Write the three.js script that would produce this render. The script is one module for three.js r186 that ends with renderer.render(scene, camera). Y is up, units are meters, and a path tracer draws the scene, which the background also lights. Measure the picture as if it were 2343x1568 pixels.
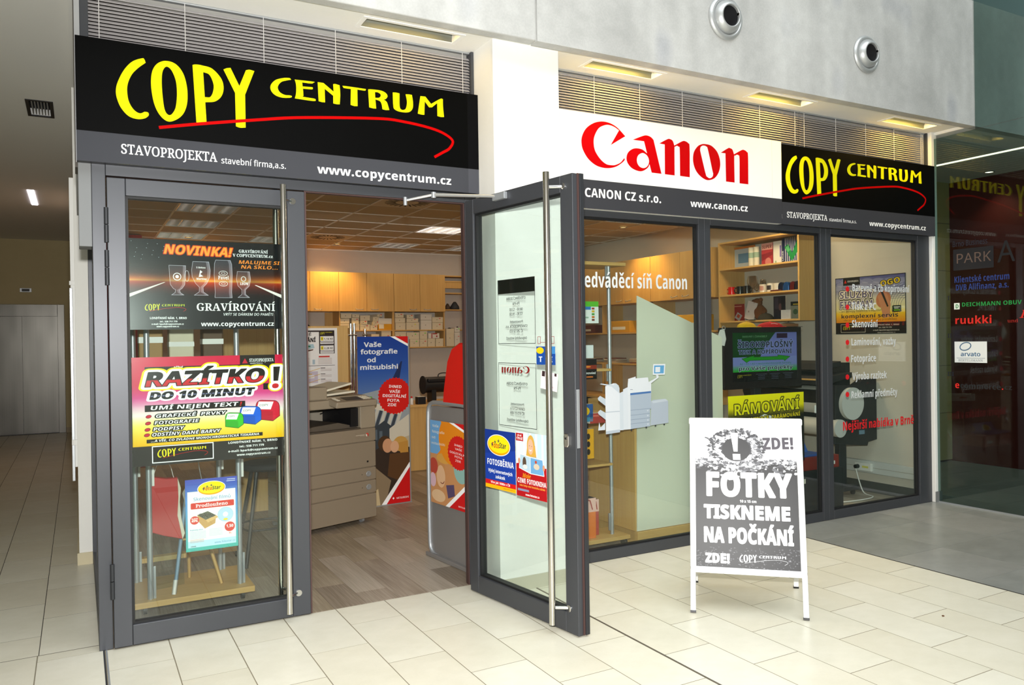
import * as THREE from 'three';
import { RoundedBoxGeometry } from 'three/addons/geometries/RoundedBoxGeometry.js';
import { TextGeometry } from 'three/addons/geometries/TextGeometry.js';
import { FontLoader } from 'three/addons/loaders/FontLoader.js';
import { mergeGeometries } from 'three/addons/utils/BufferGeometryUtils.js';
import { RectAreaLightUniformsLib } from 'three/addons/lights/RectAreaLightUniformsLib.js';

// ---------------------------------------------------------------- camera, light, exposure
const scene = new THREE.Scene();
const renderer = new THREE.WebGLRenderer({ antialias: true });
renderer.toneMapping = THREE.LinearToneMapping;
renderer.toneMappingExposure = 1.08;
renderer.shadowMap.enabled = true;
RectAreaLightUniformsLib.init();
const camera = new THREE.PerspectiveCamera(46.81, 2343 / 1568, 0.05, 100);
camera.position.set(0, 1.58, 4.61);
camera.rotation.set(-0.00416, -0.50126, -0.01519, 'YXZ');
camera.updateMatrixWorld(true);
scene.background = new THREE.Color(0.80, 0.86, 0.92);          // overcast sky over the glass roof of the atrium

// daylight entering through the glass roof of the atrium
const daylight = new THREE.RectAreaLight(new THREE.Color(0.94, 0.98, 1.0), 2.6, 9, 7);
daylight.position.set(2.5, 8.3, 5.2); daylight.rotation.x = -Math.PI / 2; daylight.name = 'skylight_daylight'; scene.add(daylight);
// the photographer's flash, mounted some 20 cm above the lens
const flash = new THREE.SpotLight(new THREE.Color(1.0, 0.985, 0.95), 88, 0, 1.0, 0.75, 2);
flash.position.set(0.0, 1.81, 4.60); flash.target.position.set(3.0, 1.45, 0); flash.castShadow = true; flash.shadow.radius = 2.2; flash.name = 'camera_flash_light';
scene.add(flash, flash.target);

// ---------------------------------------------------------------- helpers
const V = (x, y, z) => new THREE.Vector3(x, y, z);
const FPX = 784 / Math.tan((46.81 / 2) * Math.PI / 180);
const ray = (px, py) => V((px - 1171.5) / FPX, -(py - 784) / FPX, -1).applyMatrix3(new THREE.Matrix3().setFromMatrix4(camera.matrixWorld));
const onPlane = (axis) => (px, py, v) => { const d = ray(px, py); return camera.position.clone().addScaledVector(d, (v - camera.position[axis]) / d[axis]); };
const atX = onPlane('x'), atY = onPlane('y'), atZ = onPlane('z');   // a photo pixel carried onto the plane it lies on
let seed = 20240;
const rnd = () => { seed = (seed * 1664525 + 1013904223) >>> 0; return seed / 4294967296; };
const rr = (a, b) => a + (b - a) * rnd();
const C = (h) => new THREE.Color(h);
const used = {};
function numbered(n) { const k = used[n] = (used[n] ?? -1) + 1; return k ? n + '_' + String(k).padStart(3, '0') : n; }
function shade(o) { o.traverse((m) => { if (m.isMesh) { m.castShadow = true; m.receiveShadow = true; } }); return o; }
function M(parent, name, geo, mat, pos, rot) {
  const m = new THREE.Mesh(geo, mat); m.name = name; m.castShadow = m.receiveShadow = true;
  if (pos) m.position.set(...pos); if (rot) m.rotation.set(...rot);
  parent.add(m); return m;
}
function thing(name, label, category, pos = [0, 0, 0], turn = 0, group) {
  const g = new THREE.Group(); g.name = numbered(name); g.position.set(...pos); g.rotation.y = turn;
  g.userData = { label, category }; if (group) g.userData.group = group; scene.add(g); return g;
}
function one(name, label, category, geo, mat, pos, rot, group) {
  const m = M(scene, numbered(name), geo, mat, pos, rot); m.userData = { label, category }; if (group) m.userData.group = group; return m;
}
function struct(name, label, category, pos = [0, 0, 0], turn = 0) { const g = thing(name, label, category, pos, turn); g.userData.kind = 'structure'; return g; }
function structMesh(name, label, category, geo, mat) { const m = one(name, label, category, geo, mat); m.userData.kind = 'structure'; return m; }
// uv in metres from the dominant normal
function boxUV(g, swap) {
  const p = g.attributes.position, n = g.attributes.normal, uv = new Float32Array(p.count * 2);
  for (let i = 0; i < p.count; i++) {
    const ax = Math.abs(n.getX(i)), ay = Math.abs(n.getY(i)), az = Math.abs(n.getZ(i)), x = p.getX(i), y = p.getY(i), z = p.getZ(i);
    let u, v; if (ay > ax && ay > az) { u = x; v = z; } else if (ax > az) { u = z; v = y; } else { u = x; v = y; }
    uv[2 * i] = swap ? v : u; uv[2 * i + 1] = swap ? u : v;
  }
  g.setAttribute('uv', new THREE.BufferAttribute(uv, 2)); return g;
}
function B(x0, x1, y0, y1, z0, z1, bev = 0, swap = false) {
  const w = x1 - x0, h = y1 - y0, d = z1 - z0;
  let g;
  if (bev > 0) { bev = Math.min(bev, w * 0.45, h * 0.45, d * 0.45); g = new RoundedBoxGeometry(w, h, d, 1, bev); } else g = new THREE.BoxGeometry(w, h, d);
  g.translate((x0 + x1) / 2, (y0 + y1) / 2, (z0 + z1) / 2); return boxUV(g, swap);
}
function cyl(a, b, r, r2 = r, seg = 14) {
  const A = V(...a), D = V(...b).sub(A), g = new THREE.CylinderGeometry(r2, r, D.length(), seg);
  g.translate(0, D.length() / 2, 0);
  g.applyQuaternion(new THREE.Quaternion().setFromUnitVectors(V(0, 1, 0), D.clone().normalize())); g.translate(A.x, A.y, A.z); return g;
}
function tube(pts, r, seg = 24, rad = 8) { return new THREE.TubeGeometry(new THREE.CatmullRomCurve3(pts.map((p) => V(...p))), seg, r, rad); }
const merge = (l) => mergeGeometries(l.map((g) => { const h = g.index ? g.toNonIndexed() : g; for (const k of Object.keys(h.attributes)) if (!['position', 'normal', 'uv'].includes(k)) h.deleteAttribute(k); return h; }));
function lathe(pts, seg = 28) { return new THREE.LatheGeometry(pts.map((p) => new THREE.Vector2(p[0], p[1])), seg); }
function ext(pts, d, bev = 0) {
  const s = new THREE.Shape(pts.map((p) => new THREE.Vector2(p[0], p[1])));
  return boxUV(new THREE.ExtrudeGeometry(s, { depth: d, bevelEnabled: bev > 0, bevelSize: bev, bevelThickness: bev, bevelSegments: 1, curveSegments: 6 }));
}
// a thin sheet (poster, film) w wide, h high, t thick; the front face looks along +z
function sheet(w, h, t = 0.0015) { return new THREE.BoxGeometry(w, h, t); }

// ---------------------------------------------------------------- textures
function noise2(w, h, cells, sd) {      // tiling value noise
  let s = sd; const r = () => { s = (s * 1664525 + 1013904223) >>> 0; return s / 4294967296; };
  const [cx, cy] = cells, g = Float32Array.from({ length: cx * cy }, r), o = new Float32Array(w * h);
  for (let y = 0; y < h; y++) for (let x = 0; x < w; x++) {
    const fx = x / w * cx, fy = y / h * cy, ix = Math.floor(fx), iy = Math.floor(fy); let tx = fx - ix, ty = fy - iy; tx = tx * tx * (3 - 2 * tx); ty = ty * ty * (3 - 2 * ty);
    const a = g[iy % cy * cx + ix % cx], b = g[iy % cy * cx + (ix + 1) % cx], c = g[(iy + 1) % cy * cx + ix % cx], d = g[(iy + 1) % cy * cx + (ix + 1) % cx];
    o[y * w + x] = (a + (b - a) * tx) * (1 - ty) + (c + (d - c) * tx) * ty;
  }
  return o;
}
function dataTex(w, h, fn, size, srgb = true) {   // fn(i, x, y) -> [r, g, b] 0..1 as displayed colour; size = metres covered
  const d = new Uint8Array(w * h * 4);
  for (let y = 0; y < h; y++) for (let x = 0; x < w; x++) { const i = y * w + x, c = fn(i, x, y); for (let k = 0; k < 3; k++) d[i * 4 + k] = Math.max(0, Math.min(255, c[k] * 255)); d[i * 4 + 3] = 255; }
  const t = new THREE.DataTexture(d, w, h); t.magFilter = THREE.LinearFilter; t.wrapS = t.wrapT = THREE.RepeatWrapping; t.repeat.set(1 / size[0], 1 / size[1]);
  if (srgb) t.colorSpace = THREE.SRGBColorSpace; t.needsUpdate = true; return t;
}
const hex = (h) => [1, 3, 5].map((i) => parseInt(h.slice(i, i + 2), 16) / 255);
function woodTex(base, dark, sd, amp = 1) {
  const w = 256, h = 512, a = noise2(w, h, [64, 4], sd), b = noise2(w, h, [128, 10], sd + 3), c = noise2(w, h, [5, 2], sd + 7), p = hex(base), q = hex(dark);
  return dataTex(w, h, (i) => { const t = Math.min(1, Math.max(0, amp * (0.5 * a[i] + 0.35 * b[i] + 0.35 * c[i] - 0.25))); return p.map((v, k) => v + (q[k] - v) * t); }, [0.5, 1.4]);
}
function mottle(base, amp, size, sd, tint = [1, 1, 1]) {
  const w = 512, a = noise2(w, w, [5, 7], sd), b = noise2(w, w, [17, 23], sd + 1), c = noise2(w, w, [90, 90], sd + 2), d = noise2(w, w, [300, 300], sd + 5), p = hex(base);
  return dataTex(w, w, (i) => { const t = (0.45 * a[i] + 0.3 * b[i] + 0.15 * c[i] + 0.1 * d[i] - 0.5) * amp; return p.map((v, k) => v + t * tint[k]); }, [size, size]);
}
const std = (o) => new THREE.MeshStandardMaterial(o);
const phys = (o) => new THREE.MeshPhysicalMaterial(o);

// materials
const mat = {
  white: std({ color: C('#eeeeec'), roughness: 0.65 }),
  wallWhite: std({ map: mottle('#ecebe6', 0.02, 1.5, 11), roughness: 0.85 }),
  wallGrey: std({ map: mottle('#cfc6ba', 0.03, 1.5, 12), roughness: 0.85 }),
  wallCorr: std({ map: mottle('#c9ba90', 0.03, 1.5, 13), roughness: 0.85 }),
  ceilWhite: std({ color: C('#e6e5e1'), roughness: 0.9 }),
  alu: std({ color: C('#46484d'), roughness: 0.42, metalness: 0.35 }),
  aluDark: std({ color: C('#303236'), roughness: 0.45, metalness: 0.3 }),
  gasket: std({ color: C('#121315'), roughness: 0.6 }),
  seal: std({ color: C('#47302d'), roughness: 0.7 }),
  steel: std({ color: C('#d6d3cc'), roughness: 0.2, metalness: 1 }),
  chrome: std({ color: C('#dcdcdc'), roughness: 0.1, metalness: 1 }),
  brushed: std({ color: C('#b9b8b4'), roughness: 0.3, metalness: 1, map: null }),
  nozzle: std({ color: C('#c4c6c6'), roughness: 0.38, metalness: 0.55 }),
  silver: std({ color: C('#b4b8bc'), roughness: 0.4, metalness: 0.6 }),
  black: std({ color: C('#141417'), roughness: 0.45 }),
  blackMatt: std({ color: C('#1b1b1e'), roughness: 0.8 }),
  red: std({ color: C('#d41212'), roughness: 0.35 }),
  redWall: std({ color: C('#a8322e'), roughness: 0.8 }),
  plasticWhite: std({ color: C('#e9e8e2'), roughness: 0.45 }),
  plasticGrey: std({ color: C('#a89f8f'), roughness: 0.5 }),
  beech: std({ map: woodTex('#d6ae6a', '#c69a58', 31), roughness: 0.5 }),
  glass: phys({ color: C('#f3f8f6'), roughness: 0, metalness: 0, transmission: 1, thickness: 0, ior: 1.5 }),
  glassTint: phys({ color: new THREE.Color(0.62, 0.72, 0.70), roughness: 0, transmission: 1, thickness: 0, ior: 1.5 }),
  frost: phys({ color: C('#eeefdd'), roughness: 0.8, transmission: 0.28, thickness: 0, ior: 1.45 }),
  concrete: std({ map: null, roughness: 0.9 }),
  yellow: std({ color: C('#e8b400'), roughness: 0.7 }),
  vinylWhite: std({ color: C('#d2d6d6'), roughness: 0.6 }),
  vinylRed: std({ color: C('#d8121c'), roughness: 0.6 }),
  boxCream: std({ color: C('#d9ccae'), roughness: 0.8 }),
  boxWhite: std({ color: C('#d8d2c4'), roughness: 0.8 }),
  paper: std({ color: C('#e6e0cc'), roughness: 0.8 }),
};
{ // concrete with formwork blotches, brushed steel
  const w = 1024, a = noise2(w, w, [3, 4], 71), b = noise2(w, w, [11, 9], 72), c = noise2(w, w, [60, 60], 73), d = noise2(w, w, [400, 400], 74), e = noise2(w, w, [40, 5], 75);
  mat.concrete.map = dataTex(w, w, (i) => { const v = 0.73 + 0.07 * (a[i] - 0.5) + 0.08 * (b[i] - 0.5) + 0.035 * (c[i] - 0.5) + 0.03 * (d[i] - 0.5) + 0.05 * (e[i] - 0.5); const k = Math.max(0, b[i] - 0.78) * 0.45; return [v - k, v - k * 0.95, v * 0.985 - k * 0.7]; }, [3.2, 3.2]);
  mat.concrete.bumpMap = mat.concrete.map; mat.concrete.bumpScale = 0.002;
  const f = noise2(512, 512, [256, 3], 81), g = noise2(512, 512, [6, 5], 82);
  mat.brushed.map = dataTex(512, 512, (i) => { const v = 0.5 + 0.035 * (f[i] - 0.5) + 0.06 * (g[i] - 0.5); return [v, v * 0.985, v * 0.96]; }, [0.6, 2]);
}
function canvasTex(w, h, draw) {
  const cv = document.createElement('canvas'); cv.width = w; cv.height = h; const c = cv.getContext('2d'); draw(c, w, h);
  const t = new THREE.CanvasTexture(cv); t.colorSpace = THREE.SRGBColorSpace; t.anisotropy = 8; return t;
}
const printMat = (w, h, draw, rough = 0.5, extra = {}) => phys({ map: canvasTex(w, h, draw), roughness: rough, specularIntensity: 0.6, ...extra });
const filmMat = (w, h, draw) => std({ map: canvasTex(w, h, draw), roughness: 0.6, transparent: true, alphaTest: 0.5, side: THREE.DoubleSide });
// text with its left end at x, baseline y, width w, capital height h
function txt(c, s, x, y, w, h, o = {}) {
  c.save(); c.translate(x, y); if (o.rot) c.rotate(o.rot); if (o.sk) c.transform(1, 0, -o.sk, 1, 0, 0);
  const fs = h / 0.714; c.font = `${o.f ?? 'bold '}${fs}px ${o.fam ?? 'sans-serif'}`; const k = w ? w / c.measureText(s).width : 1; c.scale(k, 1); c.lineJoin = 'round';
  for (const [col, lw] of o.st ?? []) { c.strokeStyle = col; c.lineWidth = lw; c.strokeText(s, 0, 0); }
  c.fillStyle = o.col ?? '#fff'; c.fillText(s, 0, 0); if (o.bold) { c.strokeStyle = o.col ?? '#fff'; c.lineWidth = o.bold; c.strokeText(s, 0, 0); } c.restore();
}
const fr = (c, col, x, y, w, h) => { c.fillStyle = col; c.fillRect(x, y, w, h); };
function grad(c, x0, y0, x1, y1, stops) { const g = c.createLinearGradient(x0, y0, x1, y1); stops.forEach(([t, k]) => g.addColorStop(t, k)); return g; }
function poly(c, pts, col, line, lw) { c.beginPath(); pts.forEach((p, i) => i ? c.lineTo(p[0], p[1]) : c.moveTo(p[0], p[1])); c.closePath(); if (col) { c.fillStyle = col; c.fill(); } if (line) { c.strokeStyle = line; c.lineWidth = lw; c.stroke(); } }
function ell(c, x, y, a, b, col, line, lw, rot = 0) { c.beginPath(); c.ellipse(x, y, a, b, rot, 0, 7); if (col) { c.fillStyle = col; c.fill(); } if (line) { c.strokeStyle = line; c.lineWidth = lw; c.stroke(); } }
const COPY_WORD=[[0.325,0.092,1,0.319,0.075,0,0.307,0.071,0,0.26,0.096,0,0.22,0.147,0,0.19,0.215,0,0.182,0.261,0,0.188,0.302,0,0.206,0.345,0,0.239,0.381,0,0.279,0.392,0,0.316,0.384,0,0.335,0.366,0,0.332,0.351,0,0.316,0.349,1,0.293,0.36,0,0.266,0.346,0,0.243,0.307,0,0.235,0.255,0,0.24,0.209,0,0.26,0.161,0,0.29,0.124,0],[0.42,0.067,0,0.47,0.076,0,0.508,0.123,0,0.526,0.203,0,0.522,0.29,0,0.493,0.352,0,0.437,0.387,0,0.395,0.366,0,0.364,0.308,0,0.349,0.218,0,0.353,0.141,0,0.377,0.091,0],[0.424,0.098,0,0.406,0.126,0,0.401,0.18,0,0.404,0.257,0,0.413,0.326,0,0.43,0.351,0,0.449,0.343,0,0.467,0.304,0,0.474,0.233,0,0.469,0.164,0,0.448,0.112,0],[0.554,0.068,1,0.57,0.063,0,0.602,0.063,0,0.654,0.073,0,0.698,0.117,0,0.712,0.164,0,0.702,0.213,0,0.668,0.249,0,0.616,0.261,1,0.621,0.37,1,0.569,0.378,1],[0.608,0.099,1,0.614,0.233,1,0.642,0.228,0,0.657,0.195,0,0.659,0.155,0,0.639,0.109,0],[0.712,0.069,1,0.729,0.059,0,0.75,0.054,1,0.795,0.147,1,0.831,0.055,1,0.851,0.049,0,0.877,0.053,1,0.825,0.192,1,0.825,0.374,1,0.796,0.378,0,0.773,0.373,1,0.771,0.189,1]];
const CENTRUM_WORD=[[1.08,0.072,1,1.07,0.064,0,1.037,0.068,0,0.995,0.084,0,0.97,0.109,0,0.962,0.132,0,0.969,0.155,0,0.99,0.173,0,1.023,0.181,0,1.061,0.178,0,1.08,0.172,0,1.081,0.164,0,1.07,0.162,1,1.042,0.163,0,1.016,0.152,0,1.004,0.131,0,1.009,0.111,0,1.026,0.092,0,1.052,0.081,0],[1.099,0.068,1,1.206,0.065,0,1.207,0.071,0,1.193,0.078,0,1.142,0.079,1,1.144,0.101,1,1.196,0.098,0,1.203,0.102,0,1.196,0.111,0,1.146,0.114,1,1.148,0.155,1,1.147,0.16,0,1.208,0.162,0,1.218,0.168,0,1.205,0.177,0,1.098,0.176,1,1.105,0.148,0,1.107,0.113,0,1.105,0.089,0],[1.231,0.064,1,1.265,0.064,1,1.324,0.106,1,1.322,0.063,1,1.335,0.06,0,1.361,0.064,1,1.364,0.116,0,1.36,0.176,1,1.34,0.178,0,1.321,0.176,1,1.321,0.131,1,1.272,0.098,1,1.273,0.176,1,1.255,0.177,0,1.235,0.174,1],[1.381,0.071,1,1.388,0.064,0,1.51,0.064,0,1.519,0.069,0,1.513,0.075,0,1.468,0.075,1,1.468,0.173,1,1.447,0.175,0,1.425,0.171,1,1.428,0.077,1,1.388,0.077,0],[1.534,0.064,1,1.553,0.061,0,1.612,0.06,0,1.644,0.07,0,1.656,0.088,0,1.646,0.106,0,1.633,0.112,1,1.652,0.127,0,1.666,0.171,1,1.644,0.174,0,1.622,0.172,1,1.617,0.142,0,1.606,0.125,0,1.579,0.119,1,1.583,0.173,1,1.563,0.174,0,1.539,0.171,1],[1.577,0.075,1,1.578,0.108,1,1.601,0.105,0,1.612,0.093,0,1.609,0.081,0,1.593,0.074,0],[1.689,0.061,1,1.709,0.059,0,1.733,0.061,1,1.733,0.139,0,1.742,0.157,0,1.759,0.158,0,1.773,0.145,0,1.78,0.107,0,1.772,0.061,1,1.793,0.059,0,1.814,0.06,1,1.82,0.102,0,1.818,0.139,0,1.801,0.163,0,1.77,0.173,0,1.726,0.172,0,1.698,0.161,0,1.691,0.138,0],[1.869,0.059,1,1.903,0.058,1,1.94,0.098,1,2.002,0.059,0,2.021,0.058,1,2.021,0.105,0,2.027,0.17,1,2.005,0.172,0,1.981,0.169,1,1.981,0.089,1,1.946,0.119,1,1.926,0.122,1,1.898,0.089,1,1.894,0.172,1,1.872,0.173,0,1.85,0.17,1]];
const SWOOSH=[[0.383,0.424],[0.601,0.378],[0.889,0.323],[1.14,0.28],[1.591,0.231],[1.762,0.231],[1.924,0.248],[2.021,0.272],[2.083,0.312],[2.061,0.362],[2.012,0.394],[1.957,0.427]];
const CANON_WORD=[[0.566,0.128,1,0.498,0.075,0,0.429,0.049,0,0.36,0.047,0,0.292,0.067,0,0.23,0.111,0,0.196,0.168,0,0.19,0.218,0,0.204,0.267,0,0.247,0.323,0,0.314,0.362,0,0.395,0.372,0,0.472,0.357,0,0.529,0.325,0,0.559,0.299,1,0.555,0.285,1,0.522,0.32,0,0.479,0.341,0,0.444,0.347,0,0.396,0.343,0,0.348,0.314,0,0.305,0.262,0,0.292,0.207,0,0.3,0.156,0,0.335,0.099,0,0.38,0.073,0,0.422,0.064,0,0.47,0.072,0,0.512,0.092,1,0.438,0.204,1],[0.633,0.146,1,0.726,0.108,0,0.762,0.101,0,0.795,0.108,0,0.821,0.128,0,0.828,0.151,0,0.891,0.369,1,0.8,0.368,1,0.781,0.308,1,0.765,0.335,0,0.721,0.362,0,0.678,0.367,0,0.62,0.351,0,0.585,0.32,0,0.574,0.284,0,0.587,0.245,0,0.623,0.216,0,0.666,0.204,0,0.717,0.208,0,0.76,0.232,1,0.734,0.146,1],[0.716,0.233,0,0.683,0.25,0,0.668,0.277,0,0.67,0.309,0,0.689,0.333,0,0.721,0.342,0,0.751,0.333,0,0.771,0.311,0,0.777,0.284,0,0.767,0.256,0,0.745,0.238,0],[0.875,0.147,1,0.948,0.109,0,0.975,0.104,0,1.001,0.115,0,1.016,0.148,1,1.093,0.108,0,1.124,0.105,0,1.151,0.117,0,1.163,0.146,0,1.161,0.371,1,1.067,0.369,1,1.067,0.173,0,1.058,0.153,0,1.04,0.147,0,1.022,0.157,0,1.017,0.172,0,1.015,0.37,1,0.923,0.369,1,0.925,0.149,1],[1.318,0.105,0,1.378,0.111,0,1.434,0.148,0,1.462,0.201,0,1.467,0.256,0,1.448,0.313,0,1.406,0.358,0,1.349,0.377,0,1.301,0.371,0,1.246,0.34,0,1.211,0.297,0,1.195,0.239,0,1.205,0.177,0,1.242,0.131,0,1.278,0.112,0],[1.297,0.118,0,1.273,0.131,0,1.267,0.153,0,1.272,0.177,0,1.318,0.33,0,1.333,0.353,0,1.359,0.362,0,1.386,0.349,0,1.394,0.324,0,1.387,0.3,0,1.345,0.145,0,1.329,0.122,0],[1.475,0.155,1,1.55,0.113,0,1.571,0.11,0,1.596,0.119,0,1.612,0.154,1,1.693,0.113,0,1.723,0.11,0,1.749,0.122,0,1.761,0.153,0,1.76,0.376,1,1.667,0.375,1,1.669,0.181,0,1.659,0.157,0,1.642,0.154,0,1.622,0.164,0,1.614,0.18,0,1.614,0.374,1,1.525,0.373,1,1.523,0.155,1]];
// contours: x, y, corner flag triples in metres; smooth between corners
function contour(c, a, sx, sy, ox, oy) {
  const n = a.length / 3, P = (i) => { i = (i + n) % n; return [ox + a[i * 3] * sx, oy + a[i * 3 + 1] * sy]; }, K = (i) => a[((i + n) % n) * 3 + 2];
  c.moveTo(...P(0));
  for (let i = 0; i < n; i++) {
    const p0 = P(i - 1), p1 = P(i), p2 = P(i + 1), p3 = P(i + 2), t1 = K(i) ? [(p2[0] - p1[0]) / 3, (p2[1] - p1[1]) / 3] : [(p2[0] - p0[0]) / 6, (p2[1] - p0[1]) / 6], t2 = K(i + 1) ? [(p2[0] - p1[0]) / 3, (p2[1] - p1[1]) / 3] : [(p3[0] - p1[0]) / 6, (p3[1] - p1[1]) / 6];
    c.bezierCurveTo(p1[0] + t1[0], p1[1] + t1[1], p2[0] - t2[0], p2[1] - t2[1], p2[0], p2[1]);
  }
  c.closePath();
}
function word(c, list, col, sx, sy, ox, oy) { c.beginPath(); for (const a of list) contour(c, a, sx, sy, ox, oy); c.fillStyle = col; c.fill('evenodd'); }
// the shop logo; its own box is 0.18..2.12 wide, 0.05..0.42 high
function copyLogo(c, x, y, w, o = {}) {
  const s = w / 1.94, sy = s * (o.ky ?? 1), ox = x - 0.18 * s, oy = y - 0.05 * sy, yel = o.yel ?? '#ebe70a', red = o.red ?? '#bd0000';
  word(c, COPY_WORD, yel, s, sy, ox, oy); word(c, CENTRUM_WORD, o.yel2 ?? yel, s, sy, ox, oy);
  if (red !== 'none') {
    c.beginPath(); const p = SWOOSH.map(([u, v]) => [ox + u * s, oy + v * sy]); c.moveTo(...p[0]);
    for (let i = 0; i < p.length - 1; i++) { const a = p[Math.max(0, i - 1)], b = p[i], d = p[i + 1], e = p[Math.min(p.length - 1, i + 2)]; c.bezierCurveTo(b[0] + (d[0] - a[0]) / 6, b[1] + (d[1] - a[1]) / 6, d[0] - (e[0] - b[0]) / 6, d[1] - (e[1] - b[1]) / 6, d[0], d[1]); }
    c.strokeStyle = red; c.lineWidth = (o.lw ?? 0.017) * s; c.lineCap = 'butt'; c.stroke();
  }
}
function fotoStar(c, x, y, rx, ry, tilt = -0.06) {
  ell(c, x, y, rx, ry, '#fff', null, 0, tilt); ell(c, x, y, rx * 0.95, ry * 0.93, '#f4a800', null, 0, tilt); ell(c, x, y - ry * 0.08, rx * 0.9, ry * 0.82, '#fbe414', null, 0, tilt);
  txt(c, 'Foto', x - rx * 0.62, y + ry * 0.28, rx * 0.66, ry * 0.5, { col: '#c8281e', sk: 0.15, rot: tilt * 0.6 }); txt(c, 'Star', x + rx * 0.03, y + ry * 0.24, rx * 0.6, ry * 0.5, { col: '#2a2f38', sk: 0.15, rot: tilt * 0.6 });
  [[-0.66, -0.1], [-0.4, -0.35], [-0.1, -0.48]].forEach(([u, v]) => txt(c, '*', x + rx * u, y + ry * (v + 0.45), rx * 0.18, ry * 0.5, { col: '#3a4450' }));
}
// ================================================================ STRUCTURE
// ---- floors
{
  const tones = ['#dedac9', '#ddd8c6', '#e0dccc', '#dbd6c4'].map((h, k) => std({ map: mottle(h, 0.06, 0.9, 200 + k * 9, [1, 1, 1.15]), roughness: 0.34 }));
  const grout = std({ color: C('#857c68'), roughness: 0.95 }), groutDark = std({ color: C('#2e281e'), roughness: 0.9 });
  const fl = struct('floor', 'cream rectangular stone tiles laid in running bond in the arcade', 'floor');
  M(fl, 'grout_bed', merge([B(-6, 4.955, -0.12, -0.0004, 0, 13), B(-6, 0.09, -0.12, -0.0004, -0.1, 0)]), grout);
  const pw = 0.303, pl = 0.61, tg = B(-0.149, 0.149, -0.01, 0, -0.3025, 0.3025);
  for (let k = -10; k < 16; k++) {
    const x = 0.097 + (k + 0.5) * pw, off = (k % 2 + 2) % 2 === 0 ? 0.30 : 0.605;
    for (let j = -1; j < 8; j++) {
      let z0 = off + (j - 1) * pl, z1 = z0 + pl; const lim = k < 0 ? -0.098 : 0.0; if (z1 <= lim + 0.01) continue;
      if (z0 < lim) { M(fl, 'tile', B(x - 0.1486, x + 0.1486, -0.01, 0, lim + 0.002, z1 - 0.0013), tones[(k * 7 + j * 3 + 77) % 4]); continue; }
      const t = M(fl, 'tile', tg, tones[(k * 7 + j * 3 + 77) % 4], [x, 0, (z0 + z1) / 2]); if (rnd() < 0.5) t.rotation.y = Math.PI;
    }
  }
  // beyond what the picture shows the same stone goes on
  const rest = M(fl, 'paving_beyond', merge([B(-6, 4.955, -0.011, 0, 4.9, 13), B(-6, 0.097 - 10 * pw, -0.011, 0, 0, 4.9)]), tones[0]);
  rest.userData.kind = 'stuff';
  const cf = struct('floor', 'cream tiles running down the lift corridor', 'floor');
  M(cf, 'grout_bed', B(-2.3, 0.09, -0.12, -0.0004, -12.1, -0.1), groutDark);
  const cg = B(-0.1472, 0.1472, -0.01, 0, -0.3076, 0.3076);
  for (let k = 0; k < 6; k++) for (let j = 0; j < 20; j++) {
    const x = 0.097 - (k + 0.5) * 0.2985, top = -0.104 - j * 0.62 + (k % 2 ? 0.31 : 0), z1 = Math.min(-0.104, top), z0 = Math.max(-12.0, top - 0.616); if (z1 - z0 < 0.05) continue;
    const m = tones[(k * 5 + j * 3) % 4];
    if (z1 - z0 > 0.61) M(cf, 'tile', cg, m, [x, 0, (z0 + z1) / 2]); else M(cf, 'tile', B(x - 0.1475, x + 0.1475, -0.01, 0, z0, z1), m);
  }
  M(cf, 'paving_beyond', B(-2.3, 0.097 - 6 * 0.2985 - 0.004, -0.011, 0, -12.0, -0.11), tones[1]).userData.kind = 'stuff';
  // grey stone by the lobby
  const gt = ['#8f918d', '#8a8c88', '#949591'].map((h, k) => std({ map: mottle(h, 0.09, 0.7, 260 + k * 9), roughness: 0.3 }));
  const gf = struct('floor', 'grey square stone tiles running from the shop window into the glazed lobby', 'floor');
  M(gf, 'grout_bed', B(4.955, 9.6, -0.12, -0.0025, -1.4, 13), std({ color: C('#7a7c78'), roughness: 0.9 }));
  const gg = B(-0.2988, 0.2988, -0.01, 0, -0.2988, 0.2988);
  for (let i = 0; i < 7; i++) for (let j = -3; j < 9; j++) {
    const x0 = 4.959 + i * 0.6, z0 = -0.185 + j * 0.6; if (i < 4 && z0 + 0.6 < 0.05) continue;
    if (i < 4 && z0 < 0) M(gf, 'tile', B(x0 + 0.001, x0 + 0.599, -0.01, 0, 0.0, z0 + 0.599), gt[(i + j + 6) % 3]);
    else M(gf, 'tile', gg, gt[(i * 2 + j + 6) % 3], [x0 + 0.3, 0, z0 + 0.3]);
  }
  M(gf, 'paving_beyond', merge([B(4.955, 9.6, -0.011, -0.001, 5.215, 13), B(9.16, 9.6, -0.011, -0.001, -1.4, 5.2)]), gt[0]).userData.kind = 'stuff';
  // movement joints
  const tm = std({ color: C('#6b6458'), roughness: 0.5, metalness: 0.4 });
  const j1 = struct('trim_1', 'double metal movement joint strip in the floor at the left door post', 'joint strip');
  M(j1, 'strip', B(0.088, 0.096, -0.01, 0.0015, 0.0, 6), mat.aluDark); M(j1, 'strip', B(0.1, 0.108, -0.01, 0.0015, 0.0, 6), mat.silver);
  const j2 = struct('trim_2', 'metal movement joint strip in the floor in front of the white pillar', 'joint strip');
  M(j2, 'strip', B(2.521, 2.531, -0.01, 0.0012, 0.27, 6), tm);
  const j3 = struct('trim_3', 'thin dark strip between the cream and the grey floor', 'joint strip');
  M(j3, 'strip', B(4.947, 4.955, -0.01, 0.001, 0.0, 6), mat.gasket);
  // shop floor, wood look planks
  const sf = struct('floor', 'greyish brown wood look planks inside the copy shop', 'floor');
  M(sf, 'screed', B(0.1, 7.0, -0.12, -0.0025, -7.4, -0.005), std({ color: C('#4b4339'), roughness: 0.9 }));
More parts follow.
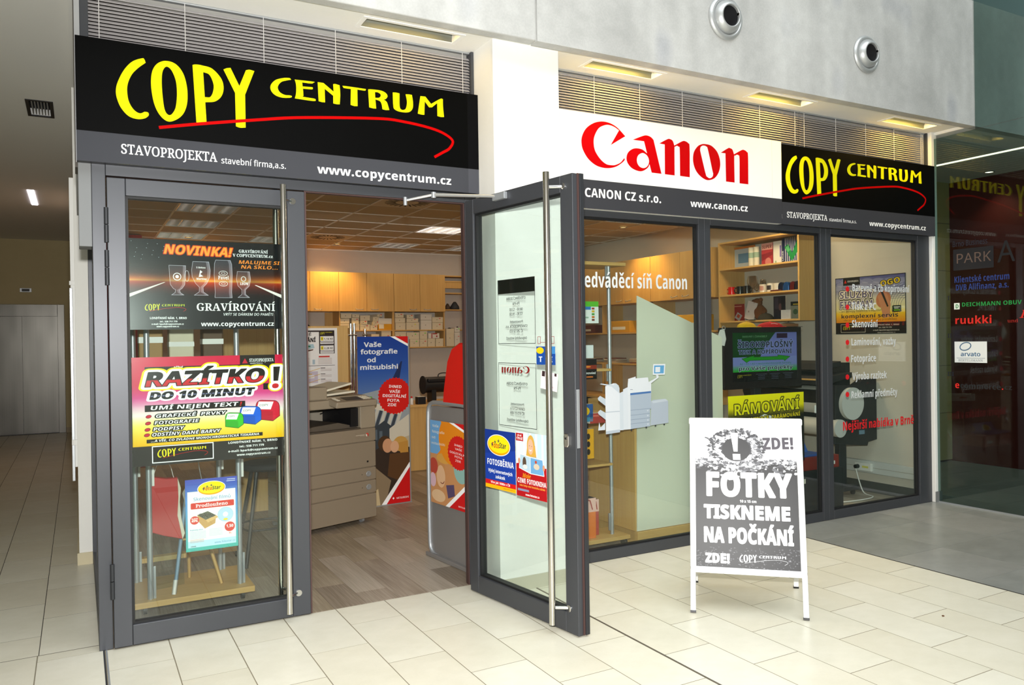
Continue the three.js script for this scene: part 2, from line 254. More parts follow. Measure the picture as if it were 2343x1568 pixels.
  const pm = [['#a79a8b', '#857868'], ['#b0a393', '#908473'], ['#9c8f80', '#7a6d5d'], ['#b8ac9d', '#9a8e7e'], ['#a89a86', '#877a66']].map((p, k) => { const t = woodTex(p[0], p[1], 300 + k * 13, 1.5); t.repeat.set(1 / 0.3, 1 / 0.9); return std({ map: t, roughness: 0.42 }); });
  const pg = B(-0.0993, 0.0993, -0.008, 0, -0.4493, 0.4493);
  for (let i = 0; i < 34; i++) for (let j = 0; j < 9; j++) {
    const x = 0.105 + (i + 0.5) * 0.2, top = -0.008 - j * 0.9 + ((i * 5) % 4) * 0.225, z1 = Math.min(-0.008, top), z0 = Math.max(-7.38, top - 0.8986); if (z1 - z0 < 0.04) continue;
    const m = pm[Math.floor(rnd() * 5)];
    if (z1 - z0 > 0.89) M(sf, 'plank', pg, m, [x, 0, (z0 + z1) / 2]); else M(sf, 'plank', B(x - 0.0993, x + 0.0993, -0.008, 0, z0, z1), m);
  }
}
// ---- walls and ceilings of the shop
structMesh('wall_back', 'greyish beige back wall of the shop above and below the cabinets', 'wall', B(0.1, 6.95, 0, 3.0, -7.55, -7.4), mat.wallGrey);
structMesh('wall_right', 'pale grey side wall of the shop behind the plotter', 'wall', B(6.95, 7.03, 0, 3.46, -7.4, -0.03), std({ map: mottle('#d3cbbd', 0.03, 1.4, 15), roughness: 0.8 }));
structMesh('wall_left', 'white partition between shop and lift corridor', 'wall', B(-0.015, 0.1, 0, 3.46, -12.0, -1.9), mat.wallWhite);
{
  const bb = struct('baseboard_corridor', 'cream stone skirting at the foot of the white partition', 'skirting');
  M(bb, 'skirting', B(-0.028, -0.015, 0, 0.085, -12.0, -1.888), std({ color: C('#cfc4a4'), roughness: 0.5 })); M(bb, 'skirting', B(-0.015, 0.07, 0, 0.085, -1.9, -1.888), std({ color: C('#cfc4a4'), roughness: 0.5 }));
  const ce = struct('ceiling', 'suspended ceiling of square tiles in a white grid inside the shop', 'ceiling');
  M(ce, 'slab', B(0.02, 7.03, 3.06, 3.12, -7.55, -0.06), mat.wallGrey);
  const tiles = [0, 1, 2].map((k) => std({ map: mottle(['#c6b696', '#c2b292', '#c9b99a'][k], 0.03, 0.6, 400 + k * 5), roughness: 0.92 })), gp = 0.592, bars = [];
  const hole = new Set(['2,-1', '2,-4', '4,-4', '-3,0', '-3,-2', '-3,-4', '-1,-4', '5,2', '0,2', '0,-3', '5,-1', '2,2', '5,5', '3,5', '0,5']);
  const tg = B(-0.286, 0.286, 0, 0.015, -0.286, 0.286, 0.002);
  for (let i = -5; i < 8; i++) for (let j = -5; j < 8; j++) {
    let x0 = 2.69 + i * gp, x1 = x0 + gp, z0 = -4.51 + j * gp, z1 = z0 + gp; x0 = Math.max(x0, 0.1); x1 = Math.min(x1, 6.95); z0 = Math.max(z0, -7.4); z1 = Math.min(z1, -0.06); if (x1 - x0 < 0.05 || z1 - z0 < 0.05 || hole.has(i + ',' + j)) continue;
    const m = tiles[(i * 3 + j * 5 + 60) % 3];
    if (x1 - x0 > 0.59 && z1 - z0 > 0.59) M(ce, 'ceiling_tile', tg, m, [(x0 + x1) / 2, 3.004, (z0 + z1) / 2]); else M(ce, 'ceiling_tile', B(x0 + 0.01, x1 - 0.01, 3.004, 3.019, z0 + 0.01, z1 - 0.01), m);
  }
  for (let i = -4; i < 8; i++) bars.push(B(2.69 + i * gp - 0.011, 2.69 + i * gp + 0.011, 2.998, 3.03, -7.4, -0.06));
  for (let j = -4; j < 8; j++) bars.push(B(0.1, 6.95, 2.9985, 3.03, -4.51 + j * gp - 0.011, -4.51 + j * gp + 0.011));
  bars.push(B(0.1, 6.95, 2.985, 3.03, -7.4, -7.375));
  M(ce, 'grid', merge(bars), std({ color: C('#e8e4da'), roughness: 0.5 }));
}
structMesh('wall_front', 'grey backing panel behind the signs and blinds over the shopfront', 'wall', merge([B(0.0, 2.30, 2.52, 3.46, -0.24, -0.2), B(2.75, 7.03, 2.52, 3.46, -0.24, -0.2), B(0.0, 2.3, 2.495, 2.53, -0.2, -0.01), B(2.75, 7.03, 2.48, 2.53, -0.2, -0.01)]), std({ color: C('#4a4540'), roughness: 0.8 }));
{ // white pillar between door and window
  const p = struct('pillar', 'white rectangular pillar between the door and the long window', 'pillar');
  M(p, 'shaft', B(2.275, 2.755, 0, 3.46, -0.07, 0.265, 0.003), mat.wallWhite);
  M(p, 'skirting', merge([B(2.262, 2.768, 0, 0.085, 0.265, 0.278), B(2.262, 2.275, 0, 0.085, -0.0, 0.265), B(2.755, 2.768, 0, 0.085, 0.0, 0.265)]), std({ color: C('#bdb7a4'), roughness: 0.5 }));
}
structMesh('ceiling_soffit', 'white plaster soffit over the shopfront with cut-outs for lamps', 'ceiling', (() => {
  const L = [1.485, 3.06, 4.60, 6.20], g = [B(0, 7.03, 3.445, 3.6, -0.25, 0.085), B(0, 7.03, 3.445, 3.6, 0.215, 0.335)]; let x = 0;
  for (const l of L) { g.push(B(x, l, 3.445, 3.6, 0.085, 0.215)); x = l + 0.6; } g.push(B(x, 7.03, 3.445, 3.6, 0.085, 0.215)); return merge(g);
})(), mat.wallWhite);
structMesh('ceiling_corridor', 'plain grey white ceiling of the lift corridor', 'ceiling', merge([B(-2.3, 0.0, 3.5, 3.62, -12.1, -3.06), B(-2.3, -0.325, 3.5, 3.62, -3.06, -2.58), B(-0.155, 0.0, 3.5, 3.62, -3.06, -2.58), B(-2.3, 0.0, 3.5, 3.62, -2.58, 0.3), B(-0.02, 0.0, 3.44, 3.5, -12, 0.3)]), mat.ceilWhite);
structMesh('wall_corridor_end', 'beige end wall of the corridor around the lift doors', 'wall', merge([B(-2.3, 0.1, 2.335, 3.62, -12.2, -12.0), B(-0.215, 0.1, 0, 2.335, -12.2, -12.0), B(-2.3, -1.52, 0, 2.335, -12.2, -12.0)]), mat.wallCorr);
structMesh('baseboard_end', 'stone skirting beside the lift', 'skirting', B(-0.215, -0.028, 0, 0.09, -12.0, -11.985), std({ color: C('#a89878'), roughness: 0.5 }));
structMesh('wall_corridor_far', 'beige side wall of the corridor opposite the shop', 'wall', B(-2.4, -2.3, 0, 3.62, -12.2, 0.0), mat.wallCorr);
{ // concrete beam, two lengths with an open joint
  const b = struct('beam', 'raw concrete beam with a vertical joint over the shopfront', 'beam');
  M(b, 'beam_length', B(-6, 2.500, 3.415, 4.53, 0.335, 0.416, 0.008), mat.concrete);
  const holes = [[4.063, 3.836, 0.13], [5.572, 3.819, 0.125]];
  const s = new THREE.Shape([[2.508, 3.415], [9.6, 3.415], [9.6, 4.53], [2.508, 4.53]].map((p) => new THREE.Vector2(...p)));
  for (const [x, y, r] of holes) { const h = new THREE.Path(); h.absarc(x, y, r, 0, Math.PI * 2); s.holes.push(h); }
  const g = new THREE.ExtrudeGeometry(s, { depth: 0.081, bevelEnabled: false, curveSegments: 24 }); g.translate(0, 0, 0.335); boxUV(g);
  M(b, 'beam_length', g, mat.concrete);
  M(b, 'joint_core', B(2.499, 2.509, 3.42, 4.52, 0.34, 0.402), mat.concrete);
}
structMesh('wall_gallery', 'grey wall set back above the concrete beam', 'wall', B(-6, 9.6, 4.4, 8.4, -0.6, -0.5), std({ color: C('#7d8a88'), roughness: 0.9 }));
structMesh('ceiling_gallery', 'gallery slab over the shop', 'ceiling', B(-6, 9.6, 3.62, 3.75, -12.2, 0.335), mat.ceilWhite);
// the atrium behind the photographer, closing the room
structMesh('wall_atrium_rear', 'plain plaster wall of the atrium facing the shop', 'wall', B(-6, 9.6, 0, 8.4, 13, 13.2), std({ color: C('#b9b2a6'), roughness: 0.9 }));
structMesh('wall_atrium_left', 'plain plaster side wall of the atrium', 'wall', merge([B(-6.2, -6, 0, 8.4, -0.6, 13.2), B(-6, -2.3, 0, 3.5, -0.2, 0.0)]), std({ color: C('#b9b2a6'), roughness: 0.9 }));
structMesh('wall_atrium_right', 'plaster wall of the atrium above the lobby', 'wall', B(9.6, 9.8, 0, 8.4, 1.6, 13.2), std({ color: C('#a9a49a'), roughness: 0.9 }));
{
  const roof = struct('ceiling_atrium', 'atrium roof with a long glazed rooflight', 'ceiling');
  M(roof, 'roof_slab', merge([B(-6.2, -2, 8.4, 8.6, -0.6, 13.2), B(7, 9.8, 8.4, 8.6, -0.6, 13.2), B(-2, 7, 8.4, 8.6, -0.6, 1.7), B(-2, 7, 8.4, 8.6, 8.7, 13.2)]), mat.ceilWhite);
  for (let i = 0; i < 6; i++) M(roof, 'glazing_bar', B(-2 + i * 1.8 - 0.03, -2 + i * 1.8 + 0.03, 8.42, 8.55, 1.7, 8.7), mat.silver);
  for (let i = 0; i < 5; i++) M(roof, 'pane', B(-2 + i * 1.8 + 0.03, -2 + (i + 1) * 1.8 - 0.03, 8.49, 8.5, 1.7, 8.7), mat.glass);
}
// ---- lobby behind the glass wall
structMesh('wall_lobby', 'dark red wall of the neighbouring lobby', 'wall', B(9.45, 9.6, 0, 3.5, -1.37, 1.6), std({ color: C('#5a120f'), roughness: 0.6 }));
{
  const w = struct('wall_lobby_end', 'beige panelled end wall of the lobby', 'wall'), m = std({ color: C('#b3a46f'), roughness: 0.6 });
  M(w, 'backing', B(7.03, 9.6, 0, 3.5, -1.5, -1.37), std({ color: C('#3f3a2a'), roughness: 0.8 }));
  for (let j = 0; j < 6; j++) for (let i = 0; i < 2; i++) M(w, 'panel', B(7.04 + i * 1.21, 8.24 + i * 1.2, 0.02 + j * 0.58, 0.595 + j * 0.58, -1.37, -1.35, 0.002), m);
  structMesh('ceiling_lobby', 'plain grey ceiling of the lobby', 'ceiling', merge([B(7.03, 8.28, 3.42, 3.6, -1.5, 0.335), B(8.34, 9.6, 3.42, 3.6, -1.5, 0.335), B(8.28, 8.34, 3.46, 3.6, -1.5, 0.335)]), mat.ceilWhite);
  const led = thing('linear_ceiling_light', 'thin glowing line of light in the lobby ceiling', 'light');
  const em = std({ color: C('#fff4d8'), emissive: C('#fff0cf'), emissiveIntensity: 3.0 });
  M(led, 'diffuser', B(8.285, 8.335, 3.415, 3.44, -1.3, 0.28), em);
  const l = new THREE.RectAreaLight(C('#ffe9c0'), 8.0, 0.05, 1.5); l.position.set(8.31, 3.41, -0.5); l.rotation.x = -Math.PI / 2; l.name = 'linear_light'; led.add(l);
  const dl = thing('ceiling_downlight', 'small round glowing downlight in the lobby ceiling beside the red wall', 'light', [9.2, 3.42, -0.72]);
  M(dl, 'ring', new THREE.TorusGeometry(0.05, 0.008, 6, 20), mat.silver, [0, -0.002, 0], [Math.PI / 2, 0, 0]); M(dl, 'lens', new THREE.CylinderGeometry(0.045, 0.045, 0.008, 18), std({ color: C('#fff'), emissive: C('#ffe8c8'), emissiveIntensity: 6 }));
  const sp = new THREE.SpotLight(C('#ffe2b8'), 1.5, 0, 0.9, 0.6, 2); sp.position.set(0, -0.02, 0); sp.target.position.set(0, -3, 0); dl.add(sp, sp.target); sp.castShadow = true; sp.name = 'downlight';
}
// ---- round air nozzles in the beam
for (const [x, y, s] of [[4.063, 3.836, 1.03], [5.572, 3.819, 0.985]]) {
  const n = thing('air_nozzle', x < 5 ? 'round brushed metal air nozzle set in the concrete beam above the white sign' : 'round brushed metal air nozzle set in the concrete beam above the black sign', 'air nozzle', [x, y, 0.416]);
  n.scale.setScalar(s);
  const R = [Math.PI / 2, 0, 0];
  M(n, 'flange', lathe([[0.112, 0.0], [0.15, 0.0], [0.152, 0.006], [0.142, 0.02], [0.128, 0.026], [0.116, 0.018], [0.112, 0.0]], 40), mat.nozzle, [0, 0, 0], R);
  M(n, 'bell', lathe([[0.114, 0.0], [0.112, 0.016], [0.1, 0.04], [0.082, 0.056], [0.073, 0.058], [0.07, 0.052], [0.071, 0.03]], 40), mat.nozzle, [0.004, 0.004, 0.006], [Math.PI / 2 + 0.06, 0, 0.05]);
  M(n, 'throat', lathe([[0.0, -0.1], [0.072, -0.1], [0.07, 0.05]], 28), mat.blackMatt, [0, 0, 0], R);
  M(n, 'clip', B(0.066, 0.078, 0.012, 0.032, 0.045, 0.066, 0.003), mat.chrome);
}
// ================================================================ SHOPFRONT
const alu = mat.alu, AL = (p, n, ...a) => M(p, n, B(...a, 0.003), alu);
{ // fixed frame around the double door
  const f = struct('trim_4', 'dark grey aluminium frame around the shop door', 'door frame');
  AL(f, 'post', 0.072, 0.137, 0, 2.52, -0.07, 0.0); AL(f, 'post', 2.195, 2.275, 0, 2.52, -0.07, 0.0);
  AL(f, 'head', 0.137, 2.195, 2.462, 2.52, -0.07, 0.0); AL(f, 'post', 0.072, 0.1, 0, 2.52, -0.13, -0.07);
  M(f, 'seal', B(1.165, 2.19, 2.455, 2.463, -0.045, -0.01), mat.seal); M(f, 'seal', B(2.187, 2.195, 0, 2.46, -0.045, -0.01), mat.seal);
  M(f, 'head_return', B(0.012, 0.072, 2.09, 2.52, -0.16, -0.004, 0.003), std({ color: C('#77797a'), roughness: 0.6 }));
  // glazed return along the corridor
  const w = struct('window_4', 'narrow glazed return of the shopfront along the corridor', 'window');
  AL(w, 'sill', 0.072, 0.1, 0, 0.09, -1.88, -0.13); AL(w, 'head', 0.072, 0.1, 2.44, 2.52, -1.88, -0.13); AL(w, 'post', 0.07, 0.1, 0, 2.52, -1.9, -1.85);
  M(w, 'pane', B(0.084, 0.09, 0.09, 2.44, -1.85, -0.13), mat.glassTint);
  M(w, 'upper_panel', B(0.005, 0.03, 2.52, 3.5, -1.9, -0.0), std({ color: C('#a3a4a6'), roughness: 0.6 }));
}
const dH = 2.45;                                       // leaf height
function doorLeaf(name, label, pos, turn, hingeSide, z) {   // local x from the hinge (0) to the lock edge; +z is the side the camera sees
  const d = struct(name, label, 'door', pos, turn), W = 1.02, s = hingeSide, X = (a, b) => s > 0 ? [a, b] : [-b, -a];
  const bar = (n, a, b, y0, y1, m = alu) => M(d, n, B(...X(a, b), y0, y1, -0.035, 0.035, 0.004), m);
  bar('stile', 0, 0.088, 0.008, dH); bar('stile', W - 0.1, W, 0.008, dH); bar('rail', 0.088, W - 0.1, dH - 0.09, dH); bar('rail', 0.088, W - 0.1, 0.008, 0.115);
  const gx = X(0.088, W - 0.1);
  const bead = (a, b, y0, y1) => B(...X(a, b), y0, y1, -0.02, 0.02);
  M(d, 'gasket', merge([bead(0.088, 0.1, 0.115, dH - 0.09), bead(W - 0.112, W - 0.1, 0.115, dH - 0.09), bead(0.1, W - 0.112, 0.115, 0.127), bead(0.1, W - 0.112, dH - 0.102, dH - 0.09)]), mat.gasket);
  M(d, 'pane', B(gx[0] + 0.008, gx[1] - 0.008, 0.12, dH - 0.095, -0.003, 0.003), mat.glass);
  for (const sz of [1, -1]) {                          // a long pull bar on each face
    const hx = s * (W - 0.137), h = M(d, 'pull_bar', cyl([hx, 0.05, sz * 0.1], [hx, 2.47, sz * 0.1], 0.0175, 0.0175, 20), mat.steel);
    for (const y of [0.14, 2.39]) { M(h, 'standoff', cyl([hx, y, sz * 0.095], [s * (W - 0.08), y, sz * 0.034], 0.009, 0.009, 12), mat.chrome); M(h, 'rosette', cyl([s * (W - 0.07), y, sz * 0.034], [s * (W - 0.07), y, sz * 0.042], 0.018, 0.018, 16), mat.chrome); }
  }
  return { d, W, s };
}
{
  const { d } = doorLeaf('door_1', 'closed glazed door leaf covered with posters', [0.14, 0, -0.012], 0, 1);
  for (const y of [0.36, 1.98, 2.2]) M(d, 'hinge', merge([cyl([-0.004, y - 0.09, 0.05], [-0.004, y, 0.05], 0.011), cyl([-0.004, y + 0.004, 0.05], [-0.004, y + 0.09, 0.05], 0.011)]), mat.aluDark);
  M(d, 'seal', B(1.02, 1.028, 0.01, 2.45, -0.02, 0.034), mat.seal);
}
let leaf2;
{ // the open leaf: hinge by the pillar, swung out towards the camera
  const a = atY(1077, 1349, 0.01), b = atY(1315, 1453, 0.01), dir = b.clone().sub(a), ang = Math.atan2(-dir.z, dir.x);
  const q = doorLeaf('door_2', 'open glazed door leaf swung out beside the white pillar', [0, 0, 0], 0, 1); leaf2 = q.d;
  const n = V(Math.sin(ang), 0, Math.cos(ang));     // local +z in the world: the face that the camera sees
  leaf2.rotation.y = ang; leaf2.position.set(a.x, 0, a.z).addScaledVector(n, -0.035); leaf2.updateMatrixWorld(true);
  M(leaf2, 'seal', B(1.02, 1.027, 0.012, 2.45, -0.006, 0.004), mat.seal);
  M(leaf2, 'edge_profile', B(1.02, 1.032, 0.01, 2.45, -0.035, -0.008, 0.002), mat.aluDark);
  M(leaf2, 'lock_plate', B(1.0205, 1.0235, 1.0, 1.31, 0.008, 0.028, 0.001), mat.silver);
  const c = M(leaf2, 'lock_cylinder', ext([[0.945, 1.005], [0.965, 1.005], [0.972, 1.015], [0.972, 1.06], [0.965, 1.07], [0.945, 1.07], [0.938, 1.06], [0.938, 1.015]], 0.012, 0.003), mat.steel, [0, 0, 0.035]);
  M(c, 'keyhole', new THREE.CylinderGeometry(0.006, 0.006, 0.004, 12), mat.black, [0.955, 1.048, 0.0155], [Math.PI / 2, 0, 0]);
  // closer arm between the frame and the leaf
  const inv = leaf2.matrixWorld.clone().invert(), A = V(1.78, 2.445, 0.02), E = atY(992, 446, 2.475), F = V(0.36, 2.425, 0.05).applyMatrix4(leaf2.matrixWorld), L = (p) => p.clone().applyMatrix4(inv).toArray();
  const arm = M(leaf2, 'closer_arm', merge([cyl(L(E), L(F), 0.011, 0.009, 8), cyl(L(A), L(E), 0.008, 0.009, 8)]), std({ color: C('#d9dadb'), roughness: 0.3, metalness: 0.7 }));
  M(arm, 'pivot', cyl(L(E.clone().add(V(0, -0.02, 0))), L(E.clone().add(V(0, 0.016, 0))), 0.015), mat.silver); M(arm, 'pivot', cyl(L(A.clone().add(V(0, -0.03, 0))), L(A.clone().add(V(0, 0.02, 0))), 0.012), mat.silver);
  M(arm, 'bracket', B(0.33, 0.45, 2.40, 2.44, 0.035, 0.06, 0.003), mat.silver);
}
// ---- the long window: three glazed bays
{
  const xs = [[2.755, 2.86, 4.163, 4.222], [4.222, 4.282, 5.513, 5.58], [5.58, 5.642, 6.813, 6.985]];
  const lab = ['left bay of the long shop window with a frosted counter behind it', 'middle bay of the long shop window in front of the television', 'right bay of the long shop window with the list of services'];
  xs.forEach(([a, b, c, d], i) => {
    const w = struct('window_' + (i + 1), lab[i], 'window'), z0 = -0.07, z1 = 0.0;
    AL(w, 'post', a, b, 0, 2.49, z0, z1); AL(w, 'post', c, d, 0, 2.49, z0, z1); AL(w, 'sill', b, c, 0, 0.075, z0, z1); AL(w, 'head', b, c, 2.435, 2.49, z0, z1);
    M(w, 'gasket', merge([B(b, b + 0.014, 0.075, 2.435, -0.05, -0.02), B(c - 0.014, c, 0.075, 2.435, -0.05, -0.02), B(b + 0.014, c - 0.014, 0.075, 0.088, -0.05, -0.02), B(b + 0.014, c - 0.014, 2.42, 2.435, -0.05, -0.02)]), mat.gasket);
    M(w, 'pane', B(b + 0.01, c - 0.01, 0.08, 2.43, -0.038, -0.032), mat.glass);
  });
}
{ // white end post and the tinted glass wall of the lobby
  const p = struct('trim_5', 'white post with grey skirting where shop window and glass wall meet', 'post');
  M(p, 'post', B(6.985, 7.06, 0, 3.46, -0.06, 0.035, 0.004), mat.wallWhite); M(p, 'skirting', B(6.98, 7.068, 0, 0.1, 0.035, 0.045), std({ color: C('#7b7d7c'), roughness: 0.5 }));
  const w = struct('window_5', 'tinted frameless glass wall of the lobby with company names', 'window');
  M(w, 'pane', B(7.02, 7.032, 0.012, 3.385, 0.036, 1.35), mat.glassTint); M(w, 'pane', B(7.02, 7.032, 0.012, 3.385, 1.356, 3.0), mat.glassTint); M(w, 'pane', B(7.02, 7.032, 3.389, 6, 0.425, 3.0), mat.glassTint);
  M(w, 'floor_channel', B(7.01, 7.042, 0, 0.012, 0.036, 3.0), mat.silver);
}
// ---- venetian blinds above the signs
function blind(x0, x1, y0, y1, z, label) {
  const b = thing('venetian_blind', label, 'blind', [x0, 0, z], 0, undefined), w = x1 - x0, n = Math.round((y1 - y0 - 0.02) / 0.0185);
  const sm = std({ color: C('#cbc7c9'), roughness: 0.4, metalness: 0.2 });
  const sg = (() => { const g = new THREE.BoxGeometry(w, 0.0012, 0.025); g.rotateX(0.78); return g; })();
  for (let i = 0; i < n; i++) M(b, 'slat', sg, sm, [w / 2, y0 + 0.008 + i * 0.0185, 0]);
  const k = Math.max(3, Math.round(w / 0.42)), cm = std({ color: C('#d8d6d4'), roughness: 0.7 });
  for (let i = 0; i <= k; i++) M(b, 'ladder_cord', cyl([0.05 + i * (w - 0.1) / k, y0, 0.012], [0.05 + i * (w - 0.1) / k, y1, 0.012], 0.0022, 0.0022, 5), cm);
  M(b, 'head_rail', B(0, w, y1 - 0.006, y1 + 0.004, -0.014, 0.014, 0.002), mat.silver);
}
blind(0.07, 2.255, 3.135, 3.44, -0.035, 'grey venetian blind above the wide black sign over the door');
blind(2.78, 5.30, 3.13, 3.44, -0.035, 'grey venetian blind above the white sign');
blind(5.31, 6.965, 3.11, 3.44, -0.035, 'grey venetian blind above the narrower black sign at the corner');
{ // frames of the fanlights
  const f = struct('trim_6', 'grey frame of the fanlights with the blinds', 'window frame');
  AL(f, 'post', 0.03, 0.07, 3.1, 3.444, -0.07, 0.0); AL(f, 'post', 2.255, 2.275, 3.1, 3.444, -0.07, 0.0); AL(f, 'post', 2.755, 2.775, 3.1, 3.444, -0.07, 0.0); AL(f, 'post', 6.967, 6.985, 3.1, 3.444, -0.07, 0.0);
}
// ---- signs
const bandCol = '#424348';
{
  const s = thing('shop_sign', 'wide black sign with yellow lettering and red swoosh over the door', 'sign', [0.008, 2.518, 0.0]), PX = 2048 / 2.287;
  const front = printMat(2048, 567, (c, w, h) => {
    const k = w / 2.285; fr(c, '#030303', 0, 0, w, h); fr(c, bandCol, 0, 0.478 * k, w, h); fr(c, '#0a0a0c', 2.19 * k, 0, w, 0.478 * k);
    fr(c, '#4c4d53', 2.19 * k, 0.478 * k, w, h);
    copyLogo(c, 0.18 * k, 0.05 * k, 1.94 * k);
    txt(c, 'STAVOPROJEKTA', 0.2 * k, 0.578 * k, 0.472 * k, 0.05 * k, { f: '', fam: 'serif', bold: 1.2, col: '#fff' });
    txt(c, 'stavební firma,a.s.', 0.692 * k, 0.583 * k, 0.352 * k, 0.034 * k, { f: '' });
    txt(c, 'www.copycentrum.cz', 1.221 * k, 0.592 * k, 0.85 * k, 0.05 * k);
  }, 0.55, { specularIntensity: 0.12 });
  M(s, 'panel', B(0, 2.287, 0, 0.634, 0.002, 0.047), mat.black); M(s, 'face', sheet(2.287, 0.634, 0.003), front, [1.1435, 0.317, 0.0487]);
  const r = thing('brand_sign', 'white sign with red lettering over the left part of the long window', 'sign', [2.77, 2.48, 0.0]);
  const fb = printMat(2048, 610, (c, w, h) => {
    const k = w / 2.238, X = (x) => (x - 2.77) * k; fr(c, '#f1f4f3', 0, 0, w, h); fr(c, '#3c3d42', 0, 0.465 * k, w, h);
    word(c, CANON_WORD, '#c40008', k, k, (2.88 - 2.77) * k, 0);
    txt(c, 'CANON CZ s.r.o.', X(3.088), 0.586 * k, 0.68 * k, 0.062 * k); txt(c, 'www.canon.cz', X(4.044), 0.592 * k, 0.588 * k, 0.052 * k);
    fr(c, '#d5d9d8', X(4.9), 0, 3, 0.465 * k);
  }, 0.55, { specularIntensity: 0.12 });
  M(r, 'panel', B(0, 2.236, 0, 0.664, 0.002, 0.047), mat.plasticWhite); M(r, 'face', sheet(2.236, 0.664, 0.003), fb, [1.118, 0.332, 0.0487]);
  const q = thing('shop_sign', 'narrower black sign with yellow lettering at the end of the long window', 'sign', [5.008, 2.478, 0.0]);
  const fq = printMat(2048, 666, (c, w, h) => {
    const k = w / 1.994; fr(c, '#030303', 0, 0, w, h); fr(c, '#3c3d42', 0, 0.468 * k, w, h);
    copyLogo(c, 0.042 * k, 0.06 * k, 1.85 * k, { ky: 1.02 });
    txt(c, 'STAVOPROJEKTA', 0.052 * k, 0.59 * k, 0.48 * k, 0.046 * k, { f: '', fam: 'serif', bold: 1.2 });
    txt(c, 'stavební firma,a.s.', 0.552 * k, 0.592 * k, 0.35 * k, 0.028 * k, { f: '' }); txt(c, 'www.copycentrum.cz', 1.067 * k, 0.603 * k, 0.79 * k, 0.042 * k);
  }, 0.55, { specularIntensity: 0.12 });
  M(q, 'panel', B(0, 1.994, 0, 0.65, 0.002, 0.047), mat.black); M(q, 'face', sheet(1.994, 0.65, 0.003), fq, [0.997, 0.325, 0.0487]);
}
// ---- recessed lamps in the soffit
[[1.485, 0.25, 'over the wide black sign'], [3.06, 1, 'over the white sign, next to the pillar'], [4.60, 1, 'over the seam between the two signs'], [6.20, 1, 'nearest to the glass lobby wall']].forEach(([x, on, where]) => {
  const g = thing('recessed_light', 'long recessed light in the soffit ' + where, 'light', [x, 3.445, 0.15]);
  M(g, 'trim_frame', merge([B(-0.022, 0.622, -0.004, 0.004, -0.087, -0.062), B(-0.022, 0.622, -0.004, 0.004, 0.062, 0.087), B(-0.022, 0.003, -0.004, 0.004, -0.062, 0.062), B(0.597, 0.622, -0.004, 0.004, -0.062, 0.062)]), mat.white);
  const prof = []; for (let i = 0; i <= 10; i++) { const t = Math.PI * i / 10; prof.push([-0.06 * Math.cos(t), 0.085 * Math.sin(t)]); }
  const outer = prof.map(([a, b]) => [a * 1.06, b * 1.05]).reverse(), rg = ext([...prof, ...outer], 0.596); rg.rotateY(Math.PI / 2); rg.translate(0.002, 0, 0);
  M(g, 'reflector', rg, std({ color: C('#6d716b'), roughness: 0.5, metalness: 0.3 }));
  for (const ex of [0, 0.594]) M(g, 'end_cap', B(ex, ex + 0.004, 0, 0.09, -0.062, 0.062), mat.white);
  M(g, 'lamp_tube', cyl([0.06, 0.047, 0.046], [0.54, 0.047, 0.046], 0.009, 0.009, 10), std({ color: C('#fff'), emissive: C('#ffe9a0'), emissiveIntensity: on > 0.5 ? 2.2 : 0.5 }));
  const l = new THREE.RectAreaLight(C('#ffd263'), 250 * on, 0.48, 0.02); l.position.set(0.3, 0.034, 0.048); l.rotation.x = -Math.PI / 2; l.name = 'recessed_lamp'; g.add(l);
});
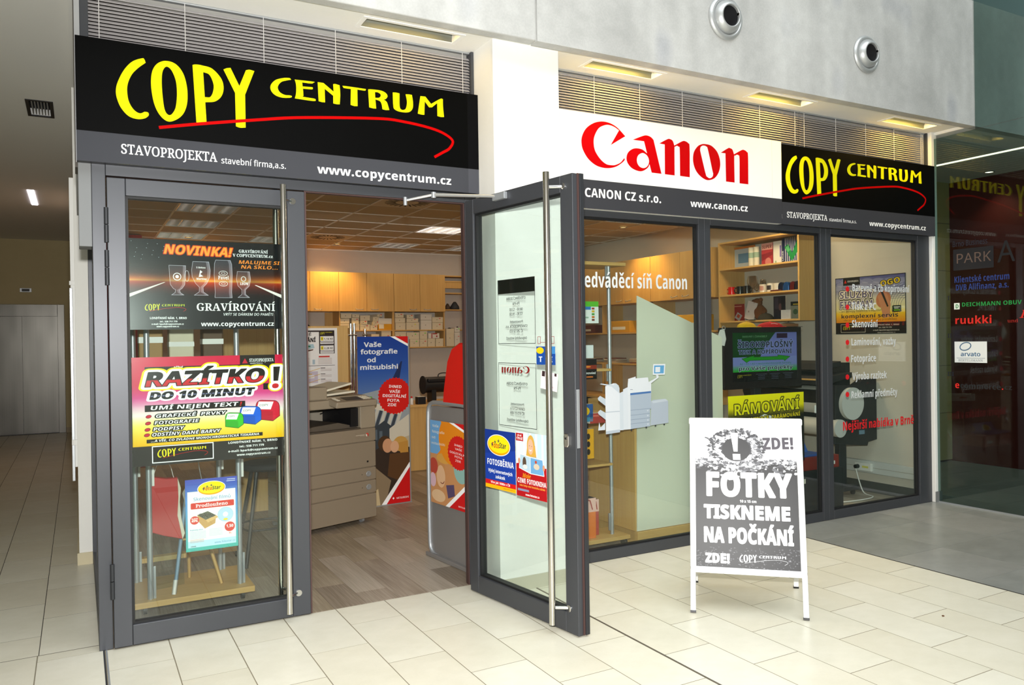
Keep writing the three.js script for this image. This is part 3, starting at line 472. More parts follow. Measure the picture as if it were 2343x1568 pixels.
// ================================================================ POSTERS AND LETTERING ON THE GLASS
const contactLines = (c, x, y, w, h, col = '#fff') => { txt(c, 'LONDÝNSKÉ NÁM. 1, BRNO', x, y, w, h, { col }); txt(c, 'tel.: 538 711 779', x + w * 0.22, y + h * 2.1, w * 0.5, h, { col }); txt(c, 'e-mail: bpark@copycentrum.cz', x, y + h * 4.1, w, h, { col }); txt(c, 'www.copycentrum.cz', x + w * 0.17, y + h * 6.1, w * 0.68, h, { col }); };
{ // engraving poster
  const m = printMat(1600, 970, (c, w, h) => {
    fr(c, '#0a0d12', 0, 0, w, h);
    const y0 = h * 0.43;
    c.fillStyle = grad(c, 0, h * 0.2, 0, h * 0.68, [[0, 'rgba(30,20,25,0)'], [0.35, 'rgba(120,40,10,.55)'], [0.49, '#e8761a'], [0.53, '#ffb040'], [0.57, '#c83a12'], [0.8, 'rgba(90,15,10,.6)'], [1, 'rgba(20,5,5,0)']]); c.fillRect(0, h * 0.2, w, h * 0.48);
    c.fillStyle = grad(c, 0, 0, w, 0, [[0, 'rgba(10,13,18,.1)'], [0.2, 'rgba(10,13,18,.45)'], [0.5, 'rgba(10,13,18,0)'], [0.8, 'rgba(10,13,18,.4)'], [1, 'rgba(10,13,18,.15)']]); c.fillRect(0, h * 0.2, w, h * 0.48);
    poly(c, [[0, h * 0.65], [w * 0.23, h * 0.475], [w * 0.22, h * 0.475], [0, h * 0.61]], '#e8e0d8'); poly(c, [[w, h * 0.64], [w * 0.81, h * 0.49], [w * 0.82, h * 0.488], [w, h * 0.6]], '#efe8e2');
    for (let i = 0; i < 14; i++) ell(c, 40 + (i * 53) % 330, 30 + (i * 71) % 190, 3, 3, '#c8d4dc');
    for (let i = 0; i < 40; i++) ell(c, w * (0.02 + ((i * 37) % 100) / 105), h * (0.28 + ((i * 53) % 40) / 100), 3 + i % 4, 2, 'rgba(255,200,140,.35)');
    txt(c, 'NOVINKA!', w * 0.215, h * 0.155, w * 0.44, h * 0.1, { col: '#f7a13a', f: 'bold ', sk: 0.22, rot: 0.02, st: [['#b2300c', 22], ['#ff6a1a', 9]] });
    txt(c, 'GRAVÍROVÁNÍ', w * 0.705, h * 0.115, w * 0.2, h * 0.033, { fam: 'serif' }); txt(c, 'V COPYCENTRUM.cz', w * 0.665, h * 0.165, w * 0.275, h * 0.033, { fam: 'serif' });
    txt(c, 'MALUJME SI', w * 0.7, h * 0.245, w * 0.285, h * 0.04, { col: '#f08a2e', sk: 0.2 }); txt(c, 'NA SKLO...', w * 0.715, h * 0.3, w * 0.26, h * 0.04, { col: '#f08a2e', sk: 0.2 });
    const glassy = (pts, x, y, sx, sy) => { const P = pts.map(([a, b]) => [x + a * sx, y + b * sy]), Q = pts.slice().reverse().map(([a, b]) => [x - a * sx, y + b * sy]); poly(c, [...P, ...Q], 'rgba(225,215,235,.2)', 'rgba(235,235,250,.75)', 4); poly(c, [...P.map(([a, b]) => [a, b]), ...P.slice().reverse().map(([a, b]) => [a - sx * 0.3, b])], 'rgba(240,235,250,.3)'); };
    const mug = [[0.95, 0], [0.9, 0.35], [0.82, 0.65], [0.5, 0.78], [0.22, 0.83], [0.3, 0.92], [0.7, 1]];
    glassy(mug, w * 0.305, h * 0.285, w * 0.055, h * 0.33); ell(c, w * 0.365, h * 0.4, w * 0.013, h * 0.06, null, 'rgba(230,230,240,.7)', 6); ell(c, w * 0.303, h * 0.41, 38, 38, 'rgba(255,255,255,.0)', '#f4f4f4', 8); ell(c, w * 0.303, h * 0.41, 18, 18, '#f4f4f4');
    glassy([[0.85, 0], [1, 0.25], [0.95, 0.45], [0.6, 0.65], [0.2, 0.76], [0.22, 0.9], [0.75, 1]], w * 0.455, h * 0.235, w * 0.06, h * 0.38); txt(c, 'S láskou', w * 0.425, h * 0.31, w * 0.06, h * 0.018); txt(c, 'Martina', w * 0.425, h * 0.44, w * 0.065, h * 0.022); poly(c, [[w * 0.45, h * 0.33], [w * 0.465, h * 0.35], [w * 0.45, h * 0.375], [w * 0.47, h * 0.4], [w * 0.44, h * 0.41]], '#eee');
    glassy([[0.8, 0], [0.95, 0.1], [1, 0.4], [0.9, 0.85], [0.95, 1]], w * 0.6, h * 0.21, w * 0.06, h * 0.43); txt(c, 'Pavel', w * 0.565, h * 0.43, w * 0.072, h * 0.04, { fam: 'serif' }); for (const yy of [0.36, 0.48]) { ell(c, w * 0.6, h * yy, 44, 26, null, '#e8e8e8', 5); ell(c, w * 0.6, h * yy, 20, 12, null, '#e8e8e8', 4); }
    glassy([[0.85, 0], [1, 0.3], [0.8, 0.55], [0.25, 0.7], [0.25, 0.88], [0.8, 1]], w * 0.735, h * 0.335, w * 0.048, h * 0.3); txt(c, 'LEON', w * 0.71, h * 0.49, w * 0.055, h * 0.03, { sk: 0.2 }); ell(c, w * 0.735, h * 0.42, 24, 26, null, '#e8e8e8', 7);
    copyLogo(c, w * 0.1, h * 0.715, w * 0.26, { yel: '#d6d40c', yel2: '#b9c41a', red: '#d3261c' });
    txt(c, 'GRAVÍROVÁNÍ', w * 0.42, h * 0.79, w * 0.53, h * 0.085, { fam: 'serif', col: '#f5f5f2' }); txt(c, 'VRÝT SE DÁRKEM DO PAMĚTI', w * 0.595, h * 0.845, w * 0.34, h * 0.03, { f: '', sk: 0.15 });
    txt(c, 'www.copycentrum.cz', w * 0.45, h * 0.965, w * 0.49, h * 0.05);
    txt(c, 'LONDÝNSKÉ NÁM. 1, BRNO', w * 0.13, h * 0.885, w * 0.23, h * 0.024); txt(c, 'tel.: 538 711 779', w * 0.19, h * 0.92, w * 0.11, h * 0.018); txt(c, 'e-mail: bpark@copycentrum.cz', w * 0.14, h * 0.948, w * 0.2, h * 0.018); txt(c, 'www.copycentrum.cz', w * 0.17, h * 0.975, w * 0.14, h * 0.018);
  }, 0.25);
  one('poster', 'dark glossy poster with engraved drinking glasses on the closed door leaf', 'poster', sheet(0.8, 0.485, 0.002), m, [0.633, 1.903, -0.021]);
}
{ // stamp poster
  const m = printMat(1600, 1180, (c, w, h) => {
    fr(c, grad(c, 0, 0, 0, h * 0.84, [[0, '#cf1741'], [0.3, '#d0244a'], [0.44, '#d6488a'], [0.55, '#e9b6c8'], [0.64, '#f6f0e4'], [0.76, '#f4e56a'], [1, '#f2b400']]), 0, 0, w, h); fr(c, '#2c2826', 0, h * 0.818, w, h);
    fr(c, '#1c1512', w * 0.7, 0, w * 0.245, h * 0.125); fr(c, '#1c1512', w * 0.08, h * 0.09, w * 0.88, h * 0.06); fr(c, '#1c1512', w * 0.86, h * 0.28, w * 0.05, h * 0.06);
    poly(c, [[w * 0.735, h * 0.03], [w * 0.715, h * 0.08], [w * 0.755, h * 0.08]], '#c22032'); txt(c, 'STAVOPROJEKTA', w * 0.765, h * 0.065, w * 0.17, h * 0.03, { f: '', fam: 'serif', bold: 1 }); txt(c, 'stavební firma a.s.', w * 0.77, h * 0.088, w * 0.09, h * 0.014, { f: '' });
    txt(c, 'BĚŽNÉ', w * 0.26, h * 0.112, w * 0.06, h * 0.02, { sk: 0.2 });
    const g1 = grad(c, 0, -h * 0.13, 0, 0, [[0, '#17110f'], [0.5, '#1c1311'], [0.6, '#d6262e'], [1, '#c01e28']]), g2 = grad(c, 0, -h * 0.075, 0, 0, [[0, '#0e0e10'], [0.5, '#15151a'], [0.6, '#8b8fc0'], [0.72, '#15151a'], [1, '#0e0e10']]);
    const R = -0.008;
    for (const [lw, col] of [[92, '#f4d800'], [62, '#ffffff']]) { txt(c, 'RAZÍTKO', w * 0.065, h * 0.272, w * 0.8, h * 0.13, { sk: 0.25, rot: R, st: [[col, lw]], col }); txt(c, '!', w * 0.905, h * 0.33, w * 0.08, h * 0.21, { sk: 0.08, st: [[col, lw * 0.8]], col }); }
    txt(c, 'RAZÍTKO', w * 0.065, h * 0.272, w * 0.8, h * 0.13, { sk: 0.25, rot: R, st: [['#1c1311', 14]], col: g1 }); txt(c, '!', w * 0.905, h * 0.33, w * 0.08, h * 0.21, { sk: 0.08, col: g1 });
    txt(c, 'DO 10 MINUT', w * 0.1, h * 0.39, w * 0.69, h * 0.064, { sk: 0.25, rot: R, st: [['#fff', 44]], col: '#fff' }); txt(c, 'DO 10 MINUT', w * 0.1, h * 0.39, w * 0.69, h * 0.064, { sk: 0.25, rot: R, st: [['#15151a', 8]], col: g2 });
    fr(c, '#1a1512', w * 0.077, h * 0.442, w * 0.655, h * 0.06); txt(c, 'UMÍ NEJEN TEXT', w * 0.105, h * 0.487, w * 0.575, h * 0.037, { sk: 0.25 }); txt(c, '!', w * 0.69, h * 0.487, w * 0.018, h * 0.037, { sk: 0.25, col: '#d81e22' });
    [['GRAFICKÉ  PRVKY', 0.56, 0.455], ['FOTOGRAFIE', 0.622, 0.285], ['PODPISY', 0.68, 0.195], ['ODSTÍNY DANÉ BARVY', 0.73, 0.44]].forEach(([s, y, l], i) => { ell(c, w * (0.1 - i * 0.004), h * (y - 0.014), 28, 17, '#c9203c', '#571018', 4, -0.2); txt(c, s, w * (0.14 - i * 0.008), h * y, w * l, h * 0.031, { sk: 0.25, st: [['#16120f', 17]] }); });
    fr(c, '#1a1512', w * 0.085, h * 0.757, w * 0.765, h * 0.034); txt(c, '...A VŠE, CO ZVLÁDNE MONOCHROMATICKÁ TISKÁRNA', w * 0.11, h * 0.783, w * 0.715, h * 0.021, { sk: 0.2 });
    const stamp = (x, y, s, col, dk) => { c.save(); c.translate(w * x, h * y); c.scale(s, s); c.beginPath(); c.moveTo(0, 190); c.lineTo(0, 70); c.quadraticCurveTo(5, 0, 60, 0); c.lineTo(190, 10); c.quadraticCurveTo(235, 20, 240, 80); c.lineTo(240, 170); c.lineTo(170, 220); c.closePath(); c.fillStyle = col; c.fill(); c.strokeStyle = dk; c.lineWidth = 6; c.stroke(); poly(c, [[30, 12], [180, 20], [150, 100], [8, 90]], '#f7f6f2'); txt(c, 'COPY', 35, 62, 90, 22, { col: '#444', f: '' }); poly(c, [[0, 100], [170, 118], [170, 220], [0, 190]], 'rgba(0,0,0,.12)'); c.restore(); };
    stamp(0.805, 0.445, 1.12, '#d6203a', '#6a1020'); stamp(0.695, 0.495, 0.98, '#1f62d8', '#12346f'); stamp(0.595, 0.55, 0.82, '#3fbf34', '#154d14');
    c.strokeStyle = '#fff'; c.lineWidth = 10; c.strokeRect(w * 0.12, h * 0.825, w * 0.39, h * 0.15); fr(c, '#171310', w * 0.125, h * 0.832, w * 0.38, h * 0.136); copyLogo(c, w * 0.15, h * 0.85, w * 0.33, { yel: '#eee00a' });
    contactLines(c, w * 0.61, h * 0.85, w * 0.345, h * 0.02);
  }, 0.25);
  const p = one('poster', 'magenta and yellow stamp poster on the closed door leaf', 'poster', sheet(0.785, 0.58, 0.002), m, [0.637, 1.223, -0.021]); p.rotation.z = 0.0;
}
{ // small photo-scanning poster
  const m = printMat(700, 1000, (c, w, h) => {
    fr(c, grad(c, 0, 0, 0, h, [[0, '#4a52b0'], [0.3, '#5f95d8'], [1, '#45b5a8']]), 0, 0, w, h); fr(c, '#f4f4f0', w * 0.04, h * 0.17, w * 0.92, h * 0.78); fr(c, '#bfe0ee', w * 0.04, h * 0.86, w * 0.92, h * 0.09);
    fotoStar(c, w * 0.5, h * 0.14, w * 0.27, h * 0.1, -0.03); fr(c, '#d8dcf4', w * 0.8, h * 0.03, w * 0.16, 9); fr(c, '#d8dcf4', w * 0.79, h * 0.055, w * 0.17, 9);
    txt(c, 'Skenování filmů', w * 0.15, h * 0.3, w * 0.72, h * 0.045, { f: '', col: '#5f94c4' }); c.fillStyle = '#d9392c'; c.beginPath(); c.roundRect(w * 0.1, h * 0.33, w * 0.83, h * 0.085, 14); c.fill(); txt(c, 'Prodlouženo', w * 0.19, h * 0.395, w * 0.62, h * 0.045, { fam: 'serif' });
    ell(c, w * 0.76, h * 0.53, w * 0.15, h * 0.1, '#b9d4ea', '#8fb0cc', 3); ell(c, w * 0.76, h * 0.53, w * 0.05, h * 0.035, '#fff'); ell(c, w * 0.76, h * 0.6, w * 0.045, h * 0.014, '#f4d31c');
    poly(c, [[w * 0.22, h * 0.5], [w * 0.42, h * 0.46], [w * 0.58, h * 0.53], [w * 0.56, h * 0.64], [w * 0.36, h * 0.7], [w * 0.25, h * 0.6]], '#c79a5c'); poly(c, [[w * 0.22, h * 0.5], [w * 0.42, h * 0.46], [w * 0.58, h * 0.53], [w * 0.38, h * 0.58]], '#5b5a4c'); poly(c, [[w * 0.38, h * 0.58], [w * 0.58, h * 0.53], [w * 0.62, h * 0.56], [w * 0.42, h * 0.62]], '#dcb274'); for (let i = 0; i < 9; i++) ell(c, w * (0.28 + i * 0.03), h * (0.5 + (i % 3) * 0.015), 16, 13, null, '#33332e', 6);
    ell(c, w * 0.17, h * 0.57, w * 0.085, h * 0.058, '#d9392c'); txt(c, 'SLEVA', w * 0.11, h * 0.56, w * 0.12, h * 0.022); txt(c, '49%', w * 0.11, h * 0.595, w * 0.12, h * 0.03);
    ell(c, w * 0.84, h * 0.71, w * 0.1, h * 0.068, '#d9392c'); txt(c, '1,50', w * 0.77, h * 0.72, w * 0.14, h * 0.04); txt(c, '45,-', w * 0.82, h * 0.81, w * 0.07, h * 0.02, { col: '#d9392c' });
    for (let j = 0; j < 6; j++) { fr(c, '#a9c3d6', w * 0.08, h * (0.73 + j * 0.018), w * 0.3, 5); fr(c, '#b9c9d6', w * 0.44, h * (0.715 + j * 0.018), w * 0.26, 5); } for (let j = 0; j < 4; j++) fr(c, '#c98a86', w * 0.08, h * (0.84 + j * 0.012), w * 0.26, 4);
    txt(c, 'Podmínky akce', w * 0.08, h * 0.715, w * 0.24, h * 0.02, { col: '#6f9cc0' }); txt(c, 'www.fotostar.cz', w * 0.54, h * 0.925, w * 0.4, h * 0.028, { f: '', col: '#5f94c4' }); txt(c, 'CEWE', w * 0.09, h * 0.94, w * 0.1, h * 0.014, { col: '#222' });
  }, 0.3);
  one('poster', 'small blue and white photo scanning poster low on the closed door leaf', 'poster', sheet(0.272, 0.392, 0.0015), m, [0.633, 0.643, -0.021]);
}
// ---- on the open leaf: placed along the leaf, s = metres from the hinge
{
  const lInv = leaf2.matrixWorld.clone().invert(), onLeaf = (px, py) => { const o = camera.position.clone().applyMatrix4(lInv), d = ray(px, py).transformDirection(lInv); return o.addScaledVector(d, -o.z / d.z); };
  const quad = (x0, x1, y0, y1) => { const m = (y0 + y1) / 2, a = onLeaf(x0, m), b = onLeaf(x1, m), t = onLeaf((x0 + x1) / 2, y0), u = onLeaf((x0 + x1) / 2, y1); return { s: (a.x + b.x) / 2, y: (t.y + u.y) / 2, w: b.x - a.x, h: t.y - u.y }; };
  const Q1 = quad(1138, 1223, 637, 787), Q2 = quad(1140, 1226, 831, 978), Q3 = quad(1112, 1181, 986, 1121), Q4 = quad(1183, 1252, 992, 1141), Q5 = quad(1229, 1272, 793, 835), Q6 = quad(1229, 1272, 767, 790), Q7 = quad(1239, 1277, 852, 893);
  const place = (mesh, s, y, z) => { mesh.position.copy(V(s, y, z).applyMatrix4(leaf2.matrixWorld)); mesh.rotation.y = leaf2.rotation.y; return mesh; };
  const hours = (w, h, lines) => filmMat(640, Math.round(640 * h / w), (c, W, H) => { c.save(); c.translate(W, 0); c.scale(-1, 1); lines(c, W, H); c.restore(); });
  const L = (c, W, H, s, y, wd, col = '#2c2c2c') => txt(c, s, W * (0.5 - wd / 2), H * y, W * wd, H * 0.038, { f: '', col, bold: 1.5 });
  place(one('opening_hours_sticker', 'clear opening hours sticker with a black band seen mirrored on the open door', 'sticker', new THREE.PlaneGeometry(Q1.w, Q1.h), hours(Q1.w, Q1.h, (c, W, H) => {
    fr(c, '#0d0d0d', 0, 0, W, H * 0.22); c.strokeStyle = '#15130c'; c.lineWidth = 6; c.strokeRect(3, 3, W - 6, H - 6);
    L(c, W, H, 'OTEVÍRACÍ DOBA', 0.32, 0.52); L(c, W, H, 'Po-Pá:', 0.4, 0.2); L(c, W, H, '08:00 - 12:00', 0.49, 0.36); L(c, W, H, '12:30 - 16:30', 0.56, 0.36); L(c, W, H, 'Provozovatel:', 0.68, 0.36); L(c, W, H, 'STAVOPROJEKTA, a.s.', 0.75, 0.6); L(c, W, H, 'IČ: 282 32 073', 0.82, 0.36); L(c, W, H, 'Odpovědný vedoucí:', 0.93, 0.56);
  })), Q1.s, Q1.y, -0.0045);
  place(one('opening_hours_sticker', 'clear opening hours sticker with a red logo seen mirrored on the open door', 'sticker', new THREE.PlaneGeometry(Q2.w, Q2.h), hours(Q2.w, Q2.h, (c, W, H) => {
    c.strokeStyle = '#15130c'; c.lineWidth = 6; c.strokeRect(3, 3, W - 6, H - 6); const k = W * 0.8 / 1.68; word(c, CANON_WORD, '#b01219', k, k * 0.75, W * 0.1 - 0.06 * k, H * 0.03);
    L(c, W, H, 'OTEVÍRACÍ DOBA', 0.34, 0.56); L(c, W, H, 'Po-Pá:', 0.41, 0.2); L(c, W, H, 'Provozovatel:', 0.66, 0.36); L(c, W, H, 'Canon CZ s.r.o.', 0.73, 0.4); L(c, W, H, 'IČ: 615 01 484', 0.8, 0.38); L(c, W, H, 'Odpovědný vedoucí:', 0.91, 0.58);
  })), Q2.s, Q2.y, -0.0045);
  const blue = printMat(640, 620, (c, w, h) => { fr(c, '#1a3fa6', 0, 0, w, h); poly(c, [[0, 0], [w, 0], [w, h * 0.3], [0, h * 0.42]], '#16368f'); fotoStar(c, w * 0.46, h * 0.25, w * 0.38, h * 0.18, 0.02); txt(c, 'FOTOSBĚRNA', w * 0.06, h * 0.6, w * 0.88, h * 0.1); txt(c, 'Výdej internetových', w * 0.1, h * 0.73, w * 0.8, h * 0.055); txt(c, 'zakázek', w * 0.34, h * 0.82, w * 0.32, h * 0.055); fr(c, '#d4181c', 0, h * 0.86, w, h * 0.075); txt(c, 'Více jak 1000x v ČR', w * 0.18, h * 0.915, w * 0.64, h * 0.04); fr(c, '#f6b90a', 0, h * 0.935, w, h); txt(c, 'www.fotostar.cz', w * 0.6, h * 0.975, w * 0.36, h * 0.02, { col: '#c26a10' }); });
  place(one('window_sticker', 'blue photo service sticker with yellow oval logo on the open door', 'sticker', sheet(Q3.w, Q3.h, 0.0012), blue), Q3.s, Q3.y, 0.0045);
  const redp = printMat(640, 660, (c, w, h) => { fr(c, '#c9e0ee', 0, 0, w, h); fr(c, '#dfeaf2', 0, 0, w * 0.4, h * 0.5); for (let i = 0; i < 5; i++) fr(c, '#eef4f8', w * (0.05 + i * 0.2), 0, w * 0.06, h * 0.5); fr(c, '#b4121a', 0, h * 0.5, w, h); poly(c, [[0, h * 0.5], [w * 0.3, h * 0.45], [w, h * 0.52], [w, h * 0.6], [0, h * 0.6]], '#b4121a'); fr(c, '#b4121a', 0, h * 0.02, w * 0.25, h * 0.12); txt(c, 'již od', w * 0.05, h * 0.07, w * 0.14, h * 0.03); txt(c, '179 Kč', w * 0.02, h * 0.125, w * 0.21, h * 0.04);
    // a reader holding a photo book
    ell(c, w * 0.5, h * 0.2, w * 0.13, h * 0.17, '#d9a94a'); poly(c, [[w * 0.38, h * 0.2], [w * 0.34, h * 0.36], [w * 0.68, h * 0.36], [w * 0.64, h * 0.18]], '#d9a94a'); ell(c, w * 0.49, h * 0.21, w * 0.09, h * 0.12, '#e6b596'); ell(c, w * 0.455, h * 0.195, 6, 4, '#4a3a2e'); ell(c, w * 0.53, h * 0.2, 6, 4, '#4a3a2e'); c.beginPath(); c.arc(w * 0.49, h * 0.24, 20, 0.3, 2.8); c.strokeStyle = '#fff'; c.lineWidth = 8; c.stroke(); poly(c, [[w * 0.3, h * 0.36], [w * 0.7, h * 0.36], [w * 0.8, h * 0.5], [w * 0.2, h * 0.5]], '#7fb2dc');
    poly(c, [[w * 0.1, h * 0.56], [w * 0.14, h * 0.34], [w * 0.48, h * 0.37], [w * 0.48, h * 0.62]], '#b9d3e4', '#fff', 8); poly(c, [[w * 0.92, h * 0.62], [w * 0.88, h * 0.38], [w * 0.48, h * 0.37], [w * 0.48, h * 0.62]], '#6fa8d8', '#fff', 8); ell(c, w * 0.28, h * 0.47, 40, 60, '#5c4a3a'); ell(c, w * 0.3, h * 0.53, 50, 24, '#dfe2e0'); ell(c, w * 0.68, h * 0.5, 60, 30, '#d8c8b2'); ell(c, w * 0.66, h * 0.43, 22, 16, '#c04a30'); ell(c, w * 0.1, h * 0.45, 24, 30, '#d99a78'); ell(c, w * 0.91, h * 0.5, 24, 30, '#d99a78');
    txt(c, 'Moje', w * 0.2, h * 0.7, w * 0.28, h * 0.065, { fam: 'serif', col: '#f0a818', sk: 0.3 }); txt(c, 'CEWE FOTOKNIHA', w * 0.03, h * 0.79, w * 0.95, h * 0.075); txt(c, 'Vaše fotky vaše fotokniha zážitků', w * 0.1, h * 0.84, w * 0.85, h * 0.03, { col: '#f0b040' }); fr(c, '#8a8fae', w * 0.04, h * 0.88, w * 0.38, h * 0.035); txt(c, 'www.fotostar.cz', w * 0.3, h * 0.975, w * 0.46, h * 0.032); });
  place(one('window_sticker', 'red photo book advert with a smiling reader on the open door', 'sticker', sheet(Q4.w, Q4.h, 0.0012), redp), Q4.s, Q4.y, 0.0045);
  const ti = printMat(256, 300, (c, w, h) => { fr(c, '#1a4a9e', 0, 0, w, h); ell(c, w * 0.2, h * 0.22, w * 0.2, h * 0.18, '#f2c718'); fr(c, '#3f86c8', w * 0.6, 0, w * 0.4, h * 0.4); txt(c, 'T', w * 0.12, h * 0.85, w * 0.2, h * 0.3); txt(c, 'I', w * 0.76, h * 0.85, w * 0.1, h * 0.3); });
  place(one('window_sticker', 'small blue sticker behind the pull bar of the open door', 'sticker', sheet(Q5.w, Q5.h, 0.0012), ti), Q5.s, Q5.y, 0.0045);
  const arr = filmMat(300, 130, (c, w, h) => { c.strokeStyle = '#9a2a2a'; c.lineWidth = 6; c.strokeRect(20, 20, 44, 90); c.strokeRect(w - 64, 20, 44, 90); c.beginPath(); c.moveTo(64, 95); c.lineTo(w - 64, 95); c.stroke(); });
  place(one('window_sticker', 'outlined red pictogram sticker behind the pull bar of the open door', 'sticker', new THREE.PlaneGeometry(Q6.w, Q6.h), arr), Q6.s, Q6.y, 0.0045);
  const note = printMat(180, 220, (c, w, h) => { fr(c, '#efe2e6', 0, 0, w, h); fr(c, '#3a2a2c', w * 0.05, 0, w * 0.18, h * 0.3); fr(c, '#3a2a2c', w * 0.8, 0, w * 0.12, h * 0.16); txt(c, 'XOX', w * 0.3, h * 0.85, w * 0.5, h * 0.1, { col: '#b48a9a', f: '' }); });
  const nt = place(one('paper_note', 'small pale paper note stuck crookedly behind the pull bar', 'note', sheet(Q7.w, Q7.h, 0.001), note), Q7.s, Q7.y, 0.0045); nt.rotation.z = -0.12;
}
// ---- vinyl lettering on the window (letters of their own thickness, on the outer face of the panes)
const font = await new FontLoader().loadAsync('fonts/droid/droid_sans_bold.typeface.json');
const textGeo = (s, size) => { const g = new TextGeometry(s, { font, size, depth: 0.0008, curveSegments: 3, bevelEnabled: false }); g.computeBoundingBox(); return g; };
const ZG = -0.0318;
function vinyl(parent, name, s, pa, pb, cap, material, full) {   // pa, pb: pixels of the two ends of the baseline
  const a = atZ(...pa, ZG), b = atZ(...pb, ZG), g = textGeo(s, cap / 0.72), w0 = g.boundingBox.max.x - g.boundingBox.min.x, w = b.x - a.x, k = w / w0;
  g.translate(-g.boundingBox.min.x, 0, 0); g.scale(k, 1, 1); let x = a.x;
  return M(parent, name, g, material, [x, (a.y + b.y) / 2, ZG], [0, 0, Math.atan2(b.y - a.y, w) * 0]);
}
{
  const t = thing('window_lettering', 'white lettering for a showroom across the left window bay', 'lettering');
  const gV = textGeo('edváděcí síň Canon', 0.1), gF = textGeo('Předváděcí síň Canon', 0.1), wv = gV.boundingBox.max.x - gV.boundingBox.min.x, wf = gF.boundingBox.max.x - gF.boundingBox.min.x;
  const a = atZ(1338, 663, ZG), b = atZ(1572, 663, ZG), k = (b.x - a.x) / wv; gF.translate(-gF.boundingBox.max.x, 0, 0); gF.scale(k, 1.05, 1);
  M(t, 'letters', gF, mat.vinylWhite, [b.x, b.y + 0.002, ZG]);
  const rows = [['Barevné a čb kopírování', 661.4, 668, 1950.5, 2081], ['Tisk z PC', 703, 709, 1948.4, 2004.5], ['Skenování', 744, 749, 1949.6, 2008.5], ['Laminování, vazby', 783.7, 789.5, 1948.4, 2050], ['Fotopráce', 822, 828, 1947.6, 2004.5], ['Výroba razítek', 863, 867.5, 1950.5, 2029], ['Reklamní předměty', 903, 908, 1948.4, 2053.3]];
  for (const [s, by, ty, x0, x1] of rows) {
    const l = thing('window_lettering', `white words "${s}" beside a red dot on the window`, 'lettering');
    vinyl(l, 'letters', s, [x0, ty], [x1, ty], 0.045, mat.vinylWhite);
    const d = new THREE.CylinderGeometry(0.023, 0.023, 0.0009, 20); d.rotateX(Math.PI / 2); M(l, 'dot', d, mat.vinylRed, atZ(1939, by, ZG).toArray());
  }
  const n = thing('window_lettering', 'red slogan lettering at the bottom of the right window bay', 'lettering');
  vinyl(n, 'letters', 'Nejširší nabídka v Brně', [1929, 985], [2090.5, 970], 0.055, mat.vinylRed);
}
{ // cut-out print of a large copier on the left window bay
  const X0 = 1366, X1 = 1554, Y0 = 836, Y1 = 980, a = atZ(X0, Y0, ZG), b = atZ(X1, Y1, ZG), w = b.x - a.x, h = a.y - b.y;
  const m = filmMat(1128, 864, (c) => {
    c.scale(6, 6); c.translate(-X0, -Y0); const P = (l, col, ln) => poly(c, l, col, ln, 0.5);
    const s = 3.484, Q = (l, col, ln) => P(l.map(([x, y]) => [1320 + x / s, 850 + y / s]), col, ln);
    Q([[583, 235], [600, 225], [700, 222], [724, 240], [724, 405], [575, 415]], '#b9c4d0'); Q([[583, 235], [700, 222], [722, 240], [600, 250]], '#cfd8e0');
    Q([[395, 110], [400, 60], [460, 45], [460, 58], [560, 55], [565, 90], [630, 60], [625, 40], [645, 40], [648, 60], [585, 100], [585, 175], [393, 180]], '#f1f5f8'); Q([[600, 0], [605, -42], [705, -40], [698, 40], [600, 38]], '#f4f8fa'); Q([[612, -32], [695, -30], [690, 30], [610, 28]], '#5aa6d8'); Q([[622, -20], [662, -20], [660, 20], [620, 20]], '#eef4f8');
    Q([[358, 135], [395, 120], [395, 430], [358, 430]], '#e9eff4'); Q([[393, 178], [585, 172], [580, 290], [572, 290], [572, 420], [393, 430]], '#b4c2d0'); Q([[393, 178], [415, 178], [415, 430], [393, 430]], '#edf2f6'); Q([[415, 165], [583, 158], [583, 172], [415, 180]], '#3f6fae');
    for (const y of [285, 322, 355, 385]) { Q([[415, y + 5], [572, y], [572, y + 3], [415, y + 8]], '#8496a8'); Q([[548, y + 12], [560, y + 12], [560, y + 22], [548, y + 22]], '#d8e0e6'); }
    Q([[330, 160], [358, 150], [358, 432], [330, 432]], '#dfe7ee'); Q([[220, 105], [290, 85], [330, 120], [330, 445], [220, 452]], '#f2f6f9'); Q([[178, 88], [190, 84], [285, 100], [300, 85], [325, 105], [332, 165], [270, 110]], '#d6e0e8');
    Q([[220, 290], [330, 290], [330, 296], [220, 296]], '#c2ccd6'); for (const y of [172, 272]) Q([[162, y + 15], [180, y], [220, y + 25], [220, y + 75], [165, y + 30]], '#cdd8e0'); Q([[162, 420], [170, 360], [180, 400], [215, 368], [215, 420]], '#dfe7ee'); Q([[220, 430], [330, 425], [330, 445], [220, 452]], '#c6d0da');
    for (const [x, y] of [[420, 435], [540, 425], [615, 418], [688, 414]]) Q([[x - 8, y - 4], [x + 8, y - 5], [x + 6, y + 6], [x - 4, y + 7]], '#22262c');
    fr(c, '#5d6c7c', 1439, 889.5, 6, 0.8); c.globalCompositeOperation = 'source-atop'; fr(c, 'rgba(60,72,84,.2)', X0, Y0, 200, 200);
  });
  one('window_sticker', 'cut-out print of a large white copier on the left window bay', 'sticker', new THREE.PlaneGeometry(w, h), m, [(a.x + b.x) / 2, (a.y + b.y) / 2, ZG + 0.0006]);
}
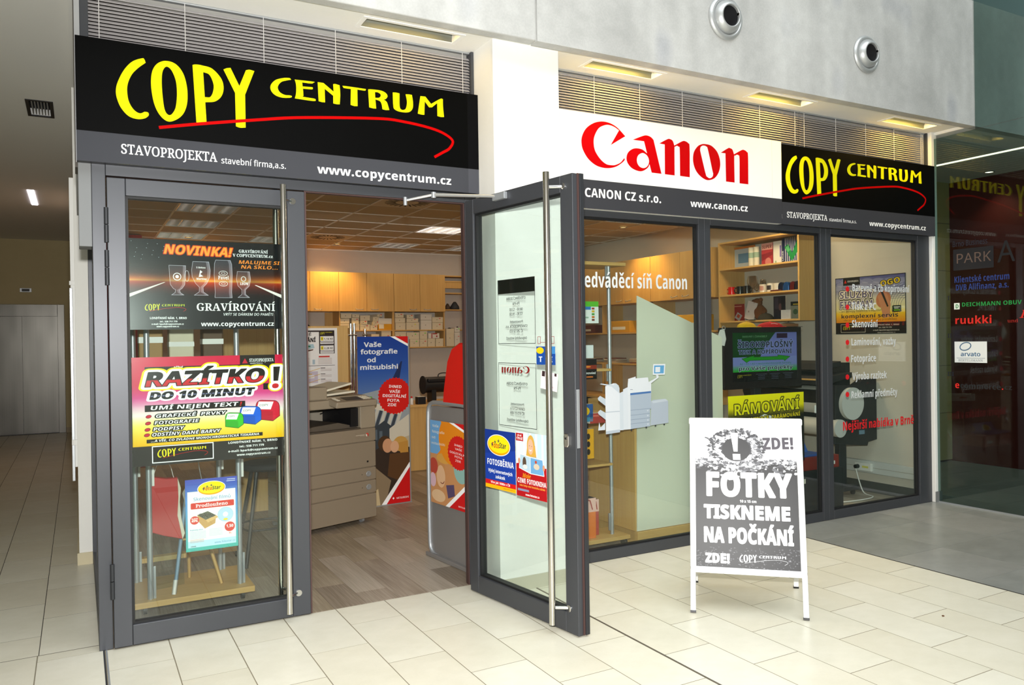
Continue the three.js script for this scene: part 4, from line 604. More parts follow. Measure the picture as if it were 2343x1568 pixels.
{ // company directory on the lobby glass
  const zA = 0.10, zB = 1.05, yA = 0.90, yB = 2.50, W = 1024, H = Math.round(W * (yB - yA) / (zB - zA));
  const m = filmMat(W, H, (c) => {
    const k = W / (zB - zA), at = (px, py) => { const p = atX(px, py, 7.0195); return [(p.z - zA) * k, (yB - p.y) * k]; };
    const T = (s, px, py, px2, hpx, o) => { const [x, y] = at(px, py), [x2] = at(px2, py), [, y2] = at(px, py - hpx); txt(c, s, x, y, x2 - x, y - y2, o); };
    T('Brno Business', 2179, 566, 2260, 12, { f: '', col: '#14182a', bold: 2 }); const [bx, by] = at(2181, 572), [bx2, by2] = at(2274, 612); fr(c, '#0a0d18', bx, by, bx2 - bx, by2 - by); T('PARK', 2186, 604, 2268, 22, { f: '', col: '#5a4a44' }); T('A', 2282, 601, 2323, 48, { f: '', col: '#0c1018' });
    T('Klientské centrum', 2183, 648, 2311, 14, { col: '#17357c' }); T('DVB Allfinanz, a.s.', 2186, 665, 2309, 13, { col: '#17357c' });
    const [dx, dy] = at(2183, 694), [dx2, dy2] = at(2196, 708); fr(c, '#e8f0ea', dx, dy, dx2 - dx, dy2 - dy); T('D', 2186, 706, 2194, 9, { col: '#0f7a3a' }); T('DEICHMANN OBUV', 2200, 702, 2338, 9, { col: '#0f8a3e' });
    T('ruukki', 2184, 742, 2271, 17, { col: '#d01e14' }); T('und', 2305, 738, 2330, 7, { f: '', fam: 'serif', col: '#b01e14' }); T('R', 2332, 728, 2352, 18, { fam: 'serif', col: '#d01e14', sk: 0.4 });
    const [ax, ay] = at(2184, 782), [ax2, ay2] = at(2259, 831); fr(c, '#e3e8ea', ax, ay, ax2 - ax, ay2 - ay); T('arvato', 2198, 815, 2244, 9, { f: '', col: '#2a5a86', bold: 2 }); T('BERTELSMANN', 2193, 827, 2249, 5, { f: '', fam: 'serif', col: '#6a7a88' }); const [ex, ey] = at(2209, 793); ell(c, ex, ey, 55, 36, null, '#4a6a8a', 10, -0.3); fr(c, '#7a8a98', ax + 20, at(2200, 819)[1], ax2 - ax - 40, 4);
    T('e', 2185, 888, 2196, 14, { col: '#e01e14' }); T('commerce', 2197, 888, 2291, 12, { col: '#16181c' }); T('.', 2291, 892, 2297, 12, { col: '#e01e14' }); T('cz', 2298, 892, 2316, 11, { col: '#16181c' });
    [['I', 687], ['II', 773], ['III', 860], ['IV', 946]].forEach(([s, y]) => T(s, 2168, y, 2168 + 5 * s.length, 9, { col: '#0a0e22' }));
  });
  const pl = one('company_directory', 'company names and logos printed on the tinted lobby glass', 'lettering', new THREE.PlaneGeometry(zB - zA, yB - yA), m, [7.0185, (yA + yB) / 2, (zA + zB) / 2]); pl.rotation.y = -Math.PI / 2;
}
// ================================================================ IN FRONT: A-BOARD
{
  const fl = V(3.045, 0, 1.128), frr = V(3.492, 0, 1.546), bl = V(3.556, 0, 0.63), w = fl.distanceTo(frr), ux = frr.clone().sub(fl).normalize(), mid = fl.clone().add(frr).multiplyScalar(0.5).add(bl.clone().sub(fl).multiplyScalar(0.42)), depth = 0.29;
  const g = thing('a_board', 'white framed A-board with a grey photo printing poster standing on the cream tiles', 'A-board', [mid.x, 0, mid.z], Math.atan2(-ux.z, ux.x));
  const hgt = 1.083, lean = Math.atan2(depth, hgt), W = 0.64, al = std({ color: C('#f0f1f2'), roughness: 0.35, metalness: 0.1 });
  for (const side of [1, -1]) {
    const p = new THREE.Group(); p.name = side > 0 ? 'front_panel' : 'rear_panel'; g.add(p); p.position.set(0, 0, 0); p.rotation.order = 'YXZ'; p.rotation.y = side > 0 ? 0 : Math.PI;
    const q = new THREE.Matrix4().makeTranslation(0, 0, depth).multiply(new THREE.Matrix4().makeRotationX(-lean)), L = hgt / Math.cos(lean), A = (geo) => { geo.applyMatrix4(q); return geo; };
    const y0 = 0.235;
    M(p, 'side_profile', A(B(-W / 2, -W / 2 + 0.034, y0, L - 0.035, -0.008, 0.012, 0.004)), al); M(p, 'side_profile', A(B(W / 2 - 0.034, W / 2, y0, L - 0.035, -0.008, 0.012, 0.004)), al);
    M(p, 'top_profile', A(B(-W / 2 - 0.004, W / 2 + 0.004, L - 0.04, L, -0.012, 0.02, 0.008)), al); M(p, 'bottom_profile', A(B(-W / 2, W / 2, y0 - 0.012, y0 + 0.024, -0.008, 0.012, 0.004)), al);
    M(p, 'leg', A(B(-W / 2, -W / 2 + 0.03, 0.012, y0, -0.008, 0.01, 0.003)), al); M(p, 'leg', A(B(W / 2 - 0.03, W / 2, 0.012, y0, -0.008, 0.01, 0.003)), al);
    M(p, 'foot', A(B(-W / 2 - 0.001, -W / 2 + 0.031, 0.002, 0.014, -0.009, 0.011)), mat.black); M(p, 'foot', A(B(W / 2 - 0.031, W / 2 + 0.001, 0.002, 0.014, -0.009, 0.011)), mat.black);
    M(p, 'backing', A(B(-W / 2 + 0.034, W / 2 - 0.034, y0 + 0.02, L - 0.04, -0.006, -0.001)), mat.plasticWhite);
    if (side > 0) {
      const pm = printMat(1100, 1720, (c, w2, h2) => {
        fr(c, '#ecedef', 0, 0, w2, h2); fr(c, '#19191d', 0, h2 * 0.275, w2, h2);
        let s = 5; const r = () => { s = (s * 1664525 + 1013904223) >>> 0; return s / 4294967296; };
        const shard = (x, y, z, col) => { const n = 5, pts = []; for (let i = 0; i < n; i++) { const a = i / n * 6.28 + r(); pts.push([x + Math.cos(a) * z * (0.4 + r()), y + Math.sin(a) * z * (0.3 + r() * 0.7)]); } poly(c, pts, col); };
        const cols = ['#4a4a50', '#7d7e84', '#5f6066', '#333338', '#dcdde0', '#a9aaaf', '#e6e7ea'];
        ell(c, w2 * 0.41, h2 * 0.17, w2 * 0.25, h2 * 0.12, '#3a3a40');
        for (let i = 0; i < 300; i++) { const a = r() * 6.28, q2 = 0.62 + r() * 0.22; shard(w2 * (0.41 + 0.26 * q2 * Math.cos(a)), h2 * (0.17 + 0.13 * q2 * Math.sin(a)), 8 + r() * 20, ['#e6e7ea', '#dcdde0', '#8d8e94', '#c9cace'][Math.floor(r() * 4)]); }
        for (let i = 0; i < 420; i++) { const a = r() * 6.28, q2 = 0.86 + r() * 0.22; shard(w2 * (0.41 + 0.26 * q2 * Math.cos(a)), h2 * (0.165 + 0.13 * q2 * Math.sin(a)), 8 + r() * 22, ['#36363c', '#5a5b61', '#2a2a2f', '#77787e', '#d6d7da'][Math.floor(r() * 5)]); }
        for (let i = 0; i < 520; i++) { const x = r() * w2, d = r() * r(); shard(x, h2 * (0.27 + d * 0.09 * (r() > 0.5 ? 1 : -0.35) + 0.04 * Math.exp(-(((x / w2) - 0.42) ** 2) / 0.03)), 8 + r() * 24, cols[Math.floor(r() * 7)]); }
        for (let i = 0; i < 12; i++) shard(w2 * (0.1 + i * 0.012), h2 * (0.09 + i * 0.004), 14, '#4d4d53');
        ell(c, w2 * 0.41, h2 * 0.175, w2 * 0.14, h2 * 0.085, '#242428');
        poly(c, [[w2 * 0.355, h2 * 0.055], [w2 * 0.432, h2 * 0.055], [w2 * 0.425, h2 * 0.19], [w2 * 0.385, h2 * 0.19]], '#f3f4f5'); poly(c, [[w2 * 0.375, h2 * 0.207], [w2 * 0.45, h2 * 0.207], [w2 * 0.452, h2 * 0.25], [w2 * 0.378, h2 * 0.25]], '#f3f4f5');
        txt(c, 'ZDE!', w2 * 0.675, h2 * 0.17, w2 * 0.305, h2 * 0.08, { col: '#413c46', rot: -0.03, bold: 8 });
        const T = (t, x, y, w3, h3, b = 16) => txt(c, t, w2 * x, h2 * y, w2 * w3, h2 * h3, { col: '#f5f6f8', bold: b });
        T('FOTKY', 0.09, 0.505, 0.85, 0.16, 26); T('10 x 15 cm', 0.435, 0.55, 0.165, 0.018, 1); T('TISKNEME', 0.08, 0.665, 0.845, 0.09, 16); T('NA POČKÁNÍ', 0.07, 0.83, 0.875, 0.1, 17);
        for (let i = 0; i < 260; i++) ell(c, r() * w2, h2 * (0.86 + 0.14 * r()), 3 + r() * 8, 2 + r() * 5, 'rgba(190,191,198,.4)');
        T('ZDE!', 0.09, 0.97, 0.24, 0.06, 12); copyLogo(c, w2 * 0.42, h2 * 0.905, w2 * 0.47, { yel: '#f1f2f5', yel2: '#e6e7ec', red: '#e6e7ec', lw: 0.011, ky: 1.05 });
      }, 0.42, { specularIntensity: 0.7 });
      const hP = L - 0.04 - y0 - 0.024, wP = W - 0.068, ps = sheet(wP, hP, 0.001); ps.translate(0, y0 + 0.024 + hP / 2, 0.0005); M(p, 'poster', A(ps), pm);
    }
  }
  M(g, 'hinge_bar', cyl([-W / 2, hgt - 0.012, 0], [W / 2, hgt - 0.012, 0], 0.008), mat.silver);
}
one('leaf_scrap', 'tiny brown scrap of dry leaf lying on the cream tiles', 'litter', ext([[0, 0], [0.012, 0.006], [0.02, 0.001], [0.012, -0.006]], 0.003, 0.001), std({ color: C('#6a4a32'), roughness: 0.9 }), (() => { const p = atY(2157, 1412, 0); return [p.x, 0.001, p.z]; })(), [-Math.PI / 2, 0, 0.4]);

// ================================================================ CORRIDOR
{
  const e = thing('lift_door', 'brushed steel lift doors at the end of the corridor', 'lift', [-0.215, 0, -12.0]), bm = mat.brushed;
  M(e, 'jamb', B(-0.11, 0, 0, 2.335, -0.05, 0.03, 0.004), bm); M(e, 'jamb', B(-1.305, -1.2, 0, 2.335, -0.05, 0.03, 0.004), bm); M(e, 'header', B(-1.2, -0.11, 2.12, 2.335, -0.05, 0.026, 0.004), bm);
  M(e, 'door_panel', B(-0.66, -0.11, 0.01, 2.12, -0.06, -0.03), bm); M(e, 'door_panel', B(-1.2, -0.664, 0.01, 2.12, -0.075, -0.045), bm); M(e, 'sill', B(-1.2, -0.11, -0.008, 0.01, -0.08, 0.0), mat.aluDark); M(e, 'shaft_back', B(-1.31, 0, -0.0, 2.335, -0.15, -0.08), mat.blackMatt);
  const d = thing('floor_display', 'small dark display panel above the lift doors', 'display', [-0.81, 2.59, -12.0]); M(d, 'plate', B(-0.09, 0.09, -0.035, 0.035, 0, 0.02, 0.003), mat.silver); M(d, 'screen', B(-0.06, 0.06, -0.024, 0.024, 0.018, 0.0215), mat.black);
  const b = thing('call_button', 'small lift call button plate with red light', 'button', [-0.06, 1.1, -12.0]); M(b, 'plate', B(-0.03, 0.03, -0.09, 0.09, 0, 0.01, 0.002), mat.silver); M(b, 'button', B(-0.012, 0.012, 0.03, 0.055, 0.01, 0.015), mat.black); M(b, 'light', B(-0.008, 0.008, -0.045, -0.028, 0.01, 0.014), std({ color: C('#c01010'), emissive: C('#ff2010'), emissiveIntensity: 1 }));
  const v = thing('ceiling_grille', 'square grille with pale fins in the corridor ceiling', 'grille', [-0.24, 3.5, -2.82]); M(v, 'frame', merge([B(-0.095, 0.095, -0.006, 0.004, -0.25, -0.225), B(-0.095, 0.095, -0.006, 0.004, 0.225, 0.25), B(-0.095, -0.07, -0.006, 0.004, -0.225, 0.225), B(0.07, 0.095, -0.006, 0.004, -0.225, 0.225)]), mat.black);
  M(v, 'box', B(-0.085, 0.085, 0.06, 0.1, -0.24, 0.24), mat.blackMatt); for (let i = 0; i < 6; i++) M(v, 'fin', B(-0.058 + i * 0.0215, -0.05 + i * 0.0215, 0.002, 0.05, -0.2, 0.2), mat.silver);
  const l = thing('corridor_light', 'bright slim rectangular light in the corridor ceiling', 'light', [-0.485, 3.5, -7.3]); M(l, 'diffuser', B(-0.035, 0.035, -0.008, 0.0, -0.58, 0.58, 0.002), std({ color: C('#fff'), emissive: C('#fff6ff'), emissiveIntensity: 5 }));
  const ra = new THREE.RectAreaLight(C('#ffbe70'), 15, 0.07, 1.16); ra.position.set(0, -0.012, 0); ra.rotation.x = -Math.PI / 2; ra.name = 'corridor_lamp'; l.add(ra);
  const h = thing('wall_panel', 'white framed panel hung edge on along the corridor wall', 'notice board', [-0.015, 0, -1.95]);
  M(h, 'board', B(-0.028, 0, 0.7, 2.8, -0.7, 0.0, 0.003), mat.white); M(h, 'rail', B(-0.036, -0.016, 0.6, 2.0, -0.012, 0.006, 0.003), mat.silver); M(h, 'clamp', B(-0.036, 0, 0.86, 0.9, -0.01, 0.012, 0.002), mat.white); M(h, 'clamp', B(-0.036, 0, 2.02, 2.05, -0.01, 0.012, 0.002), mat.white);
}
// ================================================================ SHOP INTERIOR
// ---- ceiling lights and diffusers (on the 0.592 m grid)
const cell = (i, j) => [2.69 + (i + 0.5) * 0.592, 3.0, -4.51 + (j + 0.5) * 0.592];
[[2, -1, 1, 'lit', 'third from the back wall'], [2, -4, 0.22, '', 'beside the back wall cabinets'], [4, -4, 0.25, '', 'over the corner of the wall cabinets'], [-3, 0, 0.12, '', 'closest to the glazed corridor return'], [-3, -2, 0.2, '', 'between two others behind the closed door leaf'], [-3, -4, 0.2, '', 'next to the red pillar'], [-1, -4, 0.2, '', 'in front of the leftmost wall cabinets'], [5, 2, 0.8, '', 'over the plotter'], [5, -1, 0.5, '', 'above the aisle of the showroom'], [2, 2, 0.45, '', 'above the space behind the door'], [5, 5, 3.0, '', 'just behind the middle window bay'], [3, 5, 0.5, '', 'just behind the left window bay'], [0, 5, 0.35, '', 'just inside the open door']].forEach(([i, j, on, , where]) => {
  const g = thing('louvre_light', (on >= 1 ? 'brightly lit' : 'dim') + ' square louvre light in the shop ceiling ' + where, 'light', cell(i, j));
  M(g, 'housing', merge([B(-0.29, 0.29, 0.05, 0.055, -0.29, 0.29), B(-0.29, -0.284, 0, 0.05, -0.29, 0.29), B(0.284, 0.29, 0, 0.05, -0.29, 0.29), B(-0.29, 0.29, 0, 0.05, -0.29, -0.284), B(-0.29, 0.29, 0, 0.05, 0.284, 0.29)]), mat.white);
  for (let k = 0; k < 4; k++) M(g, 'lamp_tube', cyl([-0.21 + k * 0.14, 0.035, -0.27], [-0.21 + k * 0.14, 0.035, 0.27], 0.009, 0.009, 8), std({ color: C('#f4f0ea'), emissive: C('#fff4ff'), emissiveIntensity: on === 1 ? 9 : 0.9 + on }));
  const lv = []; for (let k = 0; k < 5; k++) lv.push(B(-0.284 + k * 0.14, -0.28 + k * 0.14, 0, 0.03, -0.284, 0.284)); for (let k = 0; k < 10; k++) lv.push(B(-0.284, 0.284, 0.004, 0.026, -0.27 + k * 0.06, -0.268 + k * 0.06));
  M(g, 'louvre', merge(lv), std({ color: C('#d4d2c8'), roughness: 0.25, metalness: 0.85 }));
  if (on) { const l = new THREE.RectAreaLight(C('#ffdcab'), 9 * on, 0.5, 0.5); l.position.set(0, -0.006, 0); l.rotation.x = -Math.PI / 2; l.name = 'louvre_lamp'; g.add(l); }
});
[[0, 2, 'near the door'], [0, -3, 'near the back wall']].forEach(([i, j, w]) => {
  const g = thing('swirl_diffuser', 'air outlet with a ring of dark slots in the ceiling ' + w, 'air outlet', cell(i, j));
  M(g, 'plate', B(-0.287, 0.287, -0.002, 0.008, -0.287, 0.287), std({ color: C('#d8cbb0'), roughness: 0.7 }));
  for (let k = 0; k < 24; k++) { const a = k / 24 * Math.PI * 2, m = M(g, 'slot', B(0.12, 0.23, -0.0035, -0.0018, -0.008, 0.008), mat.blackMatt); m.rotation.y = a; }
});
// ---- downlights washing the wall cabinets
[[3.30, -6.62, 'in front of the back wall cabinets'], [6.15, -3.6, 'in front of the showroom cabinets'], [1.3, -6.62, 'in front of the leftmost cabinets']].forEach(([x, z, w]) => {
  const g = thing('cabinet_downlight', 'small round warm downlight ' + w, 'light', [x, 3.0, z]);
  M(g, 'ring', new THREE.TorusGeometry(0.045, 0.007, 6, 20), mat.chrome, [0, -0.006, 0], [Math.PI / 2, 0, 0]); M(g, 'lens', new THREE.CylinderGeometry(0.042, 0.042, 0.006, 16), std({ color: C('#fff'), emissive: C('#ffd890'), emissiveIntensity: 1.5 }), [0, -0.004, 0]);
  const s = new THREE.SpotLight(C('#ffc46a'), 4.6, 0, 0.85, 0.7, 2); s.position.set(0, -0.03, 0); s.target.position.set(x > 5 ? 0.35 : 0, -0.8, x > 5 ? 0 : -0.42); s.castShadow = true; s.name = 'downlight'; g.add(s, s.target);
});
// ---- beech wall cabinets on the back wall, two doors each
const beechB = (p, n, a, sw) => M(p, n, B(...a, 0.002, sw), mat.beech);
function handle(p, x, y, z, axis = 'x') { const w = 0.055, pts = axis === 'x' ? [[x - w, y, z], [x - w * 0.85, y - 0.012, z + 0.022], [x, y - 0.02, z + 0.03], [x + w * 0.85, y - 0.012, z + 0.022], [x + w, y, z]] : [[z, y, x - w], [z - 0.022, y - 0.012, x - w * 0.85], [z - 0.03, y - 0.02, x], [z - 0.022, y - 0.012, x + w * 0.85], [z, y, x + w]]; return M(p, 'handle', tube(pts, 0.005, 12, 6), mat.silver); }
{
  const jx = [711.3, 776.6, 840.3, 901, 960.8, 1018.7].map((p) => atZ(p, 660, -7.0).x), cw = jx[5] - jx[3], y0 = 2.035, y1 = 2.625;
  for (let k = 0; k < 5; k++) {
    const x1 = jx[5] - k * cw, x0 = x1 - cw; const c = thing('wall_cabinet', ['beech wall cabinet next to the open corner shelf', 'beech wall cabinet lit brightest by the downlight', 'beech wall cabinet above the price board', 'beech wall cabinet above the empty grey wall', 'beech wall cabinet next to the red pillar'][k], 'cabinet', [x0, 0, -7.4]);
    beechB(c, 'body', [0.002, cw - 0.002, y0, y1, 0.0, 0.38]);
    const d1 = beechB(c, 'door', [0.003, cw / 2 - 0.002, y0 + 0.002, y1 - 0.002, 0.381, 0.4]), d2 = beechB(c, 'door', [cw / 2 + 0.002, cw - 0.003, y0 + 0.002, y1 - 0.002, 0.381, 0.4]);
    handle(d1, cw / 2 - (k === 2 ? 0.37 : 0.12), y0 + 0.045, 0.4); handle(d2, cw / 2 + 0.12, y0 + 0.045, 0.4);
  }
  // open shelf units below them
  const yb = 1.465, ym = 1.735, t = 0.018;
  [[jx[1], jx[3], 'left of the two open beech shelf units under the wall cabinets'], [jx[3], jx[5], 'right of the two open beech shelf units under the wall cabinets']].forEach(([x0, x1, l]) => {
    const s = thing('open_shelf', l, 'shelf', [0, 0, -7.4]);
    for (const x of [x0, x1 - t]) M(s, 'side', B(x + 0.001, x + t - 0.001, yb, y0 - 0.001, 0, 0.36, 0.001), mat.beech); for (const y of [yb, ym]) M(s, 'board', B(x0 + t, x1 - t, y, y + t, 0, 0.355, 0.001, true), mat.beech);
  });
  { const s = thing('open_shelf', 'open beech corner shelf with dark odds and ends beside the wall cabinets', 'shelf', [0, 0, -7.4]), x0 = jx[5] + 0.004, x1 = x0 + 0.95;
    for (const x of [x0, x1 - t]) M(s, 'side', B(x, x + t, 1.465, 2.625, 0, 0.3), mat.beech); for (const y of [1.465, 1.735, 2.06, 2.33, 2.52, 2.607]) M(s, 'board', B(x0 + t, x1 - t, y, y + t, 0, 0.3, 0.001, true), mat.beech); M(s, 'top_panel', B(x0 + t, x1 - t, 2.42, 2.52, 0.27, 0.29), mat.beech);
    const odd = [[0.07, 2.078, 0.1, 0.1, '#4c3b2c', 'brown bottle shaped bundle'], [0.2, 2.078, 0.16, 0.13, '#33383c', 'dark grey cloth bundle'], [0.1, 1.753, 0.1, 0.03, '#2b2730', 'black flat tray'], [0.24, 1.753, 0.06, 0.05, '#3a2a24', 'dark brown cup']];
    odd.forEach(([dx, y, w, h, col, l]) => one('shelf_item', `${l} on the open corner shelf`, 'shelf item', lathe([[0, 0], [w / 2, 0], [w / 2 * 0.92, h * 0.4], [w / 2 * 0.5, h * 0.8], [w / 2 * 0.25, h], [0, h]], 9), std({ color: C(col), roughness: 0.7 }), [x0 + t + dx + 0.05, y, -7.24]));
  }
  // storage boxes: left, top, right, bottom in a zoomed view of the shelves
  const U = (a, b) => atZ(690 + a / 6.0077, 600 + b / 6.0077, -7.06), box = [];
  const list = [[533, 775, 660, 845, 0], [540, 705, 688, 772, 0], [672, 850, 795, 925, 0], [690, 765, 790, 848, 0, 'r'], [695, 715, 795, 763, 0], [533, 848, 668, 925, 0], [805, 855, 940, 925, 0, 'r'], [805, 806, 905, 853, 0, 'r'], [805, 732, 942, 804, 0], [945, 868, 1045, 925, 0, 'r'], [948, 812, 1048, 866, 0.06, 'r'], [950, 752, 1048, 810, 0.08], [1010, 718, 1085, 752, 0.09, 'r'],
    [1290, 835, 1430, 922, 0], [1285, 768, 1425, 833, 0], [1285, 702, 1405, 766, 0, 'r'], [1440, 828, 1618, 922, 0, 'y'], [1445, 775, 1605, 826, 0, 'r'], [1445, 722, 1540, 773, 0, 'r'], [1637, 798, 1790, 922, 1], [1635, 715, 1790, 796, 1], [1797, 832, 1943, 922, 0, 'r'], [1795, 755, 1945, 830, 0, 'r'],
    [960, 990, 1070, 1160, 0], [1098, 945, 1232, 1160, 0, 'r'], [1290, 1058, 1480, 1160, 0], [1285, 955, 1440, 1056, 0], [1490, 1062, 1620, 1160, 0, 'g'], [1445, 965, 1620, 1060, 0, 'g'], [1625, 1060, 1730, 1160, 0, 'r'], [1625, 945, 1728, 1058, 0, 'g'], [1735, 1050, 1838, 1160, 0], [1845, 1050, 1950, 1160, 0], [1990, 915, 2100, 1070, 0], [2105, 965, 2178, 1070, 1, 'r'], [2105, 900, 2178, 962, 1, 'g']];
  const sd = { r: '#d8281c', g: '#58d820', y: '#e6e020' }, groupBox = 'cream boxes on the shelves under the wall cabinets';
  for (const [a, b, c, d, tilt, st] of list) {
    const p = U(a, b), q = U(c, d), w = q.x - p.x - 0.002; let h = p.y - q.y; const low = d >= 1100 || (a > 1960 && d >= 1065), midRow = d >= 915 && d < 930;
    const yb0 = low ? yb + t : midRow ? ym + t : q.y; h = p.y - yb0 - 0.001;
    const g = thing('storage_box', `cream storage box ${st ? 'with ' + { r: 'red', g: 'green', y: 'yellow' }[st] + ' sticker' : 'without sticker'}, ${b > 930 ? 'lower' : 'upper'} tier, ${a < 1260 ? 'left' : 'right'} shelf unit under the wall cabinets`, 'box', [p.x + w / 2, yb0, -7.2], 0, groupBox);
    if (a > 1960) g.userData.label = 'cream cardboard storage box on the bottom board of the open corner shelf', g.userData.group = 'boxes on the corner shelf';
    const bm = tilt === 1 ? mat.boxWhite : mat.boxCream; M(g, 'carton', B(-w / 2, w / 2, 0, h, -0.12, 0.14, 0.002), bm); M(g, 'lid', B(-w / 2 - 0.0008, w / 2 + 0.0008, h * 0.7, h - 0.0005, -0.121, 0.1425, 0.001), bm);
    if (st) M(g, 'sticker', B(w * 0.14, w * 0.14 + 0.022, h * 0.68, h * 0.68 + 0.012, 0.14, 0.1435), std({ color: C(sd[st]), roughness: 0.6 }));
    M(g, 'finger_hole', B(-0.006 - w * 0.05, 0.004 - w * 0.05, h * 0.45, h * 0.45 + 0.01, 0.1398, 0.1406), mat.black);
    if (tilt > 0 && tilt < 1) g.rotation.y = 0.25;
  }
  { const p = U(1055, 775), q = U(1240, 918), w = q.x - p.x; const g = thing('storage_box', 'white and orange paper carton at the end of the upper shelf', 'box', [p.x + w / 2, ym + t, -7.2]), h = p.y - ym - t; M(g, 'carton', B(-w / 2, w / 2, 0, h, -0.12, 0.14, 0.002), std({ color: C('#d99a16'), roughness: 0.7 })); M(g, 'upper_wrap', B(-w / 2 - 0.001, w / 2 + 0.001, h * 0.52, h + 0.001, -0.121, 0.141), mat.boxWhite); M(g, 'label_patch', B(-w / 2 + 0.01, -0.02, 0.02, h * 0.5, 0.14, 0.1415), mat.paper); }
  { const p = U(1742, 980), q = U(1895, 1048), w = q.x - p.x; const g = thing('storage_box', 'small white box with dark red stripes on the lower shelf', 'box', [p.x + w / 2, U(1800, 1050).y + 0.002, -7.2]), h = p.y - q.y; M(g, 'carton', B(-w / 2, w / 2, 0, h, -0.12, 0.14, 0.002), mat.boxWhite); M(g, 'stripe', B(-w * 0.22, -w * 0.14, 0, h, 0.14, 0.141), mat.redWall); M(g, 'stripe', B(-0.02, w * 0.3, h * 0.8, h, 0.14, 0.141), mat.redWall); M(g, 'emblem', B(w * 0.2, w * 0.32, h * 0.25, h * 0.55, 0.14, 0.141), mat.redWall); }
  { const s = thing('wall_shelf', 'beech shelf board with a dark lamp on the empty grey wall', 'shelf', [0, 0, -7.4]); M(s, 'board', B(jx[1] - 1.0, jx[1], 1.735, 1.753, 0, 0.3), mat.beech); M(s, 'side', B(jx[1] - 0.12, jx[1], 1.753, 2.03, 0, 0.02), mat.beech); one('desk_lamp_head', 'dark plastic device standing on the beech wall shelf', 'device', lathe([[0, 0], [0.09, 0], [0.1, 0.03], [0.06, 0.07], [0.02, 0.1], [0, 0.1]], 12), mat.black, [jx[0] - 0.02, 1.753, -7.22]); }
}
one('red_pillar', 'red painted pillar at the back of the shop', 'pillar', B(0.22, 0.74, 0, 2.99, -7.1, -6.6, 0.003), mat.redWall);
// ---- beech desk at the back with a black trimmer on it
{
  const d = thing('desk', 'long beech desk in front of the back wall', 'desk', [3.3, 0, -4.4]);
  M(d, 'front_panel', B(0.02, 2.5, 0, 0.77, -0.03, 0), mat.beech); M(d, 'worktop', B(0, 2.55, 0.77, 0.8, -0.72, 0.03, 0.003, true), mat.beech); M(d, 'side_panel', B(0, 0.025, 0, 0.77, -0.7, -0.03), mat.beech); M(d, 'side_panel', B(2.5, 2.525, 0, 0.77, -0.7, -0.03), mat.beech);
  const c = thing('paper_cutter', 'black roll trimmer with a carrying handle on the beech desk', 'paper cutter', [3.80, 0.8, -4.66]);
  M(c, 'body', (() => { const g = new THREE.CylinderGeometry(0.1, 0.1, 1.0, 20); g.rotateZ(Math.PI / 2); g.translate(0.5, 0.22, 0); return g; })(), mat.black); M(c, 'end_cap', cyl([-0.012, 0.22, 0], [0, 0.22, 0], 0.115, 0.115, 20), mat.blackMatt); M(c, 'front_lip', B(0.02, 0.98, 0.26, 0.3, 0.06, 0.12, 0.008), mat.black); M(c, 'stand', merge([B(0.08, 0.14, 0, 0.16, -0.08, 0.08), B(0.86, 0.92, 0, 0.16, -0.08, 0.08)]), mat.black); M(c, 'carry_handle', tube([[0.2, 0.315, 0], [0.21, 0.35, 0], [0.28, 0.365, 0], [0.35, 0.35, 0], [0.36, 0.315, 0]], 0.007, 16, 6), mat.black); M(c, 'lever', tube([[0.42, 0.3, 0.1], [0.45, 0.2, 0.15], [0.5, 0.06, 0.16]], 0.006, 12, 6), mat.steel);
  for (let k = 0; k < 5; k++) { const b = thing('ink_bottle', 'small white ink bottle with a red cap on the beech desk', 'bottle', [3.46 + (k % 3) * 0.05, 0.8, -4.46 - Math.floor(k / 3) * 0.07], 0, 'ink bottles on the desk'); M(b, 'bottle', lathe([[0, 0], [0.02, 0], [0.021, 0.06], [0.012, 0.075], [0.01, 0.085], [0, 0.085]], 12), mat.plasticWhite); M(b, 'cap', lathe([[0.012, 0.08], [0.012, 0.1], [0, 0.1]], 10), mat.red); }
  const bx = thing('dark_box', 'small black box beside the ink bottles on the desk', 'box', [3.68, 0.8, -4.47]); M(bx, 'carton', B(-0.05, 0.05, 0, 0.09, -0.05, 0.05, 0.003), mat.black); M(bx, 'flap', B(-0.05, 0.05, 0.09, 0.094, -0.048, 0.03), mat.paper);
  const pp = thing('paper_stack', 'stack of paper beside the trimmer at the back of the desk', 'paper', [3.5, 0.8, -4.95]); for (let k = 0; k < 5; k++) M(pp, 'sheet_bundle', B(-0.12, 0.12, k * 0.045, k * 0.045 + 0.042, -0.15, 0.15, 0.002), k === 2 ? mat.beech : mat.paper, [0, 0, 0], [0, (k % 3) * 0.05 - 0.05, 0]);
  const pn = thing('pen_holder', 'black brush standing upright in a beech block on the paper stack', 'brush', [3.5, 1.03, -4.95]); M(pn, 'block', B(-0.05, 0.05, 0, 0.06, -0.04, 0.04, 0.004), mat.beech); M(pn, 'brush', cyl([0, 0.06, 0], [-0.02, 0.26, 0], 0.005, 0.011, 8), mat.black);
}
